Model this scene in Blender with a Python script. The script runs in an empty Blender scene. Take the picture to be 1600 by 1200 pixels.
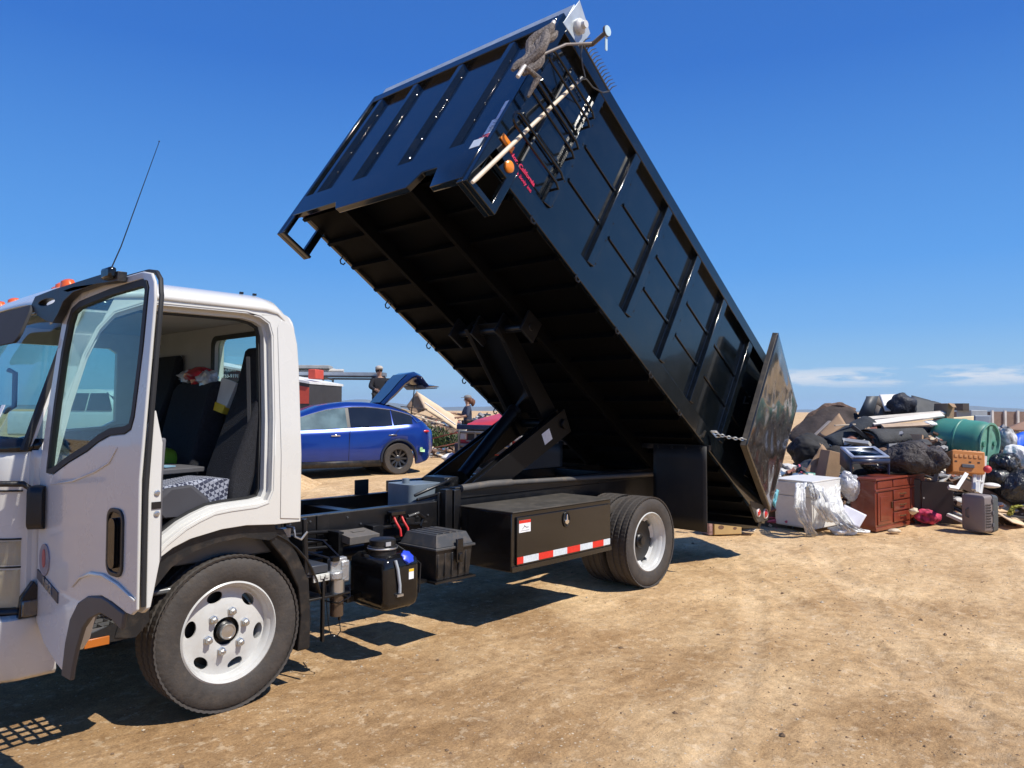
import bpy, bmesh, math, random
from mathutils import Vector, Matrix, noise
from mathutils.geometry import tessellate_polygon
R = math.radians
scene = bpy.context.scene
COL = scene.collection
# ------------------------------------------------------------------ camera
CAM = Vector((-2.035, -4.81, 1.603)); YAW, PITCH, ROLL, FPX = 0.8333, 0.0352, 0.0042, 1187.3
fw = Vector((math.sin(YAW)*math.cos(PITCH), math.cos(YAW)*math.cos(PITCH), math.sin(PITCH)))
rt = Vector((math.cos(YAW), -math.sin(YAW), 0)); up = rt.cross(fw)
rt2 = rt*math.cos(ROLL)+up*math.sin(ROLL); up2 = up*math.cos(ROLL)-rt*math.sin(ROLL)
cd = bpy.data.cameras.new('camera'); cam = bpy.data.objects.new('camera', cd); COL.objects.link(cam)
cd.sensor_width = 36; cd.lens = 36*FPX/1600; cd.clip_end = 20000; cd.clip_start = .05
m3 = Matrix((rt2, up2, -fw)).transposed(); cam.matrix_world = Matrix.Translation(CAM) @ m3.to_4x4()
scene.camera = cam
# ------------------------------------------------------------------ world, sun, exposure
SUN = Vector((.15, -.70, 1.0)).normalized()
elev = math.asin(SUN.z)
world = bpy.data.worlds.new('World'); scene.world = world; world.use_nodes = True
nt = world.node_tree; N = nt.nodes; Lk = nt.links; N.clear()
def wn(t, **k):
    n = N.new(t)
    for a, b in k.items(): setattr(n, a, b)
    return n
def wm(op, a, b=None, c=None, clamp=False):
    n = wn('ShaderNodeMath', operation=op); n.use_clamp = clamp
    for i, v in enumerate((a, b, c)):
        if v is None: continue
        if isinstance(v, (int, float)): n.inputs[i].default_value = v
        else: Lk.new(v, n.inputs[i])
    return n.outputs[0]
sky = wn('ShaderNodeTexSky', sky_type='NISHITA', sun_disc=False, sun_elevation=elev, sun_rotation=math.atan2(SUN.x, SUN.y))
sky.air_density = 1.0; sky.dust_density = 0.1; sky.ozone_density = 1.5; sky.altitude = 50
hsv = wn('ShaderNodeHueSaturation'); hsv.inputs['Saturation'].default_value = 1.1; Lk.new(sky.outputs[0], hsv.inputs['Color'])
tc = wn('ShaderNodeTexCoord'); sep = wn('ShaderNodeSeparateXYZ'); Lk.new(tc.outputs['Generated'], sep.inputs[0])
mp = wn('ShaderNodeMapping'); mp.inputs['Scale'].default_value = (13, 13, 90); Lk.new(tc.outputs['Generated'], mp.inputs[0])
cn = wn('ShaderNodeTexNoise'); cn.inputs['Scale'].default_value = 1.1; cn.inputs['Detail'].default_value = 10; cn.inputs['Roughness'].default_value = .6; Lk.new(mp.outputs[0], cn.inputs['Vector'])
zz = sep.outputs[2]
band = wm('SUBTRACT', 1.0, wm('DIVIDE', wm('ABSOLUTE', wm('SUBTRACT', zz, .042)), .013), clamp=True)
cdir = Vector((math.sin(YAW+.53), math.cos(YAW+.53), 0))
az = wm('ADD', wm('MULTIPLY', sep.outputs[0], cdir.x), wm('MULTIPLY', sep.outputs[1], cdir.y))
azm = wm('MULTIPLY', wm('SUBTRACT', az, .945), 26.0, clamp=True)
cl = wm('MULTIPLY', wm('SUBTRACT', cn.outputs[0], .44), 7.5, clamp=True)
cmask = wm('MULTIPLY', wm('MULTIPLY', cl, wm('POWER', band, .6)), wm('MULTIPLY', azm, .9))
rp = wn('ShaderNodeValToRGB'); Lk.new(wm('MULTIPLY', zz, 1.6, clamp=True), rp.inputs[0]); E_ = rp.color_ramp.elements
SKYC = [(0, (.41, .68, .98)), (.10, (.31, .60, .95)), (.17, (.20, .50, .975)), (.29, (.120, .40, .95)), (.66, (.042, .20, .70)), (1, (.035, .15, .55))]
E_[0].position, E_[0].color = 0, SKYC[0][1]+(1,); E_[1].position, E_[1].color = 1, SKYC[-1][1]+(1,)
for p_, c_ in SKYC[1:-1]: k_ = E_.new(p_); k_.color = c_+(1,)
sc10 = wn('ShaderNodeVectorMath', operation='SCALE'); sc10.inputs['Scale'].default_value = 9.0; Lk.new(rp.outputs[0], sc10.inputs[0])
mixs = wn('ShaderNodeMix', data_type='RGBA'); mixs.inputs[0].default_value = .95; Lk.new(hsv.outputs[0], mixs.inputs[6]); Lk.new(sc10.outputs[0], mixs.inputs[7])
mix = wn('ShaderNodeMix', data_type='RGBA'); Lk.new(cmask, mix.inputs[0]); Lk.new(mixs.outputs[2], mix.inputs[6]); mix.inputs[7].default_value = (8.2, 8.6, 9.2, 1)
bg = wn('ShaderNodeBackground'); bg.inputs['Strength'].default_value = .085; Lk.new(mix.outputs[2], bg.inputs[0])
wo = wn('ShaderNodeOutputWorld'); Lk.new(bg.outputs[0], wo.inputs[0])
sl = bpy.data.lights.new('sun', 'SUN'); sl.energy = 4.6; sl.angle = R(.53); sl.color = (1, .95, .86)
so = bpy.data.objects.new('sun', sl); COL.objects.link(so); so.rotation_euler = SUN.to_track_quat('Z', 'Y').to_euler(); so.location = (0, 0, 30)
scene.view_settings.view_transform = 'Standard'; scene.view_settings.look = 'None'; scene.view_settings.gamma = 1
scene.view_settings.exposure = 0.25
# ------------------------------------------------------------------ places
FH = Vector((math.sin(YAW), math.cos(YAW), 0)); RH = Vector((math.cos(YAW), -math.sin(YAW), 0)); FACE = -YAW
def fdist(x, y): return (x-CAM.x)*FH.x + (y-CAM.y)*FH.y
def gz(x, y):
    d = fdist(x, y); t = max(0, d-11.5)
    return .035*24*(1-math.exp(-t/24))*1.05
def at(u, d, z=None):          # a spot on the ground (or at height z) by bearing and distance
    p = Vector((CAM.x, CAM.y, 0)) + FH*d + RH*((u-800)/FPX*d)
    p.z = gz(p.x, p.y) if z is None else z
    return p
def hz(v, d): return CAM.z - (v-642)/FPX*d   # height seen at row v at distance d
# ------------------------------------------------------------------ materials
MATS = {}
def mat(name, col, rough=.5, metal=0., coat=0., var=.12, vs=5., bump=0., bs=40., dirt=0., dcol=(.30,.21,.13), spec=None, rv=.0):
    if name in MATS: return MATS[name]
    m = bpy.data.materials.new(name); m.use_nodes = True; t = m.node_tree; n = t.nodes; l = t.links
    b = n['Principled BSDF']; b.inputs['Roughness'].default_value = rough; b.inputs['Metallic'].default_value = metal
    b.inputs['Coat Weight'].default_value = coat; b.inputs['Coat Roughness'].default_value = .04
    if spec is not None: b.inputs['Specular IOR Level'].default_value = spec
    c = n.new('ShaderNodeTexCoord'); z = n.new('ShaderNodeTexNoise'); z.inputs['Scale'].default_value = vs; z.inputs['Detail'].default_value = 6
    l.new(c.outputs['Object'], z.inputs['Vector'])
    r = n.new('ShaderNodeValToRGB'); l.new(z.outputs[0], r.inputs[0])
    r.color_ramp.elements[0].position = .3; r.color_ramp.elements[1].position = .7
    r.color_ramp.elements[0].color = tuple(max(0, x*(1-var)) for x in col)+(1,); r.color_ramp.elements[1].color = tuple(min(1, x*(1+var)) for x in col)+(1,)
    out = r.outputs[0]
    if dirt:
        z2 = n.new('ShaderNodeTexNoise'); z2.inputs['Scale'].default_value = vs*2.3; z2.inputs['Detail'].default_value = 9; z2.inputs['Roughness'].default_value = .7; l.new(c.outputs['Object'], z2.inputs['Vector'])
        mr = n.new('ShaderNodeMapRange'); mr.inputs[1].default_value = .48; mr.inputs[2].default_value = .72; mr.inputs[4].default_value = dirt; l.new(z2.outputs[0], mr.inputs[0])
        mx = n.new('ShaderNodeMix'); mx.data_type = 'RGBA'; l.new(mr.outputs[0], mx.inputs[0]); l.new(out, mx.inputs[6]); mx.inputs[7].default_value = dcol+(1,); out = mx.outputs[2]
        ma = n.new('ShaderNodeMath'); ma.operation = 'MULTIPLY_ADD'; ma.inputs[1].default_value = .5; ma.inputs[2].default_value = rough; l.new(mr.outputs[0], ma.inputs[0]); l.new(ma.outputs[0], b.inputs['Roughness'])
    elif rv:
        ma = n.new('ShaderNodeMath'); ma.operation = 'MULTIPLY_ADD'; ma.inputs[1].default_value = rv; ma.inputs[2].default_value = rough-rv/2; l.new(z.outputs[0], ma.inputs[0]); l.new(ma.outputs[0], b.inputs['Roughness'])
    l.new(out, b.inputs['Base Color'])
    if bump:
        z3 = n.new('ShaderNodeTexNoise'); z3.inputs['Scale'].default_value = bs; z3.inputs['Detail'].default_value = 4; l.new(c.outputs['Object'], z3.inputs['Vector'])
        bp = n.new('ShaderNodeBump'); bp.inputs['Strength'].default_value = bump; bp.inputs['Distance'].default_value = .02; l.new(z3.outputs[0], bp.inputs['Height']); l.new(bp.outputs[0], b.inputs['Normal'])
    MATS[name] = m; return m
def crease(m, st=.5, sc=3.2):
    t = m.node_tree; n = t.nodes; l = t.links; b = n['Principled BSDF']; c = n.new('ShaderNodeTexCoord'); prev = None
    for k, (s_, w) in enumerate(((sc, 1.), (sc*2.7, .45))):
        z = n.new('ShaderNodeTexNoise'); z.inputs['Scale'].default_value = s_; z.inputs['Detail'].default_value = 3; z.inputs['Distortion'].default_value = 1.6; l.new(c.outputs['Object'], z.inputs['Vector'])
        a = n.new('ShaderNodeMath'); a.operation = 'SUBTRACT'; a.inputs[1].default_value = .5; l.new(z.outputs[0], a.inputs[0]); q = n.new('ShaderNodeMath'); q.operation = 'ABSOLUTE'; l.new(a.outputs[0], q.inputs[0])
        w_ = n.new('ShaderNodeMath'); w_.operation = 'MULTIPLY_ADD'; w_.inputs[1].default_value = w; l.new(q.outputs[0], w_.inputs[0]); w_.inputs[2].default_value = 0
        if prev: l.new(prev, w_.inputs[2])
        prev = w_.outputs[0]
    bp = n.new('ShaderNodeBump'); bp.inputs['Strength'].default_value = st; bp.inputs['Distance'].default_value = .12; bp.invert = True; l.new(prev, bp.inputs['Height']); l.new(bp.outputs[0], b.inputs['Normal']); return m
def glass(name, tint, refl=.9, base=.06):
    if name in MATS: return MATS[name]
    m = bpy.data.materials.new(name); m.use_nodes = True; t = m.node_tree; n = t.nodes; l = t.links; n.remove(n['Principled BSDF'])
    a = n.new('ShaderNodeBsdfTransparent'); a.inputs[0].default_value = tint+(1,); g = n.new('ShaderNodeBsdfGlossy'); g.inputs['Roughness'].default_value = .01; g.inputs[0].default_value = (refl, refl, refl, 1)
    f = n.new('ShaderNodeLayerWeight'); f.inputs[0].default_value = .5; pw = n.new('ShaderNodeMath'); pw.operation = 'POWER'; pw.inputs[1].default_value = 4.5; l.new(f.outputs['Facing'], pw.inputs[0]); ad = n.new('ShaderNodeMath'); ad.operation = 'MULTIPLY_ADD'; ad.inputs[1].default_value = .8; ad.inputs[2].default_value = base*.6; l.new(pw.outputs[0], ad.inputs[0])
    x = n.new('ShaderNodeMixShader'); l.new(ad.outputs[0], x.inputs[0]); l.new(a.outputs[0], x.inputs[1]); l.new(g.outputs[0], x.inputs[2]); l.new(x.outputs[0], n['Material Output'].inputs[0])
    MATS[name] = m; return m
WHITE = mat('white_paint', (.655, .645, .605), .28, coat=.6, var=.015, rv=.1)
WHITE_IN = mat('white_inner_paint', (.64, .635, .60), .4, var=.03)
BLK = mat('black_body_paint', (.004, .006, .008), .13, coat=.42, var=.3, vs=1.5, bump=.05, bs=1.6, dirt=.10, dcol=(.07, .075, .075))
RIBM = mat('black_rib_paint', (.004, .006, .008), .20, coat=0, var=.3, vs=2, spec=.28)
BLKF = mat('black_frame_paint', (.006, .006, .007), .38, coat=.12, var=.3, dirt=.22, dcol=(.06, .05, .038), vs=3)
UNDER = mat('black_floor_underside', (.002, .002, .002), .55, var=.4, dirt=.3, dcol=(.010, .008, .006), vs=1.6, spec=.07)
PLAS = mat('black_plastic', (.012, .0125, .0135), .42, var=.2, bump=.08, bs=90, dirt=.15)
PLASG = mat('black_gloss_plastic', (.008, .008, .009), .13, var=.3, bump=.1, bs=18)
GREYP = mat('grey_plastic', (.10, .10, .11), .5, var=.1)
TIRE = mat('tyre_rubber', (.050, .043, .038), .72, var=.2, vs=9, bump=.15, bs=60, dirt=.55, dcol=(.10, .078, .06))
RIMW = mat('white_rim_paint', (.56, .56, .54), .3, coat=.4, var=.05, dirt=.3, dcol=(.36, .30, .24))
STEEL = mat('bare_steel', (.55, .56, .56), .32, metal=.9, var=.1)
GALV = mat('galvanised_plate', (.55, .60, .62), .45, metal=.5, var=.15, vs=12)
CHROME = mat('chrome', (.75, .76, .78), .12, metal=1, var=.03)
DARKIN = mat('cab_interior_dark', (.035, .037, .042), .8, var=.15)
HEADL = mat('headliner_grey', (.46, .45, .46), .9, var=.05)
SEATF = mat('seat_fabric', (.014, .015, .02), .95, var=.3, vs=60, bump=.3, bs=160)
GLS = glass('cab_glass', (.72, .86, .84)); WSG = glass('windshield_glass', (.62, .78, .80), base=.08)
DARKG = glass('tinted_glass', (.12, .15, .16), base=.05)
MGLASS = glass('light_glass', (.55, .66, .68), base=.05)
ORANGE = mat('orange_lens', (.85, .26, .02), .25, coat=.5, var=.1)
REDL = mat('red_lens', (.6, .02, .02), .2, coat=.5, var=.15)
REDR = mat('red_reflective', (.70, .03, .02), .35, var=.1, vs=40); SILR = mat('silver_reflective', (.62, .68, .72), .35, var=.12, vs=60)
RUBB = mat('rubber_seal', (.02, .02, .02), .6, var=.1)
PAPER = mat('label_paper', (.84, .85, .87), .5, var=.08, vs=30)
INK = mat('black_ink', (.02, .02, .02), .6)
REDINK = mat('red_ink', (.65, .03, .10), .5)
WOODL = mat('pale_wood', (.62, .50, .36), .6, var=.15, vs=8)
# ------------------------------------------------------------------ mesh helpers
class MB:
    def __init__(s): s.v = []; s.f = []; s.m = []
    def add(s, vs, fs, mi=0):
        o = len(s.v); s.v += [tuple(p) for p in vs]; s.f += [tuple(i+o for i in f) for f in fs]; s.m += [mi]*len(fs); return s
    def frame_box(s, fr, a, b, c, mi=0):
        P = [fr(x, y, z) for z in c for y in b for x in a]
        return s.add(P, [(0,2,3,1),(4,5,7,6),(0,1,5,4),(2,6,7,3),(0,4,6,2),(1,3,7,5)], mi)
    def box(s, c, d, rot=None, mi=0):
        c = Vector(c); h = Vector(d)/2; rot = rot or Matrix.Identity(3)
        if not isinstance(rot, Matrix): rot = eul(*rot)
        return s.frame_box(lambda x, y, z: c+rot@Vector((x, y, z)), (-h.x, h.x), (-h.y, h.y), (-h.z, h.z), mi)
    def prism(s, fr, poly, c0, c1, holes=(), mi=0, cuts=()):
        loops = [list(poly)]+[list(h) for h in holes]
        flat = [p for l in loops for p in l]
        tri = tessellate_polygon([[Vector((p[0], p[1], 0)) for p in l] for l in loops])
        if cuts:
            bm = bmesh.new(); vv = [bm.verts.new((p[0], p[1], 0)) for p in flat]
            for t in tri:
                try: bm.faces.new([vv[i] for i in t])
                except ValueError: pass
            for ax, val in cuts:
                no = Vector((1,0,0)) if ax == 0 else Vector((0,1,0))
                bmesh.ops.bisect_plane(bm, geom=bm.verts[:]+bm.edges[:]+bm.faces[:], plane_co=no*val, plane_no=no)
            bmesh.ops.remove_doubles(bm, verts=bm.verts, dist=1e-5)
            bm.verts.ensure_lookup_table()
            flat = [(v.co.x, v.co.y) for v in bm.verts]; tri = [[v.index for v in f.verts] for f in bm.faces]
            edges = [(e.verts[0].index, e.verts[1].index) for e in bm.edges if len(e.link_faces) == 1]
            bm.free()
        else:
            edges = []; o = 0
            for l in loops:
                n = len(l); edges += [(o+i, o+(i+1) % n) for i in range(n)]; o += n
        n = len(flat)
        vs = [fr(p[0], p[1], c0) for p in flat]+[fr(p[0], p[1], c1) for p in flat]
        fs = [tuple(t) for t in tri]+[tuple(i+n for i in reversed(t)) for t in tri]+[(a, b, b+n, a+n) for a, b in edges]
        return s.add(vs, fs, mi)
    def tube(s, pts, r, n=8, mi=0, caps=True, closed=False):
        pts = [Vector(p) for p in pts]; k = len(pts); rs = r if isinstance(r, (list, tuple)) else [r]*k
        T = []
        for i in range(k):
            a = pts[(i-1) % k] if closed or i else pts[0]; b = pts[(i+1) % k] if closed or i < k-1 else pts[-1]
            T.append((b-a).normalized())
        ref = Vector((0,0,1)) if abs(T[0].z) < .9 else Vector((1,0,0)); nrm = (ref-T[0]*ref.dot(T[0])).normalized()
        vs = []
        for i in range(k):
            nrm = (nrm-T[i]*nrm.dot(T[i])).normalized(); bn = T[i].cross(nrm)
            for j in range(n):
                a = 2*math.pi*j/n; vs.append(pts[i]+(nrm*math.cos(a)+bn*math.sin(a))*rs[i])
        fs = []
        for i in range(k if closed else k-1):
            i2 = (i+1) % k
            for j in range(n): j2 = (j+1) % n; fs.append((i*n+j, i*n+j2, i2*n+j2, i2*n+j))
        if caps and not closed: fs += [tuple(range(n-1, -1, -1)), tuple((k-1)*n+j for j in range(n))]
        return s.add(vs, fs, mi)
    def lathe(s, prof, o, ax, n=32, mi=0, fn=None):
        o = Vector(o); ax = Vector(ax).normalized(); ref = Vector((0,0,1)) if abs(ax.z) < .9 else Vector((1,0,0))
        e1 = (ref-ax*ref.dot(ax)).normalized(); e2 = ax.cross(e1); k = len(prof); vs = []
        for i, (r, h) in enumerate(prof):
            for j in range(n):
                a = 2*math.pi*j/n; rr = r+(fn(i, j) if fn else 0); vs.append(o+ax*h+(e1*math.cos(a)+e2*math.sin(a))*rr)
        fs = [(i*n+j, i*n+(j+1) % n, (i+1)*n+(j+1) % n, (i+1)*n+j) for i in range(k-1) for j in range(n)]
        if prof[0][0] > 1e-4 and prof[0][0] < .03: fs.append(tuple(range(n)))
        return s.add(vs, fs, mi)
    def cyl(s, a, b, r, n=20, mi=0, r2=None): return s.tube([a, b], [r, r if r2 is None else r2], n, mi)
    def loft(s, secs, mi=0, closed=False, caps=False):
        n = len(secs[0]); k = len(secs); vs = [p for q in secs for p in q]; fs = []
        for i in range(k-1):
            for j in range(n if closed else n-1): j2 = (j+1) % n; fs.append((i*n+j, i*n+j2, (i+1)*n+j2, (i+1)*n+j))
        if caps: fs += [tuple(range(n-1, -1, -1)), tuple((k-1)*n+j for j in range(n))]
        return s.add(vs, fs, mi)
    def ball(s, c, d, sub=2, mi=0, amp=0., fr=2., seed=0, rot=None):
        bm = bmesh.new(); bmesh.ops.create_icosphere(bm, subdivisions=sub, radius=1); c = Vector(c); d = Vector(d)/2
        rot = eul(*rot) if rot is not None else Matrix.Identity(3); vs = []
        for v in bm.verts:
            q = v.co.copy(); k = 1
            if amp:
                sd = Vector((seed*7.3, seed*1.7, 0)); q1 = Vector((q.x, q.y, q.z*.8))
                k += amp*noise.noise(q1*fr*.6+sd)
                w = q+.35*Vector((noise.noise(q*1.7+sd), noise.noise(q*1.7+sd+Vector((9, 0, 0))), noise.noise(q*1.7+sd+Vector((0, 9, 0)))))
                k -= amp*.42*(abs(noise.noise(Vector((w.x*fr*1.1, w.y*fr*1.1, w.z*fr*.45))+sd*2)))
                k += amp*.28*(.25-abs(noise.noise(Vector((w.x*fr*3.1, w.y*fr*2.7, w.z*fr*1.6))+sd*3)))
            vs.append(c+rot@Vector((q.x*d.x*k, q.y*d.y*k, q.z*d.z*k)))
        bm.verts.ensure_lookup_table()
        s.add(vs, [tuple(v.index for v in f.verts) for f in bm.faces], mi); bm.free(); return s
    def build(s, name, mats, parent=None, bev=0, ang=38, smooth=True, sub=0, solid=0, loc=None, rot=None, fix=True):
        me = bpy.data.meshes.new(name); me.from_pydata([tuple(p) for p in s.v], [], s.f)
        if not isinstance(mats, (list, tuple)): mats = [mats]
        for m in mats: me.materials.append(m)
        me.polygons.foreach_set('material_index', s.m)
        if fix:
            bm = bmesh.new(); bm.from_mesh(me); bmesh.ops.recalc_face_normals(bm, faces=bm.faces); bm.to_mesh(me); bm.free()
        me.update()
        if smooth:
            me.shade_smooth(); me.set_sharp_from_angle(angle=R(ang))
        o = bpy.data.objects.new(name, me); COL.objects.link(o)
        if parent: o.parent = parent
        if loc is not None: o.location = loc
        if rot is not None: o.rotation_euler = rot
        if solid:
            q = o.modifiers.new('thick', 'SOLIDIFY'); q.thickness = solid; q.offset = 0
        if sub:
            q = o.modifiers.new('sub', 'SUBSURF'); q.levels = q.render_levels = sub
        if bev:
            q = o.modifiers.new('bev', 'BEVEL'); q.width = bev; q.segments = 2; q.limit_method = 'ANGLE'; q.angle_limit = R(40)
        return o
def eul(a, b, c): return (Matrix.Rotation(c, 3, 'Z')@Matrix.Rotation(b, 3, 'Y')@Matrix.Rotation(a, 3, 'X'))
def W0(x, y, z): return Vector((x, y, z))
def XZ(x, z, y): return Vector((x, y, z))
def YZ(y, z, x): return Vector((x, y, z))
def tag(o, label=None, cat=None, group=None, kind=None):
    if label: o['label'] = label
    if cat: o['category'] = cat
    if group: o['group'] = group
    if kind: o['kind'] = kind
    return o
def thing(name, label, cat, loc=(0,0,0), rz=0, group=None):
    o = bpy.data.objects.new(name, None); o.empty_display_size = .2; COL.objects.link(o); o.location = loc; o.rotation_euler = (0, 0, rz)
    return tag(o, label, cat, group)
def rrect(x0, x1, y0, y1, r, n=5):
    P = []
    for cx, cy, a0 in ((x1-r, y1-r, 0), (x0+r, y1-r, 90), (x0+r, y0+r, 180), (x1-r, y0+r, 270)):
        for i in range(n+1): a = R(a0+90*i/n); P.append((cx+r*math.cos(a), cy+r*math.sin(a)))
    return P
def ell(cx, cy, a, b, n=20, rot=0): return [(cx+a*math.cos(t)*math.cos(rot)-b*math.sin(t)*math.sin(rot), cy+a*math.cos(t)*math.sin(rot)+b*math.sin(t)*math.cos(rot)) for t in [2*math.pi*i/n for i in range(n)]]
def text(name, s, size, m, parent, M4, bold=0):
    cu = bpy.data.curves.new(name, 'FONT'); cu.body = s; cu.size = size; cu.extrude = .0015; cu.offset = bold; cu.align_x = 'CENTER'; cu.align_y = 'CENTER'
    t = bpy.data.objects.new('tmp', cu); me = bpy.data.meshes.new_from_object(t); bpy.data.objects.remove(t)
    me.transform(M4); me.materials.clear(); me.materials.append(m); me.name = name
    o = bpy.data.objects.new(name, me); COL.objects.link(o); o.parent = parent; return o
def basis(o, ex, ey):
    ex = Vector(ex).normalized(); ey = Vector(ey).normalized(); ez = ex.cross(ey)
    return Matrix.Translation(Vector(o)) @ Matrix((ex, ey, ez)).transposed().to_4x4()
# ------------------------------------------------------------------ ground, hills
def ground_mat():
    m = bpy.data.materials.new('dirt_ground'); m.use_nodes = True; t = m.node_tree; n = t.nodes; l = t.links; b = n['Principled BSDF']
    b.inputs['Roughness'].default_value = .95; b.inputs['Specular IOR Level'].default_value = .15
    c = n.new('ShaderNodeTexCoord')
    def nz(sc, det=6, ro=.6, scale=None, rotz=0, dist=0):
        z = n.new('ShaderNodeTexNoise'); z.inputs['Scale'].default_value = sc; z.inputs['Detail'].default_value = det; z.inputs['Roughness'].default_value = ro; z.inputs['Distortion'].default_value = dist
        if scale:
            mpn = n.new('ShaderNodeMapping'); mpn.inputs['Scale'].default_value = scale; mpn.inputs['Rotation'].default_value = (0, 0, rotz); l.new(c.outputs['Object'], mpn.inputs[0]); l.new(mpn.outputs[0], z.inputs['Vector'])
        else: l.new(c.outputs['Object'], z.inputs['Vector'])
        return z.outputs[0]
    def ramp(src, stops):
        r = n.new('ShaderNodeValToRGB'); l.new(src, r.inputs[0]); e = r.color_ramp.elements
        e[0].position, e[0].color = stops[0][0], stops[0][1]+(1,); e[1].position, e[1].color = stops[-1][0], stops[-1][1]+(1,)
        for p, q in stops[1:-1]: k = e.new(p); k.color = q+(1,)
        return r.outputs[0]
    def mixc(f, a, bb, mode='MIX'):
        x = n.new('ShaderNodeMix'); x.data_type = 'RGBA'; x.blend_type = mode
        for s, i in ((f, 0), (a, 6), (bb, 7)):
            if isinstance(s, float): x.inputs[i].default_value = s
            elif isinstance(s, tuple): x.inputs[i].default_value = s+(1,)
            else: l.new(s, x.inputs[i])
        return x.outputs[2]
    base = ramp(nz(.9, 8, .62), [(.28, (.485, .32, .170)), (.5, (.62, .425, .232)), (.72, (.74, .54, .315))])
    fine = ramp(nz(13, 9, .68), [(.30, (.66, .62, .58)), (.5, (1, 1, 1)), (.70, (1.2, 1.19, 1.16))])
    col = mixc(.85, base, fine, 'MULTIPLY'); col = mixc(.7, col, ramp(nz(75, 5, .7), [(.34, (.68, .65, .62)), (.5, (1, 1, 1)), (.68, (1.25, 1.24, 1.2))]), 'MULTIPLY')
    # damp, darker soil around the near side of the truck
    sp = n.new('ShaderNodeSeparateXYZ'); l.new(c.outputs['Object'], sp.inputs[0])
    def ma(op, a, bb=None, cc=None):
        x = n.new('ShaderNodeMath'); x.operation = op
        for i, v in enumerate((a, bb, cc)):
            if v is None: continue
            if isinstance(v, (int, float)): x.inputs[i].default_value = v
            else: l.new(v, x.inputs[i])
        return x.outputs[0]
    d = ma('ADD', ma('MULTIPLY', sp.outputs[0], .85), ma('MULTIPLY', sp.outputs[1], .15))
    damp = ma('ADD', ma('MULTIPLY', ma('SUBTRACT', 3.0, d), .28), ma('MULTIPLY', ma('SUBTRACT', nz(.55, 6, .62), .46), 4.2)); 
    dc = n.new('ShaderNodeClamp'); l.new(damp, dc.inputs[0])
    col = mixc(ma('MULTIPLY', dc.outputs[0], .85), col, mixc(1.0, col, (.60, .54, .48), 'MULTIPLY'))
    flk = ramp(nz(11, 10, .74), [(.555, (0, 0, 0)), (.60, (1, 1, 1))]); col = mixc(ma('MULTIPLY', flk, .42), col, (.74, .58, .39))
    drk = ramp(nz(6.5, 9, .72, (1.2, 1, 1), .4), [(.37, (1, 1, 1)), (.43, (0, 0, 0))]); col = mixc(ma('MULTIPLY', drk, .40), col, (.24, .15, .085))
    st = ramp(nz(1.1, 7, .62, (1, 3, 1), 1.38, 1.2), [(.44, (1, 1, 1)), (.64, (.80, .76, .71))])
    col = mixc(.8, col, st, 'MULTIPLY')
    st2 = ramp(nz(1.7, 7, .62, (1, 4, 1), 1.1, .6), [(.5, (1, 1, 1)), (.68, (1.2, 1.2, 1.19))])
    col = mixc(.6, col, st2, 'MULTIPLY')
    at_ = n.new('ShaderNodeAttribute'); at_.attribute_name = 'track'; col = mixc(ma('MULTIPLY', at_.outputs['Fac'], .38), col, (.80, .63, .42))
    vo = n.new('ShaderNodeTexVoronoi'); vo.inputs['Scale'].default_value = 26; l.new(c.outputs['Object'], vo.inputs['Vector'])
    spk = ramp(vo.outputs['Distance'], [(.0, (1, 1, 1)), (.13, (1, 1, 1)), (.2, (0, 0, 0))])
    dens = ramp(nz(3.5, 4, .6), [(.50, (0, 0, 0)), (.62, (1, 1, 1))])
    spf = mixc(1.0, spk, dens, 'MULTIPLY')
    col = mixc(spf, col, (.62, .51, .37))
    l.new(col, b.inputs['Base Color'])
    h1 = ma('ADD', ma('MULTIPLY', nz(8, 9, .72), .75), ma('MULTIPLY', nz(70, 6, .75), .26)); h2 = ma('ADD', h1, ma('MULTIPLY', nz(2.2, 7, .65, (1, 3, 1), 1.38, .8), .55))
    bp = n.new('ShaderNodeBump'); bp.inputs['Strength'].default_value = .75; bp.inputs['Distance'].default_value = .04; l.new(h2, bp.inputs['Height']); l.new(bp.outputs[0], b.inputs['Normal'])
    return m
TRACKS = ((4.9, -1.25, 2.2, -4.6, .12), (6.6, -1.3, 3.7, -5.0, .12), (1.2, -4.2, 7.5, -1.5, .12), (.2, -3.3, 5.6, -1.2, .10), (3.2, -5.2, 9.5, -3.0, .13))
TM = [0.]
def gnoise(x, y):
    TM[0] = 0.
    return gnoise_(x, y)
def gnoise_(x, y):
    d = fdist(x, y); p = Vector((x, y, 0)); h = .022*noise.noise(p*.8)+.010*noise.noise(p*2.6+Vector((3, 9, 1)))
    if d < 16:
        h += .0065*noise.noise(p*9)+.0035*noise.noise(p*22)
        q = Vector((x*.19-y*.98, (x*.98+y*.19)*4, 2)); h += .007*noise.noise(q*.9)
    # shallow ruts left by earlier wheels
    for (ax, ay, bx, by, w) in TRACKS:
        ux, uy = bx-ax, by-ay; L_ = math.hypot(ux, uy); ux /= L_; uy /= L_; t = (x-ax)*ux+(y-ay)*uy; s_ = -(x-ax)*uy+(y-ay)*ux+.25*math.sin(t*.5+ax)
        if -1 < t < L_+1 and abs(s_) < w*2:
            f = max(0, 1-(s_/w)**2)*min(1, max(0, t+1))*min(1, max(0, L_+1-t))*(.55+.45*noise.noise(Vector((t*.8, 1, ax))))
            br = math.sin(t*52+(abs(s_)*40)); TM[0] = max(TM[0], f*(.55+.45*br)); h -= .014*f; h += .006*f*br; h += .008*max(0, 1-((abs(s_)-w*1.25)/(.3*w))**2)
    k = 1
    for wx, wy in ((0, -.84), (0, .84), (3.997, -.9), (3.997, .9)):
        r = math.hypot(x-wx, y-wy); k = min(k, max(0, (r-.25)/.5))
    return h*k - .012*k
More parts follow.
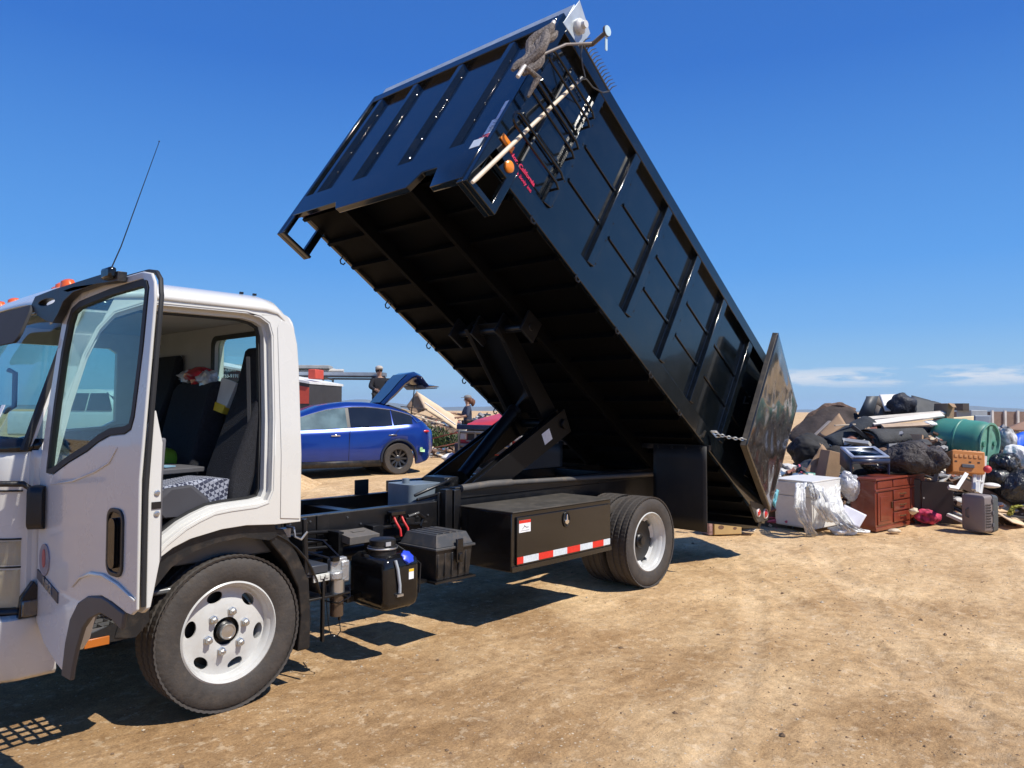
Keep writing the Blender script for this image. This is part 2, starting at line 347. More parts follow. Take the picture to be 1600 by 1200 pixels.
def build_ground():
    ds = [-3000, -900, -300, -100, -40, -18, -8, -4, -2, -.5, .5, 1.3]; d = 1.9
    while d < 11: ds.append(d); d += .032+max(0, d-5)*.004
    while d < 4500: ds.append(d); d *= 1.045
    ls = []; s = 0
    while s < 9: ls.append(s); s += .036
    while s < 4500: ls.append(s); s *= 1.12
    ls = [-q for q in reversed(ls[1:])]+ls
    vs = []; tm = []; o = Vector((CAM.x, CAM.y, 0))
    for dd in ds:
        for ll in ls:
            p = o+FH*dd+RH*(ll+1.5); p.z = gz(p.x, p.y)+(gnoise(p.x, p.y) if -4 < dd < 60 and abs(ll) < 60 else 0); vs.append(p); tm.append(TM[0] if -4 < dd < 16 and abs(ll) < 12 else 0.)
    n = len(ls); fs = [(i*n+j, i*n+j+1, (i+1)*n+j+1, (i+1)*n+j) for i in range(len(ds)-1) for j in range(n-1)]
    m = MB(); m.add(vs, fs); g = m.build('ground', ground_mat(), fix=False, ang=180); a = g.data.attributes.new('track', 'FLOAT', 'POINT'); a.data.foreach_set('value', tm); return tag(g, kind='structure')
build_ground()
def build_hills():
    hm = mat('distant_hill', (.16, .19, .20), 1, var=.2, vs=.004); m = MB(); n = 260; D = 2600; top = []; bot = []; back = []
    for i in range(n):
        u = -900+3700*i/(n-1); dirv = (FH+RH*((u-800)/FPX)); b = Vector((CAM.x, CAM.y, 0))+dirv*D; b2 = Vector((CAM.x, CAM.y, 0))+dirv*(D+900)
        h = 26+22*noise.noise(Vector((u*.004, 3, 0)))+8*noise.noise(Vector((u*.02, 8, 0)))
        h += 42*math.exp(-((u-560)/70)**2)+18*math.exp(-((u-1500)/60)**2)-14*math.exp(-((u-1150)/150)**2)
        h = max(5, h*.62); bot.append((b.x, b.y, -5)); top.append(((b.x+b2.x)/2, (b.y+b2.y)/2, h+.8)); back.append((b2.x, b2.y, -5))
    m.loft([bot, top, back]); tag(m.build('hills', hm), kind='structure')
build_hills()
def ridge():
    m = MB(); n = 120; a0, a1 = R(92), R(168); fr_, tp, bk = [], [], []
    for i in range(n):
        a = a0+(a1-a0)*i/(n-1); D = 62+6*math.sin(a*5); c = Vector((CAM.x+D*math.sin(a), CAM.y+D*math.cos(a), 0)); o = Vector((math.sin(a), math.cos(a), 0))
        h = (6.2+1.6*noise.noise(Vector((i*.12, 4, 0)))+.9*noise.noise(Vector((i*.5, 7, 0)))+.5*noise.noise(Vector((i*1.3, 7, 3))))*min(1, i/14, (n-1-i)/14)+.2
        fr_.append(c-o*7+Vector((0, 0, -.3))); tp.append(c+Vector((0, 0, h))); bk.append(c+o*9+Vector((0, 0, -.3)))
    m.loft([fr_, tp, bk]); tag(m.build('hill_ridge', mat('scrub_hill', (.045, .042, .028), 1, var=.5, vs=.4), ang=180), kind='structure')
ridge()
rnd = random.Random(5)
def pebbles():
    m = MB(); o = Vector((CAM.x, CAM.y, 0))
    def clump(n, f, smin, smax):
        for _ in range(n):
            p, s = f()
            s = s*rnd.uniform(smin, smax); k = rnd.randrange(3)
            bx = [Vector((rnd.uniform(.7, 1.2)*a, rnd.uniform(.6, 1.1)*b, rnd.uniform(.35, .8)*c))*s for a, b, c in ((1,0,0),(-1,0,0),(0,1,0),(0,-1,0),(0,0,1),(0,0,-.6))]
            a = rnd.uniform(0, 6.28); rz = Matrix.Rotation(a, 3, 'Z'); z = gz(p.x, p.y)+gnoise(p.x, p.y)
            vs = [rz@q+Vector((p.x, p.y, z+.15*s)) for q in bx]
            m.add(vs, [(0,2,4),(2,1,4),(1,3,4),(3,0,4),(2,0,5),(1,2,5),(3,1,5),(0,3,5)], k)
    def near():
        d = 2.2+9*rnd.random()**1.3; p = o+FH*d+RH*rnd.uniform(-.75, .75)*d
        return p, 1
    clump(4600, near, .003, .008); clump(150, near, .008, .017)
    def path():
        d = 2.5+7*rnd.random(); p = o+FH*d+RH*(d*rnd.gauss(.42, .13)); return p, 1
    clump(420, path, .004, .012); clump(22, path, .013, .026)
    tag(m.build('pebbles', [mat('stone_pale', (.46, .38, .28), .9, var=.2), mat('stone_tan', (.30, .21, .13), .95, var=.2), mat('clod_brown', (.17, .11, .065), .95, var=.2)], smooth=False, fix=False), 'small stones and clods scattered over the bare dirt', 'gravel', kind='stuff')
pebbles()
# ------------------------------------------------------------------ the dump truck
WB = 3.997
TR = thing('dump_truck', 'white cab dump truck with open driver door and raised black dump body', 'dump truck')
def tyre(m, o, side, r=.41, rin=.262, w=.225, n=216, tread=True):
    prof = []; hw = w/2
    P = [(rin, -hw*.80), (rin+.02, -hw*.93), (rin+.06, -hw*1.0), (r-.055, -hw*.99), (r-.022, -hw*.93), (r-.006, -hw*.80)]
    grooves = [-.48, -.16, .16, .48]
    tr = []
    for g in grooves:
        tr += [(r, (g-.065)*w*.9), (r-.011, (g-.045)*w*.9), (r-.011, (g+.045)*w*.9), (r, (g+.065)*w*.9)]
    P2 = P+tr+[(a, -b) for a, b in reversed(P)]
    lo, hi = len(P)-1, len(P)+len(tr)
    def fn(i, j):
        if not tread: return 0
        if lo-1 <= i <= hi+1: 
            off = (i//4) % 3
            return -.004 if (j+off) % 3 == 0 else 0
        return 0
    m.lathe(P2, o, (0, side, 0), n, 0, fn)
def wheel(parent, x, y, side, dish, hub, name='wheel', r=.41, label=None, nut=True, tread=True):
    # side = direction of the outer face along y (-1 near side)
    o = Vector((x, y, r)); e = thing(name, None, None, (x, y, r)); e.parent = parent; del_keys(e)
    t = MB(); tyre(t, (0, 0, 0), side, r, tread=tread); t.build('tyre', TIRE, e, fix=False)
    m = MB(); w = .225; hf = w/2*.86; ax = (0, side, 0)
    # barrel and flange lip
    prof = [(.262, -hf), (.280, -hf), (.284, -hf*.9), (.268, -hf*.8), (.246, -hf*.55), (.240, 0), (.246, hf*.5), (.266, hf*.82), (.280, hf*.9), (.286, hf), (.277, hf+.006), (.270, hf-.004), (.264, hf*.80), (.259, hf*.6), (.240, hf*.3), (.232, 0), (.232, -hf*.5), (.258, -hf)]
    m.lathe(prof, (0, 0, 0), ax, 72)
    S = side
    def fr(a, b, c):      # disc: a,b in wheel plane, c along axis toward outside
        rr = math.hypot(a, b); t_ = min(1, max(0, (rr-.125)/.11)); q = t_*t_*(3-2*t_)
        return Vector((a, S*(c + dish*(1-q) + rimd*q), b))
    rimd = .035 if dish > 0 else .0
    holes = []
    for k in range(6):
        a = R(60*k+48); holes.append(ell(.207*math.cos(a), .207*math.sin(a), .047, .030, 24, a+math.pi/2))
    outer = ell(0, 0, .259, .259, 72); 
    cuts = []
    m2 = MB(); m2.prism(fr, outer, 0, -.010, holes=[ell(0, 0, .078, .078, 32)]+holes, cuts=[(0, c*.03) for c in range(-7, 8)]+[(1, c*.03) for c in range(-7, 8)])
    m.add(m2.v, m2.f)
    rm = m.build('rim', RIMW, e, ang=45); rm.scale = (.945, 1, .945)
    h = MB()
    if hub == 'front':
        h.lathe([(.043, dish-.02), (.043, dish+.022), (.040, dish+.028), (.034, dish+.028), (.032, dish+.024), (.001, dish+.026)], (0, 0, 0), ax, 32); h2 = MB(); h2.lathe([(.0775, dish-.004), (.076, dish-.035), (.055, dish-.035), (.053, dish-.005), (.046, dish+.002), (.043, dish+.004)], (0, 0, 0), ax, 32); h2.build('hub_recess', BLKF, e)
        h.build('hub', STEEL, e)
    else:
        h.lathe([(.066, dish-.004), (.066, dish+.07), (.058, dish+.08), (.04, dish+.082), (.038, dish+.10), (.001, dish+.102)], (0, 0, 0), ax, 32); h.build('hub', BLKF, e)
    for k in range(6):
        a = R(60*k+15); c = Vector((.108*math.cos(a), S*(dish+.001), .105*math.sin(a)))
        q = MB(); q.lathe([(.024, 0), (.024, .006), (.019, .008)], c, ax, 6); q.lathe([(.0185, .008), (.0175, .030), (.012, .034), (.001, .034)], c, ax, 6)
        q.cyl(c+Vector((0, S*.03, 0)), c+Vector((0, S*.038, 0)), .008, 8); q.build('wheel_nut', STEEL if hub == 'front' else BLKF, e, smooth=False)
    d = MB(); d.cyl((0, -S*.10, 0), (0, -S*.02, 0), .20, 32); d.build('brake_drum', BLKF, e)
    if label: e['label'] = label
    return e
def del_keys(e):
    for k in ('label', 'category', 'group'):
        if k in e.keys(): del e[k]
yf = -.93+.10
wheel(TR, 0, -.93+.097, -1, .052, 'front'); wheel(TR, 0, .93-.097, 1, .052, 'front')
for s in (-1, 1):
    wheel(TR, WB, s*(1.06-.1125), s, -.075, 'rear'); wheel(TR, WB, s*(1.06-.1125-.29), -s, -.075, 'rear')
# --- chassis frame
def P_(name, mb, m, par=TR, **k): return mb.build(name, m, par, **k)
for s in (-1, 1):
    m = MB(); y = s*.42
    m.frame_box(W0, (.25, 5.75), (y-.004*1, y+.004), (.68, .90)); m.frame_box(W0, (.25, 5.75), tuple(sorted((y, y-s*.07))), (.895, .903)); m.frame_box(W0, (.25, 5.75), tuple(sorted((y, y-s*.07))), (.677, .685))
    P_('frame_rail', m, BLKF, bev=.002)
m = MB()
for x in (.45, 1.35, 2.3, 3.2, 4.1, 5.0, 5.7): m.frame_box(W0, (x-.05, x+.05), (-.416, .416), (.70, .86))
P_('cross_members', m, BLKF, bev=.004)
m = MB()
for s in (-1, 1):
    m.frame_box(W0, (2.12, 5.75), (s*.40-.035, s*.40+.035), (.904, .995))
m.frame_box(W0, (5.3, 5.42), (-.55, .55), (.80, .93)); m.cyl((5.378, -.62, .91), (5.378, .62, .91), .035)
for x in (2.2, 3.0, 4.4): m.frame_box(W0, (x-.04, x+.04), (-.365, .365), (.91, .985))
P_('subframe', m, BLKF, bev=.004)
m = MB(); m.frame_box(W0, (1.96, 2.03), (-.50, -.43), (.52, .995)); m.frame_box(W0, (2.05, 2.12), (-.50, -.43), (.52, .985)); m.frame_box(W0, (1.94, 2.14), (-.44, -.425), (.6, .97)); P_('mount_bracket', m, BLKF, bev=.004)
m = MB(); m.frame_box(W0, (1.79, 1.93), (.424, .436), (.84, 1.02)); P_('frame_tab', m, BLKF, bev=.004)
m = MB(); m.cyl((0, -.8, .40), (0, .8, .40), .055); m.cyl((WB, -.85, .41), (WB, .85, .41), .07); m.ball((WB, 0, .41), (.36, .34, .36), 3); m.cyl((.5, 0, .55), (WB, 0, .45), .045)
for s in (-1, 1):
    for x, w in ((0, .62), (WB, .66)):
        for k in range(5): m.frame_box(W0, (x-w+k*.1, x+w-k*.1), (s*.45-.035, s*.45+.035), (.56-.016*k, .573-.016*k))
P_('axles_and_springs', m, BLKF, bev=.002)
# transmission / engine mass under the cab
m = MB(); m.box((-.2, 0, .72), (1.2, .6, .45)); m.box((.6, 0, .66), (.7, .34, .30)); m.cyl((.3, -.2, .55), (2.6, -.2, .58), .05); m.box((1.6, .15, .58), (.9, .45, .22)); P_('powertrain', m, BLKF, bev=.03)
# --- cab
def tumble(z): return -1.0 + max(0, z-1.35)/.79*.065
def side(s): return lambda x, z, c: Vector((x, s*(-tumble(z)-c)*-1 if s < 0 else (-tumble(z)-c), z))
def sideN(x, z, c): return Vector((x, tumble(z)+c, z))
def sideF(x, z, c): return Vector((x, -tumble(z)-c, z))
open_poly = [(-.86, .57), (-.885, .74), (-.885, 1.35), (-.82, 1.62), (-.75, 1.85), (-.69, 1.98), (-.62, 2.065), (-.48, 2.125), (.06, 2.13), (.14, 2.115), (.19, 2.085), (.207, 2.02), (.202, 1.55), (.192, 1.35), (.190, 1.16), (.165, 1.105), (.10, 1.09), (-.05, 1.084), (-.137, 1.075), (-.22, 1.045), (-.29, 1.012), (-.39, .942), (-.45, .880), (-.50, .812), (-.54, .745), (-.57, .57)]
arch = [(-.518, .745), (-.465, .814), (-.411, .872), (-.349, .912), (-.252, .949), (-.1, .976), (.044, .982), (.22, .968)]
outer_poly = [(-.985, .74)]+arch+[(.376, .968), (.376, 1.86), (.370, 1.98), (.352, 2.07), (.315, 2.135), (.26, 2.165), (-.60, 2.165), (-.70, 2.14), (-.78, 2.06), (-.88, 1.80), (-.985, 1.42)]
cutz = [(1, z) for z in (1.35, 1.55, 1.75, 1.95, 2.1)]
for fr, nm in ((sideN, 'cab_side'), (sideF, 'cab_side')):
    m = MB()
    hole = open_poly if fr is sideN else [(-.86, 1.33), (-.80, 1.62), (-.70, 1.98), (-.6, 2.03), (.02, 2.03), (.07, 2.0), (.08, 1.52), (.0, 1.48), (-.3, 1.46)]
    m.prism(fr, outer_poly, 0, .05, holes=[hole], cuts=cutz) if fr is sideF else m.prism(fr, outer_poly[1:]+[(-.985, .74)]+open_poly[1:-1], 0, .05, cuts=cutz)
    P_(nm, m, WHITE, bev=.006, ang=30)
# raised pressed lip round the opening + inner recessed jamb
def ring(poly, off): # offset polygon outward from centroid-ish normals
    n = len(poly); out = []
    for i in range(n):
        a, b, c = Vector(poly[i-1]), Vector(poly[i]), Vector(poly[(i+1) % n]); t = ((b-a).normalized()+(c-b).normalized()).normalized(); out.append((b.x+t.y*off, b.y-t.x*off))
    return out
def area(p): return sum(p[i-1][0]*p[i][1]-p[i][0]*p[i-1][1] for i in range(len(p)))
sg = 1 if area(open_poly) > 0 else -1
def cring(o1, o2): return ring(open_poly, o1)[1:-1]+list(reversed(ring(open_poly, o2)[1:-1]))
m = MB(); m.prism(sideN, cring(sg*.019, sg*.011), -.004, .03, cuts=cutz); P_('door_lip', m, WHITE_IN, bev=.004)
m = MB(); m.prism(sideN, cring(sg*.004, -sg*.022), .045, .11, cuts=cutz); P_('door_jamb', m, WHITE_IN, bev=.008)
m = MB(); m.prism(sideN, cring(-sg*.016, -sg*.034), .085, .112, cuts=cutz); P_('door_seal', m, RUBB, bev=.005)
# roof
secs = []
for i, x in enumerate([-.90, -.86, -.80, -.72, -.62, -.50, -.35, -.15, .05, .18, .26, .32, .355, .374, .378]):
    if x < -.5: t = (-.5-x)/.4; dz = -.17*t*t
    elif x > .16: t = (x-.16)/.218; dz = -.125*t**3.0
    else: dz = 0
    row = []
    for k in range(-14, 15):
        a = k/14; yy = .939*math.sin(a*math.pi/2)
        e = abs(yy/.939); zz_ = 2.155+.115*(1-e**6)**.5+.012*(1-e*e) + (dz*(1 if x < 0 else 1))
        t_ = max(0, (x-.12)/.258); row.append((x-.045*t_**2*e**6, yy*(1-.010*t_**3), zz_))
    secs.append(row)
m = MB(); m.loft(secs); P_('roof', m, WHITE, solid=.010, ang=60)
m = MB(); m.prism(sideN, [(.245, 1.0), (.368, .985), (.368, 1.88), (.360, 1.98), (.342, 2.06), (.31, 2.10), (.27, 2.115), (.245, 2.07)], -.005, .0, cuts=cutz); P_('corner_panel', m, WHITE, bev=.004)
m = MB()
for y in (-.52, .52): m.prism(lambda a, b, c: Vector((-.955+.10*(2.08-b)/-.1*0+(2.08-b)*-.35+c, y+a, b)), rrect(-.36, .36, 1.90, 2.08, .05), 0, .015)
P_('sun_visors', m, DARKIN, bev=.005)
m = MB(); m.prism(lambda a, b, c: Vector((-1.075+(b-1.5)*.36+c, -.80+a, b)), [(0, 1.52), (.05, 1.52), (.05, 1.62), (0, 1.62)], 0, .002); P_('windshield_sticker', m, PAPER)
for k in range(-1, 3): pass
for x_, y, z_ in ((-.72, -.60, 2.225), (-.69, -.42, 2.232), (-.665, -.27, 2.232), (-.69, .42, 2.232), (-.72, .60, 2.225)):
    m = MB(); m.lathe([(.038, 0), (.038, .010), (.034, .018), (.029, .036), (.013, .043), (.001, .043)], (x_, y, z_-.012), (-.25, 0, 1), 20); m.build('clearance_light', mat('red_orange_lens', (.75, .12, .02), .25, coat=.4), TR)
m = MB(); m.tube([(-.64, -.80, 2.18), (-.55, -.80, 2.42), (-.373, -.80, 3.0)], [.004, .003, .0015], 6); m.ball((-.373, -.80, 3.003), (.009, .009, .009), 1); P_('antenna', m, BLKF)
for x in (-.45, .10, .18):
    m = MB(); m.box((x, -.80, 2.262), (.02, .012, .012)); P_('roof_clip', m, BLKF)
# back wall with rear window
m = MB(); m.prism(lambda a, b, c: Vector((.34+c, a, b)), rrect(-.915, .915, .97, 2.165, .13), 0, .036, holes=[rrect(-.70, -.07, 1.76, 2.06, .05)]); P_('cab_back_wall', m, WHITE, bev=.008)
m = MB(); m.prism(lambda a, b, c: Vector((.30+c, a, b)), rrect(-.88, .88, 1.05, 2.15, .10), 0, .03, holes=[rrect(-.69, -.08, 1.77, 2.05, .05)]); P_('rear_lining', m, HEADL, bev=.008)
m = MB(); m.prism(lambda a, b, c: Vector((.292+c, a, b)), rrect(-.715, -.055, 1.745, 2.075, .06), 0, .012, holes=[rrect(-.685, -.085, 1.775, 2.045, .045)]); w = P_('rear_window', m, RUBB); m = MB(); m.prism(lambda a, b, c: Vector((.335+c, a, b)), rrect(-.70, -.07, 1.76, 2.06, .05), 0, .004); m.build('glass', GLS, w)
m = MB(); m.prism(lambda a, b, c: Vector((a, b, 2.135+c)), rrect(-.80, .325, -.90, .90, .08), 0, .02); P_('headliner', m, HEADL)
# front shell by horizontal sections
def front_sec(z, xf, xs, hw, rc=.17, n=8):
    pts = [(xs, -hw, z)]
    for i in range(n+1): a = R(90*i/n); pts.append((xf+rc-rc*math.sin(a)+.03*(1), -hw+rc-rc*math.cos(a), z))
    for i in range(1, 8): y = -hw+rc+(2*(hw-rc))*i/8; pts.append((xf+.03*(y/hw)**2, y, z))
    for i in range(n, -1, -1): a = R(90*i/n); pts.append((xf+rc-rc*math.sin(a)+.03, hw-rc+rc*math.cos(a), z))
    pts.append((xs, hw, z)); return pts
def fx(z):  # front x, side x by height
    if z < 1.42: return -1.135, -.965
    t = (z-1.42)/.72; return -1.125+.30*t+.02*t*t, -.975+.235*t
m = MB(); m.loft([front_sec(z, *fx(z), .998) for z in (.66, .75, .95, 1.15, 1.30, 1.38, 1.42)]); P_('front_panel', m, WHITE, solid=.01, ang=50)
m = MB(); m.loft([front_sec(z, *fx(z), -tumble(z)+.0, .15) for z in (1.425, 1.6, 1.8, 2.0, 2.12)]); P_('windshield', m, WSG, ang=60)
def band(z0, z1, off): return [[(x-off, y*(1+off*.5), z) for x, y, z in front_sec(z, *fx(z), -tumble(z), .15)] for z in (z0, (z0+z1)/2, z1)]
m = MB(); m.loft(band(1.415, 1.47, .003)); m.loft(band(2.075, 2.14, .003)); P_('windshield_trim', m, PLASG, solid=.006, ang=60)
m = MB()
for s in (-1, 1):
    pts = [(fx(z)[1]-.03, s*(-tumble(z)-.0), z) for z in (1.42, 1.6, 1.8, 2.0, 2.14)]; m = MB(); m.tube(pts, .016, 6); P_('windshield_edge', m, RUBB)
0
m = MB(); m.loft([front_sec(z, x, xs, hw, .16) for z, x, xs, hw in ((.43, -1.17, -.86, .985), (.45, -1.21, -.86, 1.0), (.6, -1.23, -.87, 1.01), (.69, -1.215, -.90, 1.01), (.705, -1.18, -.92, .99))]); P_('bumper', m, WHITE, solid=.012, ang=50)
m = MB(); m.loft([front_sec(z, -1.145, -.95, .992, .15) for z in (.70, .735)]); P_('bumper_gap_trim', m, BLKF, solid=.01)
for s in (-1, 1):
    h = MB(); sec = lambda z, o: [(x-o*.0, s*-y*(1+.004*o), z) for x, y, z in front_sec(z, fx(z)[0]-o*.006, -1.002, .998+.004)[3:14]]
    h.loft([sec(z, 1) for z in (.742, .80, .86, .905)]); hl = P_('headlight', h, glass('lamp_glass', (.9, .88, .82), base=.04), solid=.006)
    q = MB(); q.loft([[(x+.035, y*.965, z) for x, y, z in sec(z, 0)] for z in (.745, .90)]); q.build('reflector', mat('warm_reflector', (.85, .60, .33), .4, metal=0, var=.3, vs=26), hl)  # warm reflection of the ground is painted into the reflector's base colour
    q = MB()
    for k_ in (1, 2, 3, 4): (lambda A_, B_: q.tube([(A_[k_][0]+.02, A_[k_][1]*.975, .75), (B_[k_][0]+.02, B_[k_][1]*.975, .895)], .006, 5))(sec(.75, 0), sec(.895, 0))
    q.build('lens_ribs', CHROME, hl)
    q = MB(); q.lathe([(.001, -.01), (.035, 0), (.065, .03), (.07, .04)], (-1.09, s*.86, .82), (-1, s*.25, 0), 20); q.build('bulb_housing', CHROME, hl)
    h = MB(); h.loft([sec(z, 1) for z in (.925, .97, 1.028)]); hl = P_('indicator', h, glass('lamp_glass', (.9, .88, .82), base=.04), solid=.006)
    q = MB(); q.loft([[(x+.03, y*.968, z) for x, y, z in sec(z, 0)] for z in (.928, 1.024)]); q.build('reflector', mat('amber_reflector', (.75, .42, .2), .2, metal=.7, var=.5, vs=25), hl)
m = MB(); m.frame_box(W0, (-1.13, -.985), (-1.004, -.9985), (1.245, 1.262)); 
m = MB(); m.tube([(-1.30, -.85, 1.28), (-1.15, -.99, 1.285), (-1.02, -1.055, 1.28), (-.985, -1.065, 1.25), (-.98, -1.065, 1.18)], .013, 10); arm = P_('mirror_arm', m, PLAS)
m = MB(); m.prism(lambda a, b, c: Vector((-.955+a*.6, -1.06+a*.8, b))+Vector((-.8, .6, 0))*c, rrect(-.065, .06, 1.085, 1.27, .03), -.03, .03); m.build('mirror_head', PLAS, arm, bev=.01)
m = MB(); m.prism(lambda a, b, c: Vector((a, -1.0-c, b)), [(-1.02, .70), (-.92, .70), (-.92, .79), (-.965, .855), (-1.01, .79)], 0, .035); ml = P_('side_marker', m, PLASG, bev=.004)
m = MB(); m.box((-.972, -1.038, .742), (.075, .012, .07)); m.build('lens', glass('marker_lens', (.8, .78, .75), base=.25), ml, bev=.008); m = MB(); m.box((-.972, -1.031, .735), (.06, .006, .03)); m.build('bulb', CHROME, ml)
m = MB()
for z_ in (.738, .915, 1.036, 1.245):
    for s in (-1, 1): m.tube([(x-.004, s*-y*1.006, z_) for x, y, z in front_sec(z_, fx(z_)[0], -.99, .998)[3:14]], .0045, 5)
P_('panel_gap', m, RUBB)
# wipers, visor sticker
m = MB(); m.tube([(-1.16, -.7, 1.45), (-1.11, -.2, 1.62)], .008, 6); P_('wiper', m, BLKF)
# black arch liner, mudguards, step
def arcpts(r, a0, a1, n=16, cx=0, cz=.43): return [(cx+r*math.cos(R(a0+(a1-a0)*i/n)), cz+r*math.sin(R(a0+(a1-a0)*i/n))) for i in range(n+1)]
for s in (-1, 1):
    m = MB(); a = arcpts(.555, 12, 150); secs = [[(x, s*.96, z-.02), (x, s*.55, z-.02)] for x, z in a]
    m.loft(secs); 
    P_('wheel_arch_liner', m, PLAS, solid=.008)
    m = MB(); m.prism(lambda a_, b, c: Vector((a_, s*(.955+c), b)), [(-.55, .70), (-.47, .81), (-.38, .89), (-.27, .944), (-.14, .972), (0, .981), (.12, .976), (.23, .966), (.25, .90), (.20, .88), (.05, .915), (-.1, .905), (-.24, .87), (-.34, .81), (-.43, .71), (-.49, .60), (-.52, .50), (-.60, .52)], 0, .012); P_('arch_trim', m, PLAS)
    m = MB(); m.prism(lambda a_, b, c: Vector((a_, s*(.95+c), b)), [(.20, .945), (.30, .93), (.38, .80), (.47, .62), (.485, .40), (.48, .22), (.40, .22), (.42, .42), (.40, .58), (.32, .74), (.22, .86)], -.36, .0); P_('mudguard', m, PLAS, bev=.008)
m = MB(); m.prism(lambda a, b, c: Vector((a, -.96+c, b)), [(-.75, .50), (-.50, .50), (-.44, .56), (-.44, .66), (-.50, .72), (-.53, .60), (-.75, .545)], 0, .012)
m.prism(lambda a, b, c: Vector((a, b, .545+c)), [(-.87, -.948), (-.45, -.948), (-.45, -.60), (-.87, -.60)], 0, .012, holes=[[(-.858+i*.056, -.935+j*.08), (-.818+i*.056, -.935+j*.08), (-.818+i*.056, -.875+j*.08), (-.858+i*.056, -.875+j*.08)] for i in range(7) for j in range(4)])
st = P_('step', m, PLAS)
m = MB()
for i in range(8): m.box((-.866+i*.056, -.78, .566), (.007, .33, .018))
for i in range(5): m.box((-.66, -.945+i*.08, .567), (.40, .007, .016))
m.build('step_grating', mat('grating_steel', (.22, .22, .22), .4, metal=.6), st)
m = MB(); m.frame_box(W0, (-.735, -.625), (-.972, -.962), (.495, .535)); m.build('marker_light', mat('dull_orange_lens', (.42, .12, .015), .35, coat=.2), st, bev=.003)
m = MB(); m.frame_box(W0, (-.98, -.45), (-.58, -.56), (.48, .90)); m.build('step_riser', PLAS, st)
m = MB()
for z in (.64, .70): m.lathe([(.012, 0), (.012, .012), (.006, .014), (.001, .01)], (-.47, -.965, z), (0, -1, 0), 10)
m.build('bolt', CHROME, st)
# cab interior
m = MB(); m.prism(lambda a, b, c: Vector((a, b, .66+c)), [(-1.0, -.56), (-.42, -.56), (-.42, -.88), (.34, -.88), (.34, .93), (-1.0, .93)], 0, .03)
m.box((-.03, 0, .90), (.70, 1.72, .22)); m.loft([[(-.56, y, .70), (-.50, y, .79), (-.45, y, .86), (-.39, y, .925), (-.29, y, .995), (-.13, y, 1.062), (.27, y, 1.075)] for y in (-.95, -.86, .86)]); P_('cab_floor', m, mat('cab_floor_plastic', (.085, .088, .09), .35, coat=.2, var=.15), bev=.01)
m = MB(); m.prism(lambda a, b, c: Vector((a, c, b)), [(-1.05, .70), (-.80, .70), (-.76, 1.15), (-.72, 1.36), (-.80, 1.45), (-.95, 1.46), (-1.08, 1.42)], -.80, .90); P_('dashboard', m, DARKIN, bev=.02)
m = MB(); sw = []; c0 = Vector((-.52, -.48, 1.42)); ax = Vector((-.55, 0, 1)).normalized(); e1 = Vector((0, 1, 0)); e2 = ax.cross(e1)
m.tube([c0+(e1*math.cos(t)+e2*math.sin(t))*.20 for t in [2*math.pi*i/28 for i in range(28)]], .015, 8, closed=True)
for t in (0, 2.1, 4.2): m.tube([c0-ax*.03, c0+(e1*math.cos(t)+e2*math.sin(t))*.2], .012, 6)
m.lathe([(.05, -.05), (.06, 0), (.03, .01), (.001, .01)], c0-ax*.03, ax, 16); m.tube([c0-ax*.05, c0-ax*.45], .03, 8); P_('steering_wheel', m, DARKIN)
SEATP = mat('patterned_seat_fabric', (.12, .13, .17), .95, var=.55, vs=70)
def pattern_fabric():
    t = SEATP.node_tree; n = t.nodes; l = t.links; b = n['Principled BSDF']; c = n.new('ShaderNodeTexCoord'); mpn = n.new('ShaderNodeMapping'); mpn.inputs['Rotation'].default_value = (.3, .4, .785); l.new(c.outputs['Object'], mpn.inputs[0])
    ck = n.new('ShaderNodeTexChecker'); ck.inputs['Scale'].default_value = 55; ck.inputs[1].default_value = (.30, .32, .38, 1); ck.inputs[2].default_value = (.035, .04, .07, 1); l.new(mpn.outputs[0], ck.inputs[0]); l.new(ck.outputs[0], b.inputs['Base Color'])
pattern_fabric()
def seat(y0, y1, x0=-.40, zc=1.12, par=TR, hi=True, top=.30):
    e = thing('seat', None, None, (0, 0, 0)); e.parent = par; del_keys(e); yc = (y0+y1)/2; w = y1-y0
    m = MB(); m.prism(lambda a, b, c: Vector((a, yc+c, b)), [(x0, zc+.02), (x0+.06, zc-.06), (.08, zc-.09), (.12, zc), (.06, zc+.10), (x0+.30, zc+.115), (x0+.08, zc+.09)], -w/2*.78, w/2*.78); m.build('cushion', SEATP, e, bev=.03)
    m = MB()
    for s in (-1, 1): m = MB(); m.prism(lambda a, b, c: Vector((a, yc+s*w*.44+c, b)), [(x0-.03, zc+.0), (x0+.03, zc-.07), (x0+.26, zc-.08), (x0+.30, zc+.0), (x0+.20, zc+.09), (x0+.06, zc+.08)], -w*.06, w*.06); m.build('bolster', mat('seat_grey_vinyl', (.05, .05, .06), .8), e, bev=.02)
    m = MB(); m.prism(lambda a, b, c: Vector((a, yc+c, b)), [(.0, zc-.02), (.12, zc-.03), (.285, zc+.62), (top-.01, zc+.82) if hi else (.28, zc+.64), (.27, zc+.86) if hi else (.24, zc+.66), (.24, zc+.83) if hi else (.17, zc+.65), (.19 if hi else .13, zc+.60), (.02, zc+.15)], -w*.46, w*.46); m.build('backrest', SEATF, e, bev=.035)
    return e
seat(-.90, -.56); seat(-.40, .16, hi=False); seat(.30, .78)
m = MB(); m.prism(lambda a, b, c: Vector((a, b, c)), rrect(-.42, .02, -.36, -.30, .02), 1.08, 1.22)
m = MB(); m.box((-.16, -.33, 1.17), (.42, .24, .14)); P_('centre_console', m, mat('console_grey', (.12, .12, .13), .6), bev=.03)
m = MB(); m.tube([(.13, -.85, 1.02), (.13, -.85, 1.12), (.08, -.86, 1.14)], .012, 8); m.tube([(.125, -.84, 1.9), (.13, -.86, 1.5), (.13, -.85, 1.15)], .012, 4); P_('seat_belt', m, DARKIN)
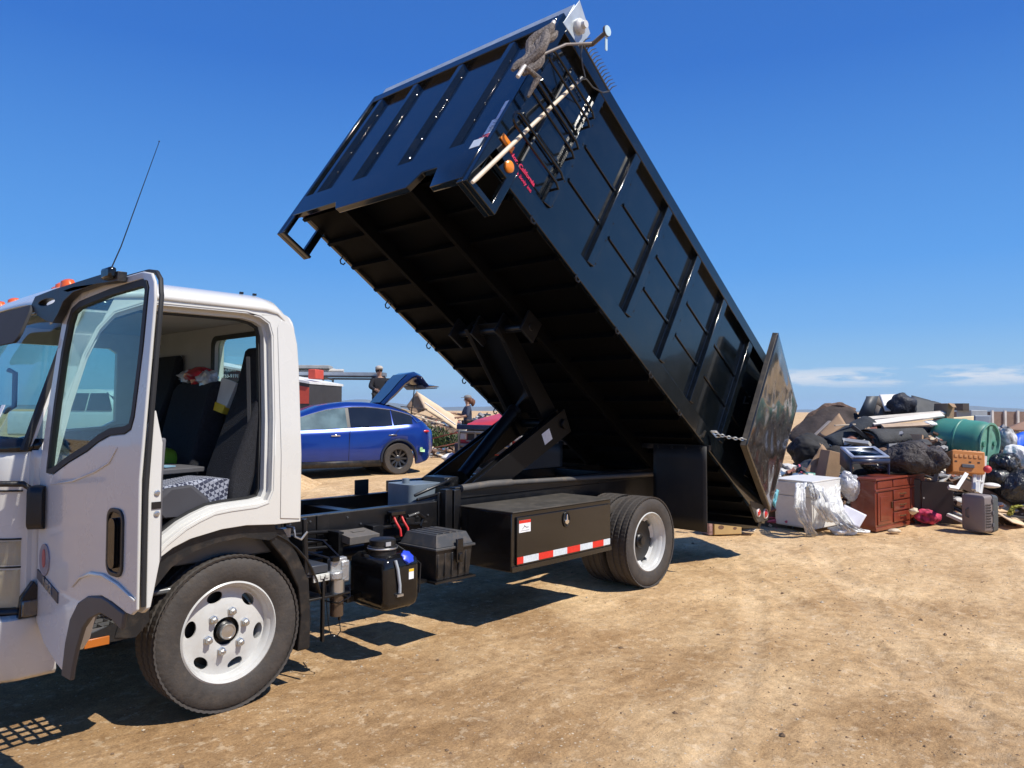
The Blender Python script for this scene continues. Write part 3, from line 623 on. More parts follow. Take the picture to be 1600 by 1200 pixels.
m = MB(); m.tube([(-.60, .86, 1.85), (-.58, .80, 1.83), (-.58, .80, 1.62), (-.62, .86, 1.58)], .016, 8); P_('grab_handle', m, HEADL)
m = MB(); m.tube([(-.80, -.90, 1.93), (-.80, -.86, 1.90), (-.845, -.86, 1.66), (-.86, -.90, 1.64)], .018, 8); P_('grab_handle', m, mat('handle_grey', (.22, .23, .24), .6))
m = MB(); m.prism(sideF, [(-.86, 1.33), (-.80, 1.62), (-.70, 1.98), (-.6, 2.03), (.02, 2.03), (.07, 2.0), (.08, 1.52), (.0, 1.48), (-.3, 1.46)], .015, .02); P_('passenger_window', m, GLS)
m = MB(); m.prism(sideF, [(-.88, .70), (-.87, 1.33), (-.3, 1.44), (.0, 1.47), (.12, 1.5), (.12, 1.0)], .045, .09); P_('passenger_door_lining', m, DARKIN)
# --- the open door
TH = R(88); HG = Vector((-.95, -1.0, 0)); DD = Vector((math.cos(TH), -math.sin(TH), 0)); DN = Vector((math.sin(TH), math.cos(TH), 0))  # DN: inward (behind the outer skin)
def dfr(s, z, c): return HG+DD*s+DN*(c+(max(0, z-1.35)/.79)*.05)+Vector((0, 0, z))
door = thing('cab_door', None, None, (0, 0, 0)); del_keys(door); door.parent = TR; door['label'] = 'driver door swung wide open'
d_out = [(.02, .68), (.02, 1.33), (.05, 1.62), (.09, 1.85), (.13, 2.02), (.17, 2.07), (.26, 2.095), (.55, 2.115), (.88, 2.12), (.955, 2.105), (.985, 2.07), (1.0, 2.0), (1.0, .89), (.965, .868), (.90, .868), (.80, .885), (.70, .893), (.60, .875), (.52, .83), (.45, .76), (.40, .66), (.36, .56), (.33, .53), (.25, .55), (.12, .60)]
d_win = [(.105, 1.325), (.12, 1.62), (.15, 1.85), (.185, 1.98), (.22, 2.035), (.30, 2.06), (.60, 2.083), (.89, 2.09), (.925, 2.08), (.945, 2.05), (.94, 1.80), (.92, 1.58), (.90, 1.53), (.85, 1.512), (.72, 1.502), (.62, 1.475), (.52, 1.435), (.35, 1.385), (.18, 1.325)]
m = MB(); m.prism(dfr, d_out, 0, .012, holes=[d_win], cuts=cutz); m.build('door_skin', WHITE, door, bev=.007, ang=30)
low = [(.02, .68), (.02, 1.33), (.16, 1.325), (.52, 1.43), (.62, 1.47), (.72, 1.49), (.90, 1.50), (1.0, 1.60), (1.0, .89), (.965, .868), (.90, .868), (.80, .885), (.70, .893), (.60, .875), (.52, .83), (.45, .76), (.40, .66), (.33, .60), (.12, .62)]
def dlow(s, z, c):
    k = min(1, max(.12, (1.62-z)/.16))*min(1, max(.35, (z-.80)/.25)) if s > .9 else 1
    return dfr(s, z, .034+(c-.034)*k)
m = MB(); m.prism(dlow, low, .034, .080, cuts=[(1, q) for q in (.95, 1.0, 1.05, 1.35, 1.48, 1.54)]); m.build('inner_shell', WHITE_IN, door, bev=.012)
m = MB(); m.prism(dfr, [(.06, .70), (.06, 1.33), (.16, 1.33), (.52, 1.43), (.72, 1.47), (.90, 1.48), (.955, 1.5), (.955, 1.05), (.86, .93), (.70, .92), (.50, .86), (.33, .66)], .082, .11, cuts=[(1, 1.35)]); m.build('door_lining', mat('door_card_grey', (.14, .14, .15), .7), door, bev=.01)
sgw = 1 if area(d_win) > 0 else -1
m = MB(); m.prism(dfr, ring(d_win, -sgw*.002), -.003, .022, holes=[ring(d_win, -sgw*.028)], cuts=cutz); m.build('window_seal', RUBB, door, bev=.003)
m = MB(); m.prism(dfr, ring(d_win, -sgw*.020), .010, .014, cuts=cutz); m.build('window_glass', GLS, door)
m = MB(); m.tube([dfr(1.003, z, .023) for z in (.90, 1.3, 1.6, 1.9, 2.02)]+[dfr(.998, 2.03, .023), dfr(.985, 2.08, .023), dfr(.95, 2.11, .023), dfr(.88, 2.122, .023), dfr(.6, 2.12, .023), dfr(.2, 2.085, .023)], .0095, 8); m.build('door_seal', RUBB, door)
m = MB(); m.frame_box(lambda a, b, c: dfr(a, b, c), (.0, .02), (1.28, 1.30), (0, .05))
m = MB(); m.prism(dfr, rrect(.748, .888, .985, 1.235, .045), -.008, 0, holes=[rrect(.762, .874, 1.00, 1.22, .035)]); hd = m.build('handle_surround', PLAS, door, bev=.004)
m = MB(); m.prism(dfr, rrect(.762, .874, 1.00, 1.22, .035), -.002, .0); m.build('handle_recess', PLASG, hd); m = MB(); m.prism(dfr, rrect(.79, .846, 1.015, 1.20, .025), -.018, -.004); m.build('door_handle', PLASG, hd, bev=.006)
m = MB(); m.prism(dfr, ell(.115, .955, .055, .068, 28), -.006, 0, cuts=()); bd = m.build('badge', mat('badge_grey', (.25, .23, .27), .3, coat=.4), door)
m = MB(); m.prism(dfr, ell(.115, .962, .018, .04, 16), -.008, -.006); m.build('badge_mark', mat('badge_red', (.45, .10, .09), .4), bd)
m = MB(); m.prism(dfr, [(.035, .865), (.275, .795), (.275, .84), (.035, .905)], -.005, 0); bd = m.build('name_plate', mat('plate_dark', (.07, .07, .08), .3), door)
M4 = basis(dfr(.165, .851, -.0075), DD-Vector((0, 0, .285)), Vector((0, 0, 1))); text('name_letters', 'NRR', .052, STEEL, bd, M4, .001)
# fender shape moulding near the arch (raised band) and black trim
m = MB(); tr_o = [(.335, .515), (.365, .65), (.41, .755), (.49, .835), (.58, .875), (.70, .892), (.80, .885), (.91, .866), (.89, .80), (.80, .825), (.70, .83), (.61, .795), (.54, .74), (.49, .66), (.45, .57), (.435, .515)]
m.prism(dfr, tr_o, -.006, .012); m.build('arch_trim', mat('arch_trim_grey', (.075, .072, .072), .5), door, bev=.006)
m = MB(); m.tube([dfr(s, z, -.004) for s, z in ((.42, .885), (.50, .935), (.60, .965), (.72, .975), (.85, .96), (.99, .925))], [.002, .005, .007, .007, .006, .003], 8); m.build('arch_crease', WHITE, door)
m = MB(); m.tube([dfr(s, z, -.002) for s, z in ((.16, 1.28), (.40, 1.31), (.62, 1.36), (.74, 1.40), (.80, 1.46))], [.001, .004, .005, .004, .001], 8); m.build('belt_crease', WHITE, door)
m = MB()
for z in (1.30, 1.225): m.lathe([(.011, 0), (.010, .004), (.005, .006), (.001, .005)], dfr(1.001, z, .064), DD, 12)
m.build('latch_screw', STEEL, door); m = MB(); m.frame_box(dfr, (.995, 1.004), (1.243, 1.268), (.045, .079)); m.build('latch', BLKF, door)
# wind deflector / upper mirror bracket on the door top
m = MB(); m.prism(lambda a, b, c: dfr(a, b, c), [(-.17, 2.07), (-.12, 2.115), (.10, 2.125), (.34, 2.13), (.61, 2.135), (.76, 2.13), (.76, 2.09), (.55, 2.10), (.33, 2.09), (.23, 2.06), (.18, 2.01), (.13, 1.975), (.04, 1.99), (-.06, 2.02)], -.04, -.005, holes=[ell(.03, 2.075, .10, .015, 16, -.02)]); wd = m.build('deflector', PLAS, door, bev=.006)
m = MB(); m.box(dfr(.70, 2.125, -.05), (.03, .09, .045), (0, 0, 0)); m.build('bracket_pivot', PLASG, wd, bev=.01)
# --- dump body (raised)
TILT = .5913; BH = Vector((5.378, 0, .9353)); UN = Vector((-math.cos(TILT), 0, math.sin(TILT))); WN = Vector((math.sin(TILT), 0, math.cos(TILT)))
def B(u, y, w): return BH+UN*u+WN*w+Vector((0, y, 0))
BL, BR, HW, HH = 4.467, -.957, 1.19, 1.54
DB = thing('dump_body', None, None, (0, 0, 0)); del_keys(DB); DB.parent = TR; DB['label'] = 'raised black steel dump body with ribbed sides'
def sidefr(s): return lambda a, b, c: B(a, s*(HW-.055+c), b)
SUNW = [(1, .14), (1, .53), (1, .95), (1, 1.3)]
for s in (-1, 1):
    fr = sidefr(s)
    m = MB(); m.prism(fr, [(BR, -.03), (BL-.02, -.03), (BL-.02, HH-.06), (BR, HH-.06)], -.012, 0, cuts=[(0, q) for q in (-.2, .45, 1.1, 1.8, 2.45, 3.1, 3.76)]); m.build('side_panel', BLK, DB, fix=True)
    m = MB(); m.prism(fr, [(BR, -.05), (BL-.34, -.05), (BL-.34, .135), (BR, .135)], .0015, .046); m.build('bottom_rail', BLK, DB, bev=.006)
    m = MB(); m.frame_box(lambda a, b, c: B(a, b, c), (BR, BL-.1), tuple(sorted((s*(HW+.004), s*(HW-.09)))), (HH-.125, HH)); m.build('top_rail', BLK, DB, bev=.006)
    for i, u in enumerate((3.76, 3.10, 2.45, 1.79, 1.13, .42, -.26)):
        m = MB(); m.prism(fr, [(u-.045, .16), (u+.045, .136), (u+.045, HH-.125), (u-.045, HH-.125)], .0, .055)
        m.build('rib', BLK, DB, bev=.004)
        # seam welds on the flanks of the rib
        m = MB()
        for k in range(6):
            w = .22+k*.22+rnd.uniform(-.03, .03); m.ball(fr(u-.048, w, .05), (.014, .014, .03), 1)
        m.tube([fr(u-.05, .17, .004), fr(u-.05, HH-.13, .004)], .006, 5); m.tube([fr(u+.05, .17, .004), fr(u+.05, HH-.13, .004)], .006, 5)
        m.build('weld_bead', BLK, DB)
        nx = (3.76, 3.10, 2.45, 1.79, 1.13, .42, -.26, BR)[i+1]
        for w in (.56, .95):
            m = MB(); a0, a1 = u-.12, nx+.05
            m.prism(lambda a, b, c: fr(a, w+b, c), [(a0, -.013), (a0+.012, .013), (a1, .013), (a1, -.013)], -.001, .014); m.build('stiffener', BLK, DB, bev=.004)
    for w in (.56, .95):
        m = MB(); m.prism(lambda a, b, c: fr(a, w+b, c), [(BL-.16, -.013), (BL-.16, .013), (3.81, .013), (3.81, -.013)], -.001, .014); m.build('stiffener', BLK, DB, bev=.004)
    # front corner post with the step loop below the floor
    P = [(BL, HH), (BL, -.335), (BL-.335, -.335), (BL-.335, .135), (BL-.10, .16), (BL-.10, HH)]
    m = MB(); m.prism(lambda a, b, c: B(a, s*(HW-.045+c), b), P, 0, .050, holes=[[(BL-.065, -.03), (BL-.27, -.03), (BL-.27, -.285), (BL-.065, -.285)]]); 
    m.frame_box(B, (BL-.335, BL), tuple(sorted((s*(HW-.10), s*(HW-.046)))), (-.335, -.31)); m.frame_box(B, (BL-.02, BL-.002), tuple(sorted((s*(HW-.10), s*(HW-.046)))), (-.309, -.0))
    m.build('corner_post', BLK, DB, bev=.006)
    for u in (3.84, 3.19, 2.53, 1.90, 1.3):
        m = MB(); y = s*(HW-.0)
        m.tube([B(u, y, -.045), B(u, y, -.075), B(u-.022, y, -.092), B(u-.05, y, -.08), B(u-.054, y, -.055)], .007, 6); m.build('tie_hook', BLKF, DB)
# front wall
m = MB(); m.prism(lambda a, b, c: B(BL-.05+c, a, b), [(-HW+.05, -.05), (HW-.05, -.05), (HW-.05, HH-.05), (-HW+.05, HH-.05)], -.012, 0, cuts=[(0, y) for y in (-.7, -.1, .5, 1.0)]); m.build('front_wall', BLK, DB)
m = MB(); m.frame_box(B, (BL-.09, BL-.001), (-HW+.051, HW-.051), (HH-.105, HH-.001)); m.build('front_top_rail', BLK, DB, bev=.006)
m = MB(); m.prism(lambda a, b, c: B(BL-.045+c, a, b), [(-HW+.05, .12), (HW-.05, .12), (HW-.05, -.12), (.48, -.12), (.40, -.22), (-.50, -.22), (-.58, -.08), (-.75, -.08), (-.80, -.30), (-HW+.12, -.30), (-HW+.05, -.30)], 0, .05); m.build('front_cross_beam', BLK, DB, bev=.008)
for y in (-.70, -.10, .50, 1.02):
    m = MB(); m.loft([[B(BL-.0495, y-.07, w), B(BL-.008, y-.03, w), B(BL-.008, y+.03, w), B(BL-.0495, y+.07, w)] for w in (.122, HH-.106)], closed=True, caps=True); m.build('rib', BLK, DB, bev=.002)
    m = MB()
    for k in range(5): m.ball(B(BL-.046, y-.07, .2+k*.26+rnd.uniform(-.05, .05)), (.012, .014, .03), 1)
    m.build('weld_bead', BLK, DB)
# floor and its under-frame
m = MB(); m.frame_box(B, (BR, BL-.06), (-HW+.06, HW-.06), (-.028, -.016)); m.build('floor_plate', UNDER, DB)
for s in (-1, 1):
    m = MB(); m.frame_box(B, (BR+.02, BL-.05), (s*.42-.022, s*.42+.022), (-.16, -.03)); m.build('long_sill', UNDER, DB, bev=.006)
for k in range(17):
    u = BR+.20+k*.32
    m = MB()
    for a, b in ((-1.13, -.462), (-.378, .378), (.462, 1.13)): m.frame_box(B, (u-.016, u+.016), (a, b), (-.085, -.029))
    m.build('floor_cross_member', UNDER, DB)
m = MB(); m.tube([B(2.80, -.52, -.20), B(2.80, .42, -.20)], .035, 10)
for y in (-.5, -.2, .1, .38): m.frame_box(B, (2.70, 2.90), (y-.012, y+.012), (-.30, -.09))
m.build('hoist_mount', BLKF, DB, bev=.003)
# rear: sill, light plates, chain, doors
m = MB(); m.frame_box(B, (BR-.03, BR+.04), (-1.13, 1.13), (-.11, -.03)); m.build('rear_sill', BLKF, DB, bev=.005)
BRN = mat('dusty_rear_frame', (.05, .043, .034), .5, var=.3, dirt=.7, dcol=(.16, .125, .085), vs=7)
for s in (-1, 1):
    pl = thing('light_plate', None, None); del_keys(pl); pl.parent = DB
    m = MB(); m.prism(lambda a, b, c: B(BR+.0+a, s*(1.155+c), b), [(.46, -.02), (.30, .05), (.10, .12), (-.03, .14), (-.05, .02), (.16, -.12), (.22, -.115), (.40, -.06)], 0, .03); m.build('plate', BRN, pl, bev=.004)
    for (a, b, r) in ((.06, .045, .058), (.225, -.035, .046)):
        m = MB(); m.lathe([(r, .03), (r, .040), (r*.85, .047), (r*.8, .040)], B(BR+a, s*1.155, b), (0, s, 0), 20); m.build('light_rim', mat('light_rim_pale', (.62, .55, .52), .5), pl)
        m = MB(); m.lathe([(r*.82, .036), (r*.6, .048), (.001, .052)], B(BR+a, s*1.155, b), (0, s, 0), 20); m.build('tail_light', REDL, pl)
PH = .186
def rdoor(s, phi, wd, nm, lab=None):
    o = B(BR-.01, s*1.21, 0); dr = UN*math.cos(phi)+Vector((0, s, 0))*math.sin(phi); nr = dr.cross(WN).normalized()*(1)
    e = thing('tailgate_door', None, None); del_keys(e); e.parent = DB
    if lab: e['label'] = lab
    f = lambda a, b, c: o+dr*a+WN*b+nr*c
    def dent(a, b, c): 
        k = min(1, 6*min(a-.03, wd-a, b-.1, 1.52-b)) ; k = max(0, k)
        return f(a, b, c+k*(.016*noise.noise(Vector((a*2.6, b*2.6, 4)))+.005*noise.noise(Vector((a*6, b*6, 9)))))
    na, nb = 34, 40; vs = [dent(.03+(wd-.03)*i/na, .10+1.42*j/nb, .0) for i in range(na+1) for j in range(nb+1)]
    m = MB(); m.add(vs, [(i*(nb+1)+j, i*(nb+1)+j+1, (i+1)*(nb+1)+j+1, (i+1)*(nb+1)+j) for i in range(na) for j in range(nb)])
    m.build('door_sheet', mat('black_scuffed_gloss', (.014, .014, .013), .17, coat=.5, var=.4, vs=4, dirt=.35, dcol=(.12, .105, .08)), e, solid=.006)
    m = MB()
    for a0, a1, b0, b1 in ((.0, .05, .10, 1.52), (wd-.05, wd, .10, 1.52), (.05, wd-.05, .10, .15), (.05, wd-.05, 1.47, 1.52)): m.frame_box(f, (a0, a1), (b0, b1), (.006, .06) if s < 0 else (-.06, -.006))
    m.build('door_frame', BRN, e, bev=.004); return e, f
D1, DF = rdoor(-1, PH, 1.44, 'near'); rdoor(1, .12, 1.18, 'far')
def chain(p, q, n, m, sag=.02):
    p, q = Vector(p), Vector(q); L = (q-p).length; sl_ = L/n
    for i in range(n):
        t = (i+.5)/n; c = p.lerp(q, t)-Vector((0, 0, sag*4*t*(1-t))); d = (q-p).normalized(); sd = Vector((0, 0, 1)) if i % 2 else d.cross(Vector((0, 0, 1))).normalized()
        sd = (sd-d*sd.dot(d)).normalized(); a, b = sl_*.66, sl_*.33
        m.tube([c+d*(a*math.cos(k*math.pi/5))+sd*(b*math.sin(k*math.pi/5)) for k in range(10)], .0055, 5, closed=True)
m = MB(); chain(B(.70, -1.21, .10), B(.44, -1.46, .18), 11, m); m.tube([B(.70, -1.21, .10), B(.66, -1.24, .13), B(.60, -1.28, .10), B(.64, -1.25, .07), B(.70, -1.21, .10)], .008, 6); m.build('door_chain', mat('zinc_chain', (.62, .64, .62), .3, metal=.8), DB)
m = MB(); m.tube([B(-.02, -1.16, 1.02), B(-.02, -1.22, 1.02), B(-.02, -1.22, .93), B(-.02, -1.16, .93)], .008, 6); m.build('latch_staple', STEEL, DB)
# mud flaps hung behind the rear wheels
for s in (-1, 1):
    e = thing('mud_flap', None, None); del_keys(e); e.parent = TR
    m = MB(); n = 12
    m.loft([[(4.78+.03*math.sin((y-.6)*5)*(1-k/6), s*y, .42+.84*k/6) for y in [.60+.60*i/n for i in range(n+1)]] for k in range(7)]); m.build('rubber_sheet', mat('mudflap_rubber', (.012, .012, .012), .55, var=.3, dirt=.3, dcol=(.06, .05, .038), vs=3), e, solid=.012)
    m = MB(); m.frame_box(W0, (4.79, 4.84), tuple(sorted((s*.45, s*1.22))), (1.22, 1.27))
    for i in range(4): m.cyl((4.795, s*(.66+.16*i), 1.24), (4.765, s*(.66+.16*i), 1.24), .014, 6)
    m.build('hanger_bar', STEEL if False else BLKF, e)
# side decals, lamps, text
e0 = lambda a, b, c=0: B(a, -(HW+.006)-c, b)
m = MB(); m.prism(lambda a, b, c: B(a, -(HW+.006)-c, b), [(4.405, .150), (4.265, .150), (4.265, .205), (4.405, .205)], -.0, .012); m.build('amber_reflector', ORANGE, DB, bev=.003)
m = MB(); m.lathe([(.045, 0), (.045, .012), (.032, .022), (.001, .024)], B(4.225, -HW-.005, .055), (0, -1, 0), 20); m.build('amber_marker_light', ORANGE, DB)
M4 = basis(B(4.11, -(HW-.055)-.0035, .235), -UN, WN)
sgn = thing('dealer_lettering', None, None); del_keys(sgn); sgn.parent = DB
text('lettering_line', 'Nor. California', .052, REDINK, sgn, basis(B(4.105, -(HW-.055)-.0485, .165), -UN, WN), .0012); text('lettering_line', 'Truck & Body Inc', .045, REDINK, sgn, basis(B(4.105, -(HW-.055)-.0485, .100), -UN, WN), .0012)
# stickers low on the front wall near side
st = thing('warning_stickers', None, None); del_keys(st); st.parent = DB
for y0, y1, w0, w1, c in ((-1.12, -.97, .125, .215, PAPER), (-1.12, -1.02, .02, .108, mat('sticker_grey', (.62, .68, .72), .5)), (-1.13, -1.00, .218, .40, PAPER), (-1.135, -1.035, .403, .50, mat('sticker_lilac', (.66, .67, .80), .5)), (-1.137, -1.03, .503, .60, PAPER)):
    m = MB(); m.frame_box(lambda a, b, c_: B((BL-.0485 if w0 > .11 else BL+.0065)+c_, a, b), (y0, y1), (w0, w1), (0, .0015)); m.build('sticker', c, st)
m = MB(); m.frame_box(lambda a, b, c_: B(BL-.0465+c_, a, b), (-1.12, -.97), (.195, .212), (0, .001)); m.frame_box(lambda a, b, c_: B(BL-.0465+c_, a, b), (-1.13, -1.00), (.22, .236), (0, .001)); m.build('sticker_stripe', REDR, st)
m = MB()
for k in range(9): m.frame_box(lambda a, b, c_: B(BL-.0465+c_, a, b), (-1.12, -1.12+rnd.uniform(.06, .10)), (.255+k*.016, .259+k*.016), (0, .001))
m.build('sticker_print', INK, st)
# tool rack: three hairpins on the near side front bay
rk = thing('tool_rack', None, None); del_keys(rk); rk.parent = DB
YR = -(HW+.10)
for w0 in (.26, .60, .96):
    m = MB(); ww = .105
    pts = [B(3.80, -HW, w0), B(3.80, YR+.02, w0), B(3.86, YR, w0), B(4.40, YR, w0)]+[B(4.40+.055*math.sin(t), YR, w0+ww/2-ww/2*math.cos(t)) for t in [math.pi*k/8 for k in range(1, 8)]]+[B(4.40, YR, w0+ww), B(3.86, YR, w0+ww), B(3.80, YR+.02, w0+ww), B(3.80, -HW, w0+ww)]
    m.tube(pts, .0115, 8); m.build('rack_bar', PLASG, rk)
    m = MB(); m.tube([B(4.36, -HW+.035, w0-.08), B(3.84, -HW+.035, w0-.08)], .008, 6); m.build('rack_back_bar', BLKF, rk)
m = MB(); m.tube([B(4.13, -HW+.035, .12), B(4.13, -HW+.035, 1.30)], .016, 8); m.build('rack_upright', BLKF, rk)
# tarp system
tp = thing('tarp_system', None, None); del_keys(tp); tp.parent = DB
m = MB(); m.prism(lambda a, b, c: B(a, -(HW-.0)-c, b), [(4.43, 1.46), (4.40, 1.80), (4.16, 1.70), (4.18, 1.48)], 0, .006); m.frame_box(B, (4.20, 4.42), (-HW+.0, HW), (1.545, 1.72)); m.build('tarp_housing', GALV, tp, bev=.004)
m = MB(); m.lathe([(.062, 0), (.062, .03), (.05, .045), (.03, .05), (.03, .08), (.001, .08)], B(4.29, -HW-.006, 1.60), (0, -1, 0), 20); m.build('tarp_motor', mat('motor_white', (.62, .62, .60), .35, coat=.4), tp)
m = MB(); m.tube([B(4.20, -1.22, 1.46), B(4.19, -1.34, 1.44), B(4.24, -1.50, 1.44)], .018, 8); m.lathe([(.042, 0), (.042, .012), (.012, .014), (.001, .014)], B(4.245, -1.50, 1.44), (0, -1, 0), 20); m.build('tarp_arm', mat('rusty_arm', (.20, .17, .15), .5, metal=.4, var=.3), tp)
m = MB(); m.prism(lambda a, b, c: B(4.245, -1.50-c, 1.44)+Vector((a, 0, b)), rrect(-.014, .014, -.15, -.02, .012), 0, .006); m.lathe([(.040, 0), (.040, .004), (.001, .005)], B(4.245, -1.516, 1.44), (0, -1, 0), 20); m.build('arm_cap', mat('cap_pale_blue', (.52, .68, .76), .4), tp)
m = MB(); m.tube([B(4.20, -1.34, 1.44), B(4.40, -1.34, 1.15), B(4.56, -1.33, .78)], .011, 8); m.build('tarp_bow', mat('rusty_arm', (.2, .17, .15)), tp)
tp2 = thing('rolled_mesh_tarp', None, None); del_keys(tp2); tp2.parent = DB
MESHT = mat('mesh_tarp', (.17, .145, .13), .9, var=.6, vs=70, bump=.6, bs=120)
a, b = B(BL+.11, -1.33, 1.15), B(BL+.11, -1.285, .60)
m = MB(); m.tube([a+(a-b)*.06, b-(a-b)*.06], .016, 8); m.build('roller_tube', mat('tube_pale', (.66, .62, .58), .5), tp2)
m = MB()
for k in range(7):
    o_ = Vector((rnd.uniform(-.03, .03), rnd.uniform(-.03, .03), rnd.uniform(-.01, .01))); pts = []; 
    for i in range(15):
        t = i/14; pts.append(a.lerp(b, .04+.92*t)+o_*(1+math.sin(t*9+k))+Vector((0, .02*math.sin(k+t*5), -.01*math.sin(t*7+k))))
    m.tube(pts, [.012+.020*math.sin(math.pi*i/14)**.5+.006*rnd.random() for i in range(15)], 8)
m.build('bundled_mesh', MESHT, tp2)
m = MB(); m.tube([b.lerp(a, .1)+Vector((0, -.03, 0)), b.lerp(a, .25)+Vector((.05, -.05, -.12)), b.lerp(a, .02)+Vector((.06, -.02, -.16))], [.015, .03, .012], 8); m.build('loose_mesh', MESHT, tp2)
# --- hoist
HBK = mat('hoist_black', (.003, .003, .0035), .42, coat=0, var=.3, spec=.3); ho = thing('hoist', None, None); del_keys(ho); ho.parent = TR
A = Vector((2.50, 0, .93)); Cc = Vector((3.62, 0, 1.48)); T = B(2.80, 0, -.20)
def bar(m, p, q, y0, y1, h0, h1):
    d = (q-p).normalized(); nn = Vector((-d.z, 0, d.x)); L = (q-p).length
    m.prism(lambda a, b, c: p+d*a+nn*b+Vector((0, c, 0)), [(-.08, -h0/2), (L+.08, -h1/2), (L+.08, h1/2), (-.08, h0/2)], y0, y1)
m = MB()
for y in (-.33, -.25, .22, .30): bar(m, A, Cc, y, y+.02, .20, .24)
bar(m, A+Vector((.1, 0, .1)), Cc+Vector((-.1, 0, .05)), -.31, -.25, .03, .03); m.cyl(A+Vector((0, -.40, 0)), A+Vector((0, .40, 0)), .04); m.cyl(Cc+Vector((0, -.36, 0)), Cc+Vector((0, .36, 0)), .045)
m.build('lower_arm', HBK, ho, bev=.004)
m = MB()
for y in (-.22, .17): bar(m, Cc, T, y, y+.05, .22, .14)
bar(m, Cc+(T-Cc)*.2, T, -.165, .165, .01, .01)
m.build('upper_arm', HBK, ho, bev=.004)
m = MB(); p = A+Vector((.12, 0, .10)); q = Cc+(T-Cc)*.28; d = (q-p).normalized(); m.cyl(p, p+d*.85, .06, 24); m.cyl(p+d*.85, p+d*.90, .068, 24); m.build('hydraulic_cylinder', HBK, ho)
m = MB(); m.cyl(p+d*.9, q, .04, 20); m.build('cylinder_rod', CHROME, ho)
m = MB(); dd_ = (Cc-A).normalized(); nn_ = Vector((-dd_.z, 0, dd_.x)); m.frame_box(lambda a, b, c: A+dd_*a+nn_*b+Vector((0, -.332-c, 0)), (.92, 1.04), (-.05, .06), (0, .002)); m.build('warning_label', PAPER, ho)
m = MB(); m.prism(lambda a, b, c: Vector((a, b, c)), rrect(1.90, 2.24, -.16, .16, .05), .80, 1.01); m.cyl((1.98, 0, 1.0), (1.98, 0, 1.05), .03, 12); rs = m.build('hydraulic_tank', mat('tank_blue_grey', (.16, .20, .24), .45, var=.15), TR, bev=.02)
m = MB(); m.box((2.32, -.05, .98), (.16, .26, .14)); m.cyl((2.30, -.19, 1.0), (2.30, -.10, 1.0), .05); m.tube([(2.3, -.2, 1.03), (2.1, -.25, 1.0), (1.9, -.2, .93)], .014, 6); m.tube([(2.3, -.22, 1.0), (2.2, -.3, .96), (2.0, -.3, .93), (1.8, -.35, .92)], .014, 6); m.build('hydraulic_pump', BLKF, TR, bev=.006)
m = MB(); m.tube([(2.18, -.44, .985), (2.5, -.46, 1.0), (2.75, -.46, .995)], .03, 10); m.tube([(2.75, -.46, .995), (5.2, -.47, .93)], .022, 10); m.build('hydraulic_line', mat('dusty_pipe', (.09, .085, .08), .6, dirt=.4), TR)
# --- toolbox
tb = thing('side_toolbox', None, None); del_keys(tb); tb.parent = TR; x0, x1, z0, z1 = 2.12, 3.385, .415, .86
BLKT = mat('black_toolbox_paint', (.009, .008, .0075), .22, coat=.35, var=.3, vs=2, rv=.1)
m = MB(); m.frame_box(W0, (x0, x1), (-1.035, -.50), (z0, z1-.012)); m.build('box', BLKT, tb, bev=.006)
m = MB(); m.frame_box(W0, (x0-.006, x1+.006), (-1.056, -.495), (z1-.010, z1)); m.build('top_plate', mat('dusty_top_plate', (.055, .050, .042), .62, var=.25, dirt=.5, dcol=(.13, .105, .08)), tb, bev=.003)
m = MB(); m.frame_box(W0, (x0+.045, x1-.03), (-1.052, -1.037), (z0+.045, z1-.045)); m.build('toolbox_door', BLKT, tb, bev=.004)
m = MB(); m.prism(lambda a, b, c: Vector((a, -1.0525-c, b)), ell(2.745, .745, .045, .062, 28), 0, .010, holes=[ell(2.745, .745, .034, .050, 28)]); lt = m.build('latch_bezel', BLKF, tb, bev=.002)
m = MB(); m.prism(lambda a, b, c: Vector((a, -1.0535-c, b)), ell(2.745, .745, .033, .049, 24), 0, .001); m.build('latch_recess', INK, lt)
m = MB(); m.prism(lambda a, b, c: Vector((a, -1.055-c, b)), [(2.739, .785), (2.751, .785), (2.752, .745), (2.770, .735), (2.768, .718), (2.745, .705), (2.722, .718), (2.720, .735), (2.738, .745)], 0, .012); m.build('latch_handle', CHROME, lt, bev=.002)
m = MB(); m.frame_box(W0, (2.185, 2.315), (-1.0535, -1.0522), (.70, .79)); sk = m.build('sticker', PAPER, tb); m = MB(); m.frame_box(W0, (2.185, 2.315), (-1.0545, -1.0536), (.768, .79)); m.build('sticker_header', REDR, sk)
m = MB(); m.tube([(2.22, -1.0545, .725), (2.25, -1.0545, .745), (2.24, -1.0545, .75), (2.265, -1.0545, .735), (2.29, -1.0545, .735)], .002, 4); m.frame_box(W0, (2.20, 2.30), (-1.0545, -1.0538), (.712, .714)); m.build('sticker_print', INK, sk)
for i, (a, b, c) in enumerate(((2.165, 2.235, 0), (2.235, 2.41, 1), (2.41, 2.585, 0), (2.585, 2.76, 1), (2.76, 2.93, 0), (2.93, 3.10, 1), (3.10, 3.255, 0), (3.255, 3.35, 1))):
    m = MB(); m.frame_box(W0, (a, b), (-1.0535, -1.0522), (.472, .522)); m.build('reflective_tape', SILR if c else REDR, tb)
m = MB(); m.frame_box(W0, (x0, x1), (-1.045, -1.036), (z0, z0+.04)); m.tube([(2.4, -.95, z0-.02), (2.4, -.85, z0-.05), (2.4, -.5, z0+.05)], .012, 6); m.build('bottom_lip', BLKT, tb, bev=.002)
m = MB()
for x in (2.25, 3.25): m.frame_box(W0, (x-.04, x+.04), (-.50, -.44), (.5, .85))
m.build('toolbox_bracket', BLKF, tb)
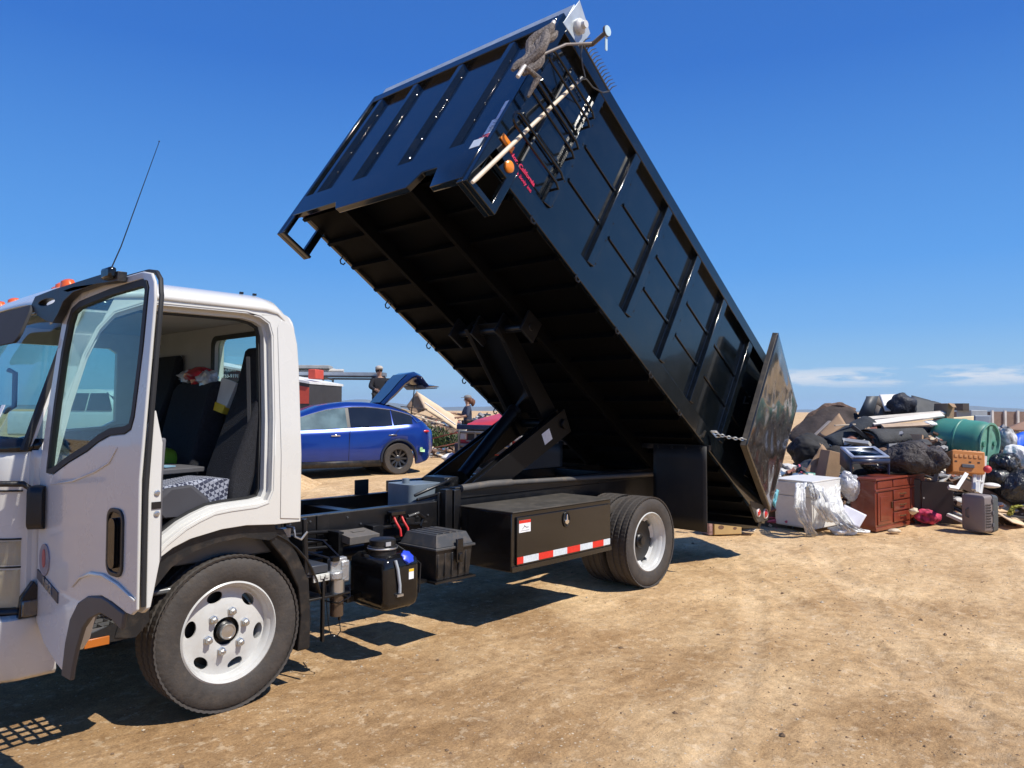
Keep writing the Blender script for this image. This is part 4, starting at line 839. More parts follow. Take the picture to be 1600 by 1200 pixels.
# --- battery box
bb = thing('battery_box', None, None); del_keys(bb); bb.parent = TR
m = MB(); X0, X1, Y0, Y1 = 1.43, 1.78, -.98, -.60
def tap(x0, x1, y0, y1, z0, z1, i): return [[(x0, y0, z0), (x1, y0, z0), (x1, y1, z0), (x0, y1, z0)], [(x0+i, y0+i, z1), (x1-i, y0+i, z1), (x1-i, y1-i, z1), (x0+i, y1-i, z1)]]
m.loft(tap(X0+.02, X1-.02, Y0+.02, Y1, .45, .66, -.015), closed=True, caps=True)
for k in range(5): m.frame_box(W0, (X0+.02+k*.065, X0+.035+k*.065), (Y0+.003, Y0+.012), (.47, .63))
m.build('battery_case', PLAS, bb, bev=.006)
m = MB(); m.frame_box(W0, (X0-.012, X1+.012), (Y0-.012, Y1+.01), (.655, .672)); m.loft(tap(X0-.0, X1+.0, Y0, Y1, .672, .755, .035), closed=True, caps=True)
for k in range(4): m.frame_box(W0, (X0+.05+k*.06, X0+.075+k*.06), (Y0+.05, Y1-.05), (.754, .762))
m.build('battery_lid', mat('lid_grey_plastic', (.05, .052, .055), .5, var=.15, dirt=.3), bb, bev=.006)
m = MB(); m.frame_box(W0, (1.60, 1.66), (Y0-.026, Y0-.008), (.56, .72)); m.box((1.63, Y0-.03, .60), (.03, .012, .05)); m.build('lid_latch', PLASG, bb, bev=.004)
m = MB(); m.frame_box(W0, (1.34, 1.42), (-.9, -.45), (.44, .46)); m.frame_box(W0, (1.42, 1.80), (-.985, -.44), (.435, .449)); m.build('battery_tray', BLKF, bb)
m = MB(); m.box((1.50, -.47, .86), (.13, .06, .03)); m.box((1.50, -.455, .82), (.10, .03, .06)); m.build('fuse_block', PLASG, TR, bev=.004)
for x in (1.47, 1.54):
    m = MB(); m.tube([(x, -.475, .845), (x+.005, -.50, .80), (x+.02, -.53, .75), (x+.02, -.54, .70)], .0085, 8); m.build('red_cable', mat('red_cable', (.65, .03, .03), .4), TR)
# --- fluid tank with blue cap
dt = thing('fluid_tank', None, None); del_keys(dt); dt.parent = TR; dt.location = (.135, 0, 0)
def tank_sec(z, i=0): return [(x, y, z) for x, y in rrect(.83+i, 1.12-i, -1.02+i, -.64-i, .035, 4)]
m = MB(); m.loft([tank_sec(.335, .04), tank_sec(.36, .01), tank_sec(.40), tank_sec(.60), tank_sec(.645, .006), tank_sec(.672, .03)], closed=True, caps=True); m.build('tank_body', PLASG, dt, ang=60)
m = MB(); m.lathe([(.088, .655), (.09, .70), (.096, .705), (.096, .725), (.085, .73), (.085, .765), (.075, .772), (.001, .775)], (.945, -.85, 0), (0, 0, 1), 28); m.build('top_housing', PLAS, dt)
m = MB(); m.lathe([(.093, .704), (.099, .71), (.099, .716), (.093, .722)], (.945, -.85, 0), (0, 0, 1), 28); m.build('clamp_ring', STEEL, dt)
m = MB(); m.frame_box(W0, (.90, .94), (-.943, -.938), (.735, .76)); m.build('label', mat('label_grey', (.35, .35, .36), .5), dt)
cx = Vector((1.025, -.985, .645)); ax = Vector((.05, -.75, .65)).normalized(); m = MB(); m.lathe([(.034, -.05), (.034, 0), (.038, 0)], cx, ax, 24)
m.build('filler_neck', PLASG, dt)
m = MB(); m.lathe([(.041, 0), (.043, .028), (.036, .034), (.001, .036)], cx, ax, 42, fn=lambda i, j: (.0045 if (j//3) % 2 == 0 else 0) if i in (0, 1) else 0); m.build('blue_cap', mat('blue_cap', (.03, .07, .62), .35), dt)
m = MB(); m.tube([(.915, -1.02, .655), (.925, -1.032, .60), (.940, -1.035, .50), (.942, -1.032, .45)], .010, 8); m.build('sight_tube', mat('sight_tube', (.38, .42, .46), .3), dt); m = MB(); m.box((.942, -1.03, .435), (.05, .02, .015)); m.build('tube_fitting', STEEL, dt)
m = MB(); m.frame_box(W0, (1.025, 1.065), (-1.0215, -1.020), (.52, .585)); q = m.build('fill_label', PAPER, dt); m = MB(); m.frame_box(W0, (1.025, 1.065), (-1.0225, -1.0216), (.568, .585)); m.build('fill_label_header', mat('label_yellow', (.75, .50, .02), .5), q)
m = MB(); m.tube([(1.07, -.80, .72), (1.13, -.88, .66), (1.14, -1.0, .60), (1.12, -1.01, .42)], .007, 6); m.build('tank_hose', BLKF, dt); m = MB(); m.frame_box(W0, (.78, 1.12), (-.70, -.42), (.36, .40)); m.build('tank_shelf', BLKF, dt); m = MB(); m.frame_box(W0, (.78, .82), (-.60, -.42), (.401, .80)); m.build('tank_bracket', BLKF, dt)
m = MB(); m.box((1.06, -.60, .76), (.24, .18, .05), (.12, 0, 0)); m.box((1.08, -.57, .79), (.10, .06, .004)); m.build('control_module', mat('module_dusty', (.13, .12, .11), .6, dirt=.3), TR, bev=.012)
# --- filter cluster behind the mudguard
fc = thing('fuel_filter', None, None); del_keys(fc); fc.parent = TR; fc.location = (.05, 0, 0)
m = MB(); m.box((.66, -.88, .66), (.12, .05, .09)); m.box((.70, -.88, .62), (.06, .07, .13)); m.cyl((.63, -.90, .63), (.63, -.90, .58), .05); m.build('filter_head', mat('cast_alloy', (.50, .50, .49), .45, metal=.7, var=.2, bump=.3, bs=80), fc, bev=.01)
m = MB(); m.cyl((.645, -.90, .58), (.645, -.90, .50), .047, 20); m.build('filter_collar', STEEL, fc)
m = MB(); m.cyl((.645, -.90, .50), (.645, -.90, .36), .043, 20, r2=.04); m.build('filter_bowl', mat('brown_bowl', (.07, .045, .03), .25, coat=.4), fc)
m = MB(); m.cyl((.63, -.9, .69), (.63, -.9, .715), .03, 16); m.cyl((.66, -.91, .36), (.66, -.91, .33), .008); m.tube([(.66, -.91, .33), (.655, -.93, .27), (.63, -.93, .245), (.60, -.92, .25), (.59, -.91, .28), (.58, -.9, .40), (.57, -.88, .62)], .0035, 6)
m.tube([(.56, -.86, .46), (.62, -.95, .445), (.70, -.96, .47), (.74, -.9, .53)], .0045, 6); m.tube([(.70, -.88, .68), (.68, -.7, .78), (.55, -.55, .80), (.45, -.5, .80)], .009, 6); m.tube([(.62, -.88, .70), (.52, -.78, .74), (.45, -.75, .76), (.40, -.6, .80)], .008, 6); m.build('hoses', PLASG, fc)
m = MB(); m.box((.53, -.84, .665), (.15, .20, .05)); m.box((.53, -.84, .63), (.14, .18, .02)); m.build('relay_box', mat('relay_dark', (.045, .05, .06), .4), TR, bev=.006)
m = MB(); m.box((.555, -.945, .615), (.11, .012, .045)); 
for k in range(3): m.box((.52+.035*k, -.953, .62), (.022, .01, .022))
m.build('connector', mat('connector_white', (.55, .55, .50), .5), TR, bev=.003)
m = MB(); m.frame_box(W0, (.47, .76), (-.95, -.42), (.49, .502)); m.frame_box(W0, (.56, .575), (-.955, -.93), (.24, .62)); m.frame_box(W0, (.47, .48), (-.9, -.45), (.5, .85)); m.tube([(.445, -.93, .97), (.45, -.93, .85), (.455, -.94, .66)], .017, 8); m.tube([(.42, -.75, .95), (.50, -.70, .80), (.52, -.6, .74)], .012, 6); m.frame_box(W0, (.60, .68), (-.43, -.425), (.66, .92)); m.frame_box(W0, (.86, .95), (-.435, -.425), (.66, .9))
m.tube([(.45, -.47, .80), (.8, -.47, .80), (1.2, -.46, .77), (1.8, -.46, .76)], .014, 6); m.tube([(.45, -.47, .75), (.8, -.48, .74), (1.2, -.47, .72)], .010, 6); m.tube([(.45, -.5, .72), (.9, -.52, .70), (1.3, -.5, .70)], .012, 6)
m.frame_box(W0, (1.24, 1.33), (-.54, -.44), (.62, .80)); m.tube([(1.62, -.46, .82), (1.7, -.48, .84), (1.76, -.47, .80), (1.74, -.46, .74)], .018, 8); m.box((1.62, -.47, .79), (.08, .04, .05)); m.build('brackets_and_lines', BLKF, TR, bev=.002)
m = MB(); m.tube([(.36, -.88, .93), (.36, -.96, .93), (.36, -.97, .88), (.40, -.97, .86), (.44, -.97, .90)], .007, 6); m.box((.33, -.9, .90), (.06, .05, .05)); m.build('cab_latch', mat('bolt_steel_dull', (.4, .4, .4), .4, metal=.8), TR)
rnd2 = random.Random(3); m = MB()
for k in range(16): m.lathe([(.008, 0), (.008, .006), (.001, .008)], (.45+rnd2.random()*1.4, -.425, rnd2.choice((.715, .80, .86))+rnd2.random()*.01), (0, -1, 0), 6)
m.build('frame_bolts', mat('bolt_dull', (.12, .12, .12), .4, metal=.7), TR)
# --- things carried on or in the truck
rake = thing('garden_rake', 'rake with a pale wooden handle hanging in the tool rack of the dump body', 'rake')
m = MB(); p, q = B(4.45, -1.25, -.36), B(4.075, -1.25, 1.20); m.tube([p, p.lerp(q, .03), q], [.013, .0165, .0145], 12); m.build('handle', mat('ash_handle', (.72, .62, .47), .5, var=.12, vs=12), rake)
e = q+(q-p).normalized()*.10; m = MB(); m.tube([q-(q-p).normalized()*.06, q+(q-p).normalized()*.03], .017, 10); 
t0, t1 = B(4.235, -1.28, 1.42), B(3.79, -1.28, 1.40)
m.tube([q, B(4.06, -1.275, 1.235), B(4.12, -1.275, 1.27), B(4.20, -1.28, 1.33), t0], .0065, 6); m.tube([q, B(4.04, -1.275, 1.235), B(3.95, -1.275, 1.25), B(3.84, -1.28, 1.32), t1], .0065, 6); m.build('bow_brace', mat('rake_steel', (.10, .10, .10), .45, metal=.6), rake)
m = MB(); m.tube([t0, t1], .008, 6)
for k in range(15):
    c = t0.lerp(t1, k/14); m.tube([c, c+WN*.045+Vector((0, -.015, 0)), c+WN*.085+UN*-.02+Vector((0, -.03, 0))], [.0055, .005, .0025], 5)
m.build('tines', mat('rake_steel', (.1, .1, .1)), rake)
def bag(name, lab, cat, p, d, m_, seed=1, amp=.35, fr_=2.2, rz=0., sub=4, group=None, flat=0, parent=None, ang=180):
    m = MB(); m.ball((0, 0, d[2]/2*.9), d, sub, 0, amp, fr_, seed)
    o_ = m.build(name, m_, ang=ang, loc=p, rot=(0, 0, rz)); return tag(o_, lab, cat, group)
RW = mat('red_white_wrap', (.55, .03, .05), .25, coat=.5, var=.5, vs=12)
e = thing('wrapped_parcel', 'red item in shiny clear plastic wrap on top of the middle seat back', 'parcel', (.20, -.12, 1.79)); m = MB(); m.ball((0, .02, .02), (.15, .28, .12), 3, 0, .4, 3, 2); m.build('parcel', RW, e); m = MB(); m.ball((0, -.08, -.01), (.12, .20, .14), 3, 0, .5, 4, 5); m.ball((-.02, .15, .02), (.10, .16, .08), 3, 0, .5, 4, 7); m.build('plastic_wrap', mat('clear_wrap', (.55, .56, .58), .15, coat=.8, var=.4, vs=20), e)
e = thing('carton', 'small white and yellow carton wedged behind the cab seats', 'carton', (.24, -.40, 1.66)); m = MB(); m.box((0, 0, .04), (.08, .12, .16), (.3, .2, .4)); m.build('carton_side', mat('carton_white', (.7, .68, .62), .6), e, smooth=False); m = MB(); m.box((-.045, .0, -.05), (.05, .08, .05), (.3, .2, .4)); m.build('carton_flap', mat('carton_yellow', (.75, .52, .03), .5), e, smooth=False)
e = thing('safety_cap', 'lime green cap lying on the cab seat', 'cap', (-.02, -.08, 1.22)); m = MB(); m.ball((0, 0, .06), (.24, .24, .18), 3); m.build('crown', mat('lime', (.22, .42, .02), .7), e); m = MB(); m.ball((-.12, 0, .02), (.16, .20, .02), 2); m.build('brim', mat('lime'  , (.22, .42, .02)), e)
e = thing('folder', 'grey folder resting on the near cab seat', 'folder', (-.15, -.45, 1.265), .4); m = MB(); m.box((0, 0, .0), (.34, .26, .03), (.05, .02, 0)); m.build('cover', mat('folder_grey', (.09, .09, .10), .6), e, bev=.006); m = MB(); m.box((-.06, -.05, .02), (.12, .06, .006), (.05, .02, .3)); m.build('card', mat('card_cyan', (.25, .45, .6), .4), e)
e = thing('toy_figure', 'small pale bottle standing on the seat', 'bottle', (-.22, -.20, 1.26)); m = MB(); m.lathe([(.001, 0), (.02, 0), (.022, .05), (.01, .065), (.01, .08), (.001, .082)], (0, 0, 0), (0, 0, 1), 12); m.build('bottle_body', mat('bottle_pale', (.45, .55, .65), .3), e); m = MB(); m.lathe([(.012, .08), (.012, .095), (.001, .096)], (0, 0, 0), (0, 0, 1), 10); m.build('bottle_cap', mat('cap_white', (.7, .7, .7), .4), e); e.name = 'small_bottle'
# ------------------------------------------------------------------ people
def skin_fig(name, parent, joints, bones, m_, sub=2):
    bm = bmesh.new(); lay = bm.verts.layers.skin.verify(); idx = {}
    for k, (p, r) in joints.items():
        v = bm.verts.new(p); v[lay].radius = (r, r) if not isinstance(r, tuple) else r; idx[k] = v
    bm.verts.ensure_lookup_table(); list(idx.values())[0][lay].use_root = True
    for a, b in bones: bm.edges.new((idx[a], idx[b]))
    me = bpy.data.meshes.new(name); bm.to_mesh(me); bm.free(); me.materials.append(m_)
    o = bpy.data.objects.new(name, me); COL.objects.link(o); o.parent = parent
    k = o.modifiers.new('skin', 'SKIN'); k.use_smooth_shade = True; q = o.modifiers.new('sub', 'SUBSURF'); q.levels = q.render_levels = sub
    return o
def person(loc, rz, label, pose, shirt, trousers, hairm, cap=None, pony=False, h=1.0, group=None):
    P = thing('person', label, 'person', loc, rz)
    J = {'pel': ((0, 0, .93), .13), 'wa': ((0, 0, 1.08), .12), 'ch': ((0, .0, 1.30), .145), 'nk': ((0, 0, 1.47), .055), 'hd0': ((0, -.01, 1.56), .075), 'hd1': ((0, -.02, 1.68), .082)}
    J['hl'] = ((.09, 0, .90), .09); J['hr'] = ((-.09, 0, .90), .09)
    J['kl'] = ((.11, -.02, .50), .058); J['kr'] = ((-.11, .0, .50), .058); J['al'] = ((.12, .02, .09), .04); J['ar'] = ((-.12, .03, .09), .04); J['tl'] = ((.13, -.14, .035), .038); J['tr'] = ((-.13, -.13, .035), .038)
    J['sl'] = ((.17, 0, 1.40), .062); J['sr'] = ((-.17, 0, 1.40), .062)
    J['el'], J['er'], J['wl'], J['wr'] = [(pose[k], r) for k, r in (('el', .043), ('er', .043), ('wl', .028), ('wr', .028))]
    Bn = [('pel','wa'),('wa','ch'),('ch','nk'),('nk','hd0'),('hd0','hd1'),('pel','hl'),('pel','hr'),('hl','kl'),('hr','kr'),('kl','al'),('kr','ar'),('al','tl'),('ar','tr'),('ch','sl'),('ch','sr'),('sl','el'),('sr','er'),('el','wl'),('er','wr')]
    for s in ('l', 'r'):
        w = Vector(J['w'+s][0]); e = Vector(J['e'+s][0]); d = (w-e).normalized(); sd = d.cross(Vector((0, 1, 0.2))).normalized()
        J['p'+s] = (tuple(w+d*.06), .03); Bn.append(('w'+s, 'p'+s))
        for i in range(4): J['f%s%d' % (s, i)] = (tuple(w+d*(.15+.01*(i % 2))+sd*(.022*(i-1.5))), .009); Bn.append(('p'+s, 'f%s%d' % (s, i)))
        J['t'+s+'h'] = (tuple(w+d*.08+sd*.05), .011); Bn.append(('w'+s, 't'+s+'h'))
    SK = mat('skin', (.42, .25, .17), .6, var=.08); skin_fig('body', P, J, Bn, SK)
    ex = lambda ks, add: {k: (J[k][0], (J[k][1] if not isinstance(J[k][1], tuple) else J[k][1][0])+add) for k in ks}
    sj = ex(['wa', 'pel', 'ch', 'sl', 'sr', 'el', 'er'], .018); sj['nk'] = ((0, 0, 1.43), .07); sj['w2l'] = (tuple(Vector(J['el'][0]).lerp(Vector(J['wl'][0]), pose.get('sl', .1))), .042); sj['w2r'] = (tuple(Vector(J['er'][0]).lerp(Vector(J['wr'][0]), pose.get('sl', .1))), .042)
    skin_fig('shirt', P, sj, [('wa','pel'),('wa','ch'),('ch','nk'),('ch','sl'),('ch','sr'),('sl','el'),('sr','er'),('el','w2l'),('er','w2r')], shirt)
    tj = ex(['pel', 'hl', 'hr', 'kl', 'kr'], .018); tj['al'] = ((.12, .02, .12), .062); tj['ar'] = ((-.12, .03, .12), .062)
    skin_fig('trousers', P, tj, [('pel','hl'),('pel','hr'),('hl','kl'),('hr','kr'),('kl','al'),('kr','ar')], trousers)
    m = MB()
    for s in (-1, 1): m.ball((s*.125, -.06, .05), (.11, .30, .11), 2)
    m.build('shoes', mat('shoe_black', (.03, .03, .03), .6), P)
    m = MB(); m.ball((0, .015, 1.66), (.20, .22, .22), 3)
    if pony: m.ball((0, .16, 1.56), (.12, .13, .26), 2, 0, .3, 3, 1); m.ball((0, .08, 1.60), (.19, .14, .20), 2)
    m.build('hair', hairm, P)
    m = MB(); m.ball((0, -.105, 1.625), (.03, .04, .05), 2); 
    for s in (-1, 1): m.ball((s*.035, -.098, 1.66), (.024, .012, .014), 1, 1)
    m.box((0, -.099, 1.585), (.05, .008, .01), None, 2); m.build('face', [SK, INK, mat('lips', (.35, .12, .10), .6)], P)
    if cap: m = MB(); m.ball((0, 0, 1.71), (.215, .24, .15), 3); m.box((0, -.14, 1.70), (.15, .11, .015), (.1, 0, 0)); m.build('cap', cap, P, bev=.005)
    P.scale = (h, h, h); return P
# ------------------------------------------------------------------ background vehicles
def lerp_tab(tab, x):
    if x <= tab[0][0]: return tab[0][1]
    for (a, b), (c, d) in zip(tab, tab[1:]):
        if x <= c: t = (x-a)/(c-a); return b+(d-b)*t
    return tab[-1][1]
def smooth_tab(tab, x, w=.06): return (lerp_tab(tab, x-w)+lerp_tab(tab, x)+lerp_tab(tab, x+w)+lerp_tab(tab, x-w/2)+lerp_tab(tab, x+w/2))/5
def small_wheel(par, x, y, s, r, rimm, spokes=10, w=.22, rr=.62):
    e = thing('wheel', None, None, (x, y, r)); e.parent = par; del_keys(e)
    m = MB(); m.lathe([(r*rr, -w/2*.9), (r*.93, -w/2), (r, -w*.38), (r, w*.38), (r*.93, w/2), (r*rr, w/2*.9)], (0,0,0), (0, s, 0), 48); m.build('tyre', TIRE, e)
    m = MB(); m.lathe([(r*rr, -w/2*.9), (r*rr*.94, 0), (r*rr*.97, w*.42), (r*rr, w/2*.92), (r*rr*.93, w/2*.85), (r*rr*.88, w*.2), (r*rr*.85, -w*.2), (.02, -w*.2)], (0,0,0), (0, s, 0), 48)
    for k in range(spokes):
        a = 2*math.pi*k/spokes; c = math.cos(a); q = math.sin(a); L_ = r*rr*.95; wd = .020 if spokes > 6 else .04
        def f(u, v, t, c=c, q=q): return Vector((u*c-v*q, s*(w*.30-.03*(1-u/L_)+t), u*q+v*c))
        m.frame_box(f, (.05, L_), (-wd, wd), (-.02, .008))
    m.lathe([(.001, w*.32), (.05, w*.30), (.07, w*.24)], (0,0,0), (0, s, 0), 20); m.build('rim', rimm, e)
    return e
def car():
    p = at(624, 17.0); base = gz(p.x, p.y)
    a = FACE+R(31); e = thing('blue_car', 'dark blue hatchback with its tailgate raised behind the truck', 'car', (p.x, p.y, base-.01), a)
    # local: +x is the rear, nose toward -x; near side is -y ; origin under the rear axle on the near wheel line
    PAINT = mat('blue_paint', (.008, .040, .26), .24, metal=.35, coat=.6, var=.06); YC = .92; r = .355
    belt = [(-3.9, .70), (-3.5, .84), (-2.9, .96), (-1.5, 1.0), (-.3, 1.05), (.35, 1.10), (.60, 1.09), (.78, 1.02), (.95, .95)]
    roof = [(-3.9, .72), (-3.5, .87), (-2.75, 1.02), (-2.2, 1.32), (-1.6, 1.53), (-1.1, 1.60), (-.6, 1.60), (-.1, 1.53), (.3, 1.40), (.62, 1.22), (.78, 1.10), (.95, .97)]
    hw = [(-3.9, .60), (-3.7, .78), (-3.3, .89), (-2.5, .93), (-.5, .94), (.3, .93), (.6, .89), (.78, .80), (.95, .62)]
    low = [(-3.9, .35), (-3.6, .22), (-3.2, .20), (.5, .22), (.8, .30), (.95, .50)]
    secs = []; n = 120
    for i in range(n+1):
        x = -3.9+4.85*i/n; b = smooth_tab(belt, x); t = max(smooth_tab(roof, x, .10), b+.005); w = smooth_tab(hw, x); lo = smooth_tab(low, x)
        for wx in (0, -2.89):
            q = .40**2-(x-wx)**2
            if q > 0: lo = max(lo, r+math.sqrt(q)-.02)
        lo = min(lo, b-.12); rw = w-.10-.22*min(1, (t-b)/.5)
        half = [(w-.05, lo), (w-.005, lo+.04), (w, lo+(b-lo)*.5), (w-.012, b-.12), (w-.035, b-.035), (w-.07, b+.01), (rw+.03, b+(t-b)*.85), (rw*.93, t-.01), (rw*.6, t+.015), (0, t+.02)]
        secs.append([(x, YC-y, z) for y, z in half]+[(x, YC+y, z) for y, z in reversed(half[:-1])])
    m = MB(); m.loft(secs, caps=True); m.build('body', PAINT, e, ang=50)
    def glassq(poly, off=.006):
        def f(x, z, c):
            b = smooth_tab(belt, x); t = max(smooth_tab(roof, x, .10), b+.005); w = smooth_tab(hw, x); rw = w-.10-.22*min(1, (t-b)/.5)
            k = (z-b-.01)/max(.01, (t-b)*.85); y = (w-.07)+(rw+.03-(w-.07))*k; return Vector((x, YC-y-off-c, z))
        return f
    # side windows
    upper = [(x, smooth_tab(belt, x)+(max(smooth_tab(roof, x, .1)-smooth_tab(belt, x), 0))*.83) for x in [-2.45, -2.2, -1.9, -1.6, -1.3, -1.0, -.7, -.4, -.1, .15, .35]]
    lower = [(x, smooth_tab(belt, x)+.03) for x in [.42, .2, -.1, -.5, -1.0, -1.5, -2.0, -2.5]]
    def clip(x0, x1):
        up = [q for q in upper if x0 < q[0] < x1]; lw = [q for q in lower if x0 < q[0] < x1]
        f = lambda x, tb: lerp_tab(sorted(tb), x)
        return [(x0, f(x0, upper))]+up+[(x1, f(x1, upper))]+[(x1, f(x1, lower))]+lw+[(x0, f(x0, lower))]
    for x0, x1, g in ((-2.42, -1.17, 'front'), (-1.10, -.13, 'r'), (-.10, .36, 'q')):
        m = MB(); m.prism(glassq(None), clip(x0, x1), 0, .004, cuts=[(0, x0+k*.2) for k in range(1, 7)]); m.build('side_window', mat('car_glass_light', (.10, .15, .16), .04, coat=1, var=.5, vs=2.5) if g == 'front' else mat('car_glass_dark', (.012, .015, .02), .03, coat=1, var=.4, vs=2), e)
    m = MB(); m.prism(glassq(None), clip(-1.17, -1.10), 0, .004); m.build('pillar', mat('pillar_black', (.01, .01, .012), .2), e)
    trim = [glassq(None)(x, z, .004) for x, z in [(-2.5, lerp_tab(sorted(lower), -2.5))]+upper+[(.48, 1.16), (.60, 1.19)]]
    m = MB(); m.tube(trim, .012, 6); m.build('window_trim', CHROME, e)
    # door seams and handles
    m = MB(); sidep = lambda x, z: Vector((x, YC-smooth_tab(hw, x)-.001, z))
    for xs in ([(-1.13, 1.0), (-1.15, .7), (-1.16, .25)], [(.02, 1.02), (-.14, .85), (-.28, .72), (-.42, .62)]): m.tube([sidep(x, z) for x, z in xs], .005, 4)
    m.build('door_seam', INK, e)
    for x in (-1.40, -.10):
        m = MB(); m.box((x-.05, YC-.945, .885), (.20, .012, .03)); m.build('door_handle', CHROME, e, bev=.005)
    m = MB(); m.loft([[(x, YC-.945, .20), (x, YC-.95, .32), (x, YC-.93, .34)] for x in (-2.45, -.42)]); m.build('sill_trim', PLAS, e, solid=.01)
    for wx in (0, -2.89):
        m = MB(); pts = [(wx+.42*math.cos(t), YC-.945, r+.42*math.sin(t)) for t in [R(-8+196*k/24) for k in range(25)]]; m.tube(pts, .028, 6); m.build('arch_trim', mat('arch_dark', (.02, .025, .04), .4), e)
        m = MB(); m.cyl((wx, YC-.60, r), (wx, YC+.60, r), .39, 32); m.build('wheel_well', INK, e)
        for s, y in ((-1, YC-.83), (1, YC+.83)): small_wheel(e, wx, y, s, r, mat('black_alloy', (.03, .03, .032), .3, coat=.3), 10)
    m = MB(); m.ball((.68, YC-.80, .955), (.24, .14, .07), 2); m.build('tail_lamp', REDL, e)
    m = MB(); m.prism(lambda a_, b, c: Vector((a_, YC-.945+(.03 if a_ > .62 else 0)-c, b)), [(.50, .50), (.62, .49), (.63, .55), (.57, .56), (.56, .60), (.50, .59)], 0, .006); m.build('green_sticker', mat('sticker_green', (.35, .62, .30), .5), e)
    # raised tailgate: glass section then lower lid, with thickness
    TG = thing('tailgate', None, None, (0, 0, 0)); TG.parent = e; del_keys(TG)
    prof = [(-.42, 1.60), (-.10, 1.85), (.18, 2.10), (.42, 2.27), (.62, 2.33), (.80, 2.28), (.93, 2.15), (1.02, 2.05), (1.28, 2.03), (1.42, 2.0)]
    prof2 = [(-.36, 1.54), (-.02, 1.76), (.28, 2.0), (.50, 2.13), (.62, 2.16), (.74, 2.14), (.84, 2.04), (.98, 1.96), (1.25, 1.97), (1.42, 1.98)]
    ws = [.50, .55, .60, .64, .66, .68, .70, .70, .66, .60]
    prof = [(-.22+(x+.42)*.74, z) for x, z in prof]; prof2 = [(-.22+(x+.42)*.74, z) for x, z in prof2]
    def ring_(i, k=1.0): a_, b_ = prof[i], prof2[i]; w = ws[i]*k; return [(a_[0], YC-w*.7, a_[1]), (a_[0]*.5+b_[0]*.5, YC-w, a_[1]*.5+b_[1]*.5), (b_[0], YC-w*.9, b_[1]), (b_[0], YC+w*.9, b_[1]), (a_[0]*.5+b_[0]*.5, YC+w, a_[1]*.5+b_[1]*.5), (a_[0], YC+w*.7, a_[1])]
    m = MB(); m.loft([ring_(i) for i in range(10)], closed=True, caps=True); m.build('tailgate_lid', mat('hatch_paint', (.006, .018, .085), .22, metal=.2, coat=.8), TG, ang=50)
    m = MB(); m.loft([[(prof2[i][0]+.01, YC+s*ws[i]*.72, prof2[i][1]-.012) for s in (-1, 1)] for i in range(0, 4)]); m.loft([[(prof[i][0]-.01, YC+s*ws[i]*.66, prof[i][1]+.012) for s in (-1, 1)] for i in range(0, 4)]); m.build('tailgate_glass', mat('hatch_glass', (.03, .06, .09), .15, coat=.4), TG)
    m = MB(); m.loft([[(prof2[i][0], YC+s*ws[i]*.8, prof2[i][1]-.02) for s in (-1, 1)] for i in range(6, 10)]); m.build('tailgate_trim', mat('trim_grey_blue', (.09, .12, .17), .5), TG, solid=.02)
    m = MB()
    m.tube([(.40, YC-.62, 1.25), (.45, YC-.64, 1.60), (.50, YC-.62, 2.0)], .014, 6); m.build('gas_strut', BLKF, TG)
    # boot opening
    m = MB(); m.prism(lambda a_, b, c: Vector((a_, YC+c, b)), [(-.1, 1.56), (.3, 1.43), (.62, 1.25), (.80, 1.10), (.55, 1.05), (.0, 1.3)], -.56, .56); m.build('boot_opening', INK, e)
car()
WPAINT = mat('van_white', (.70, .72, .72), .3, coat=.5, var=.04)
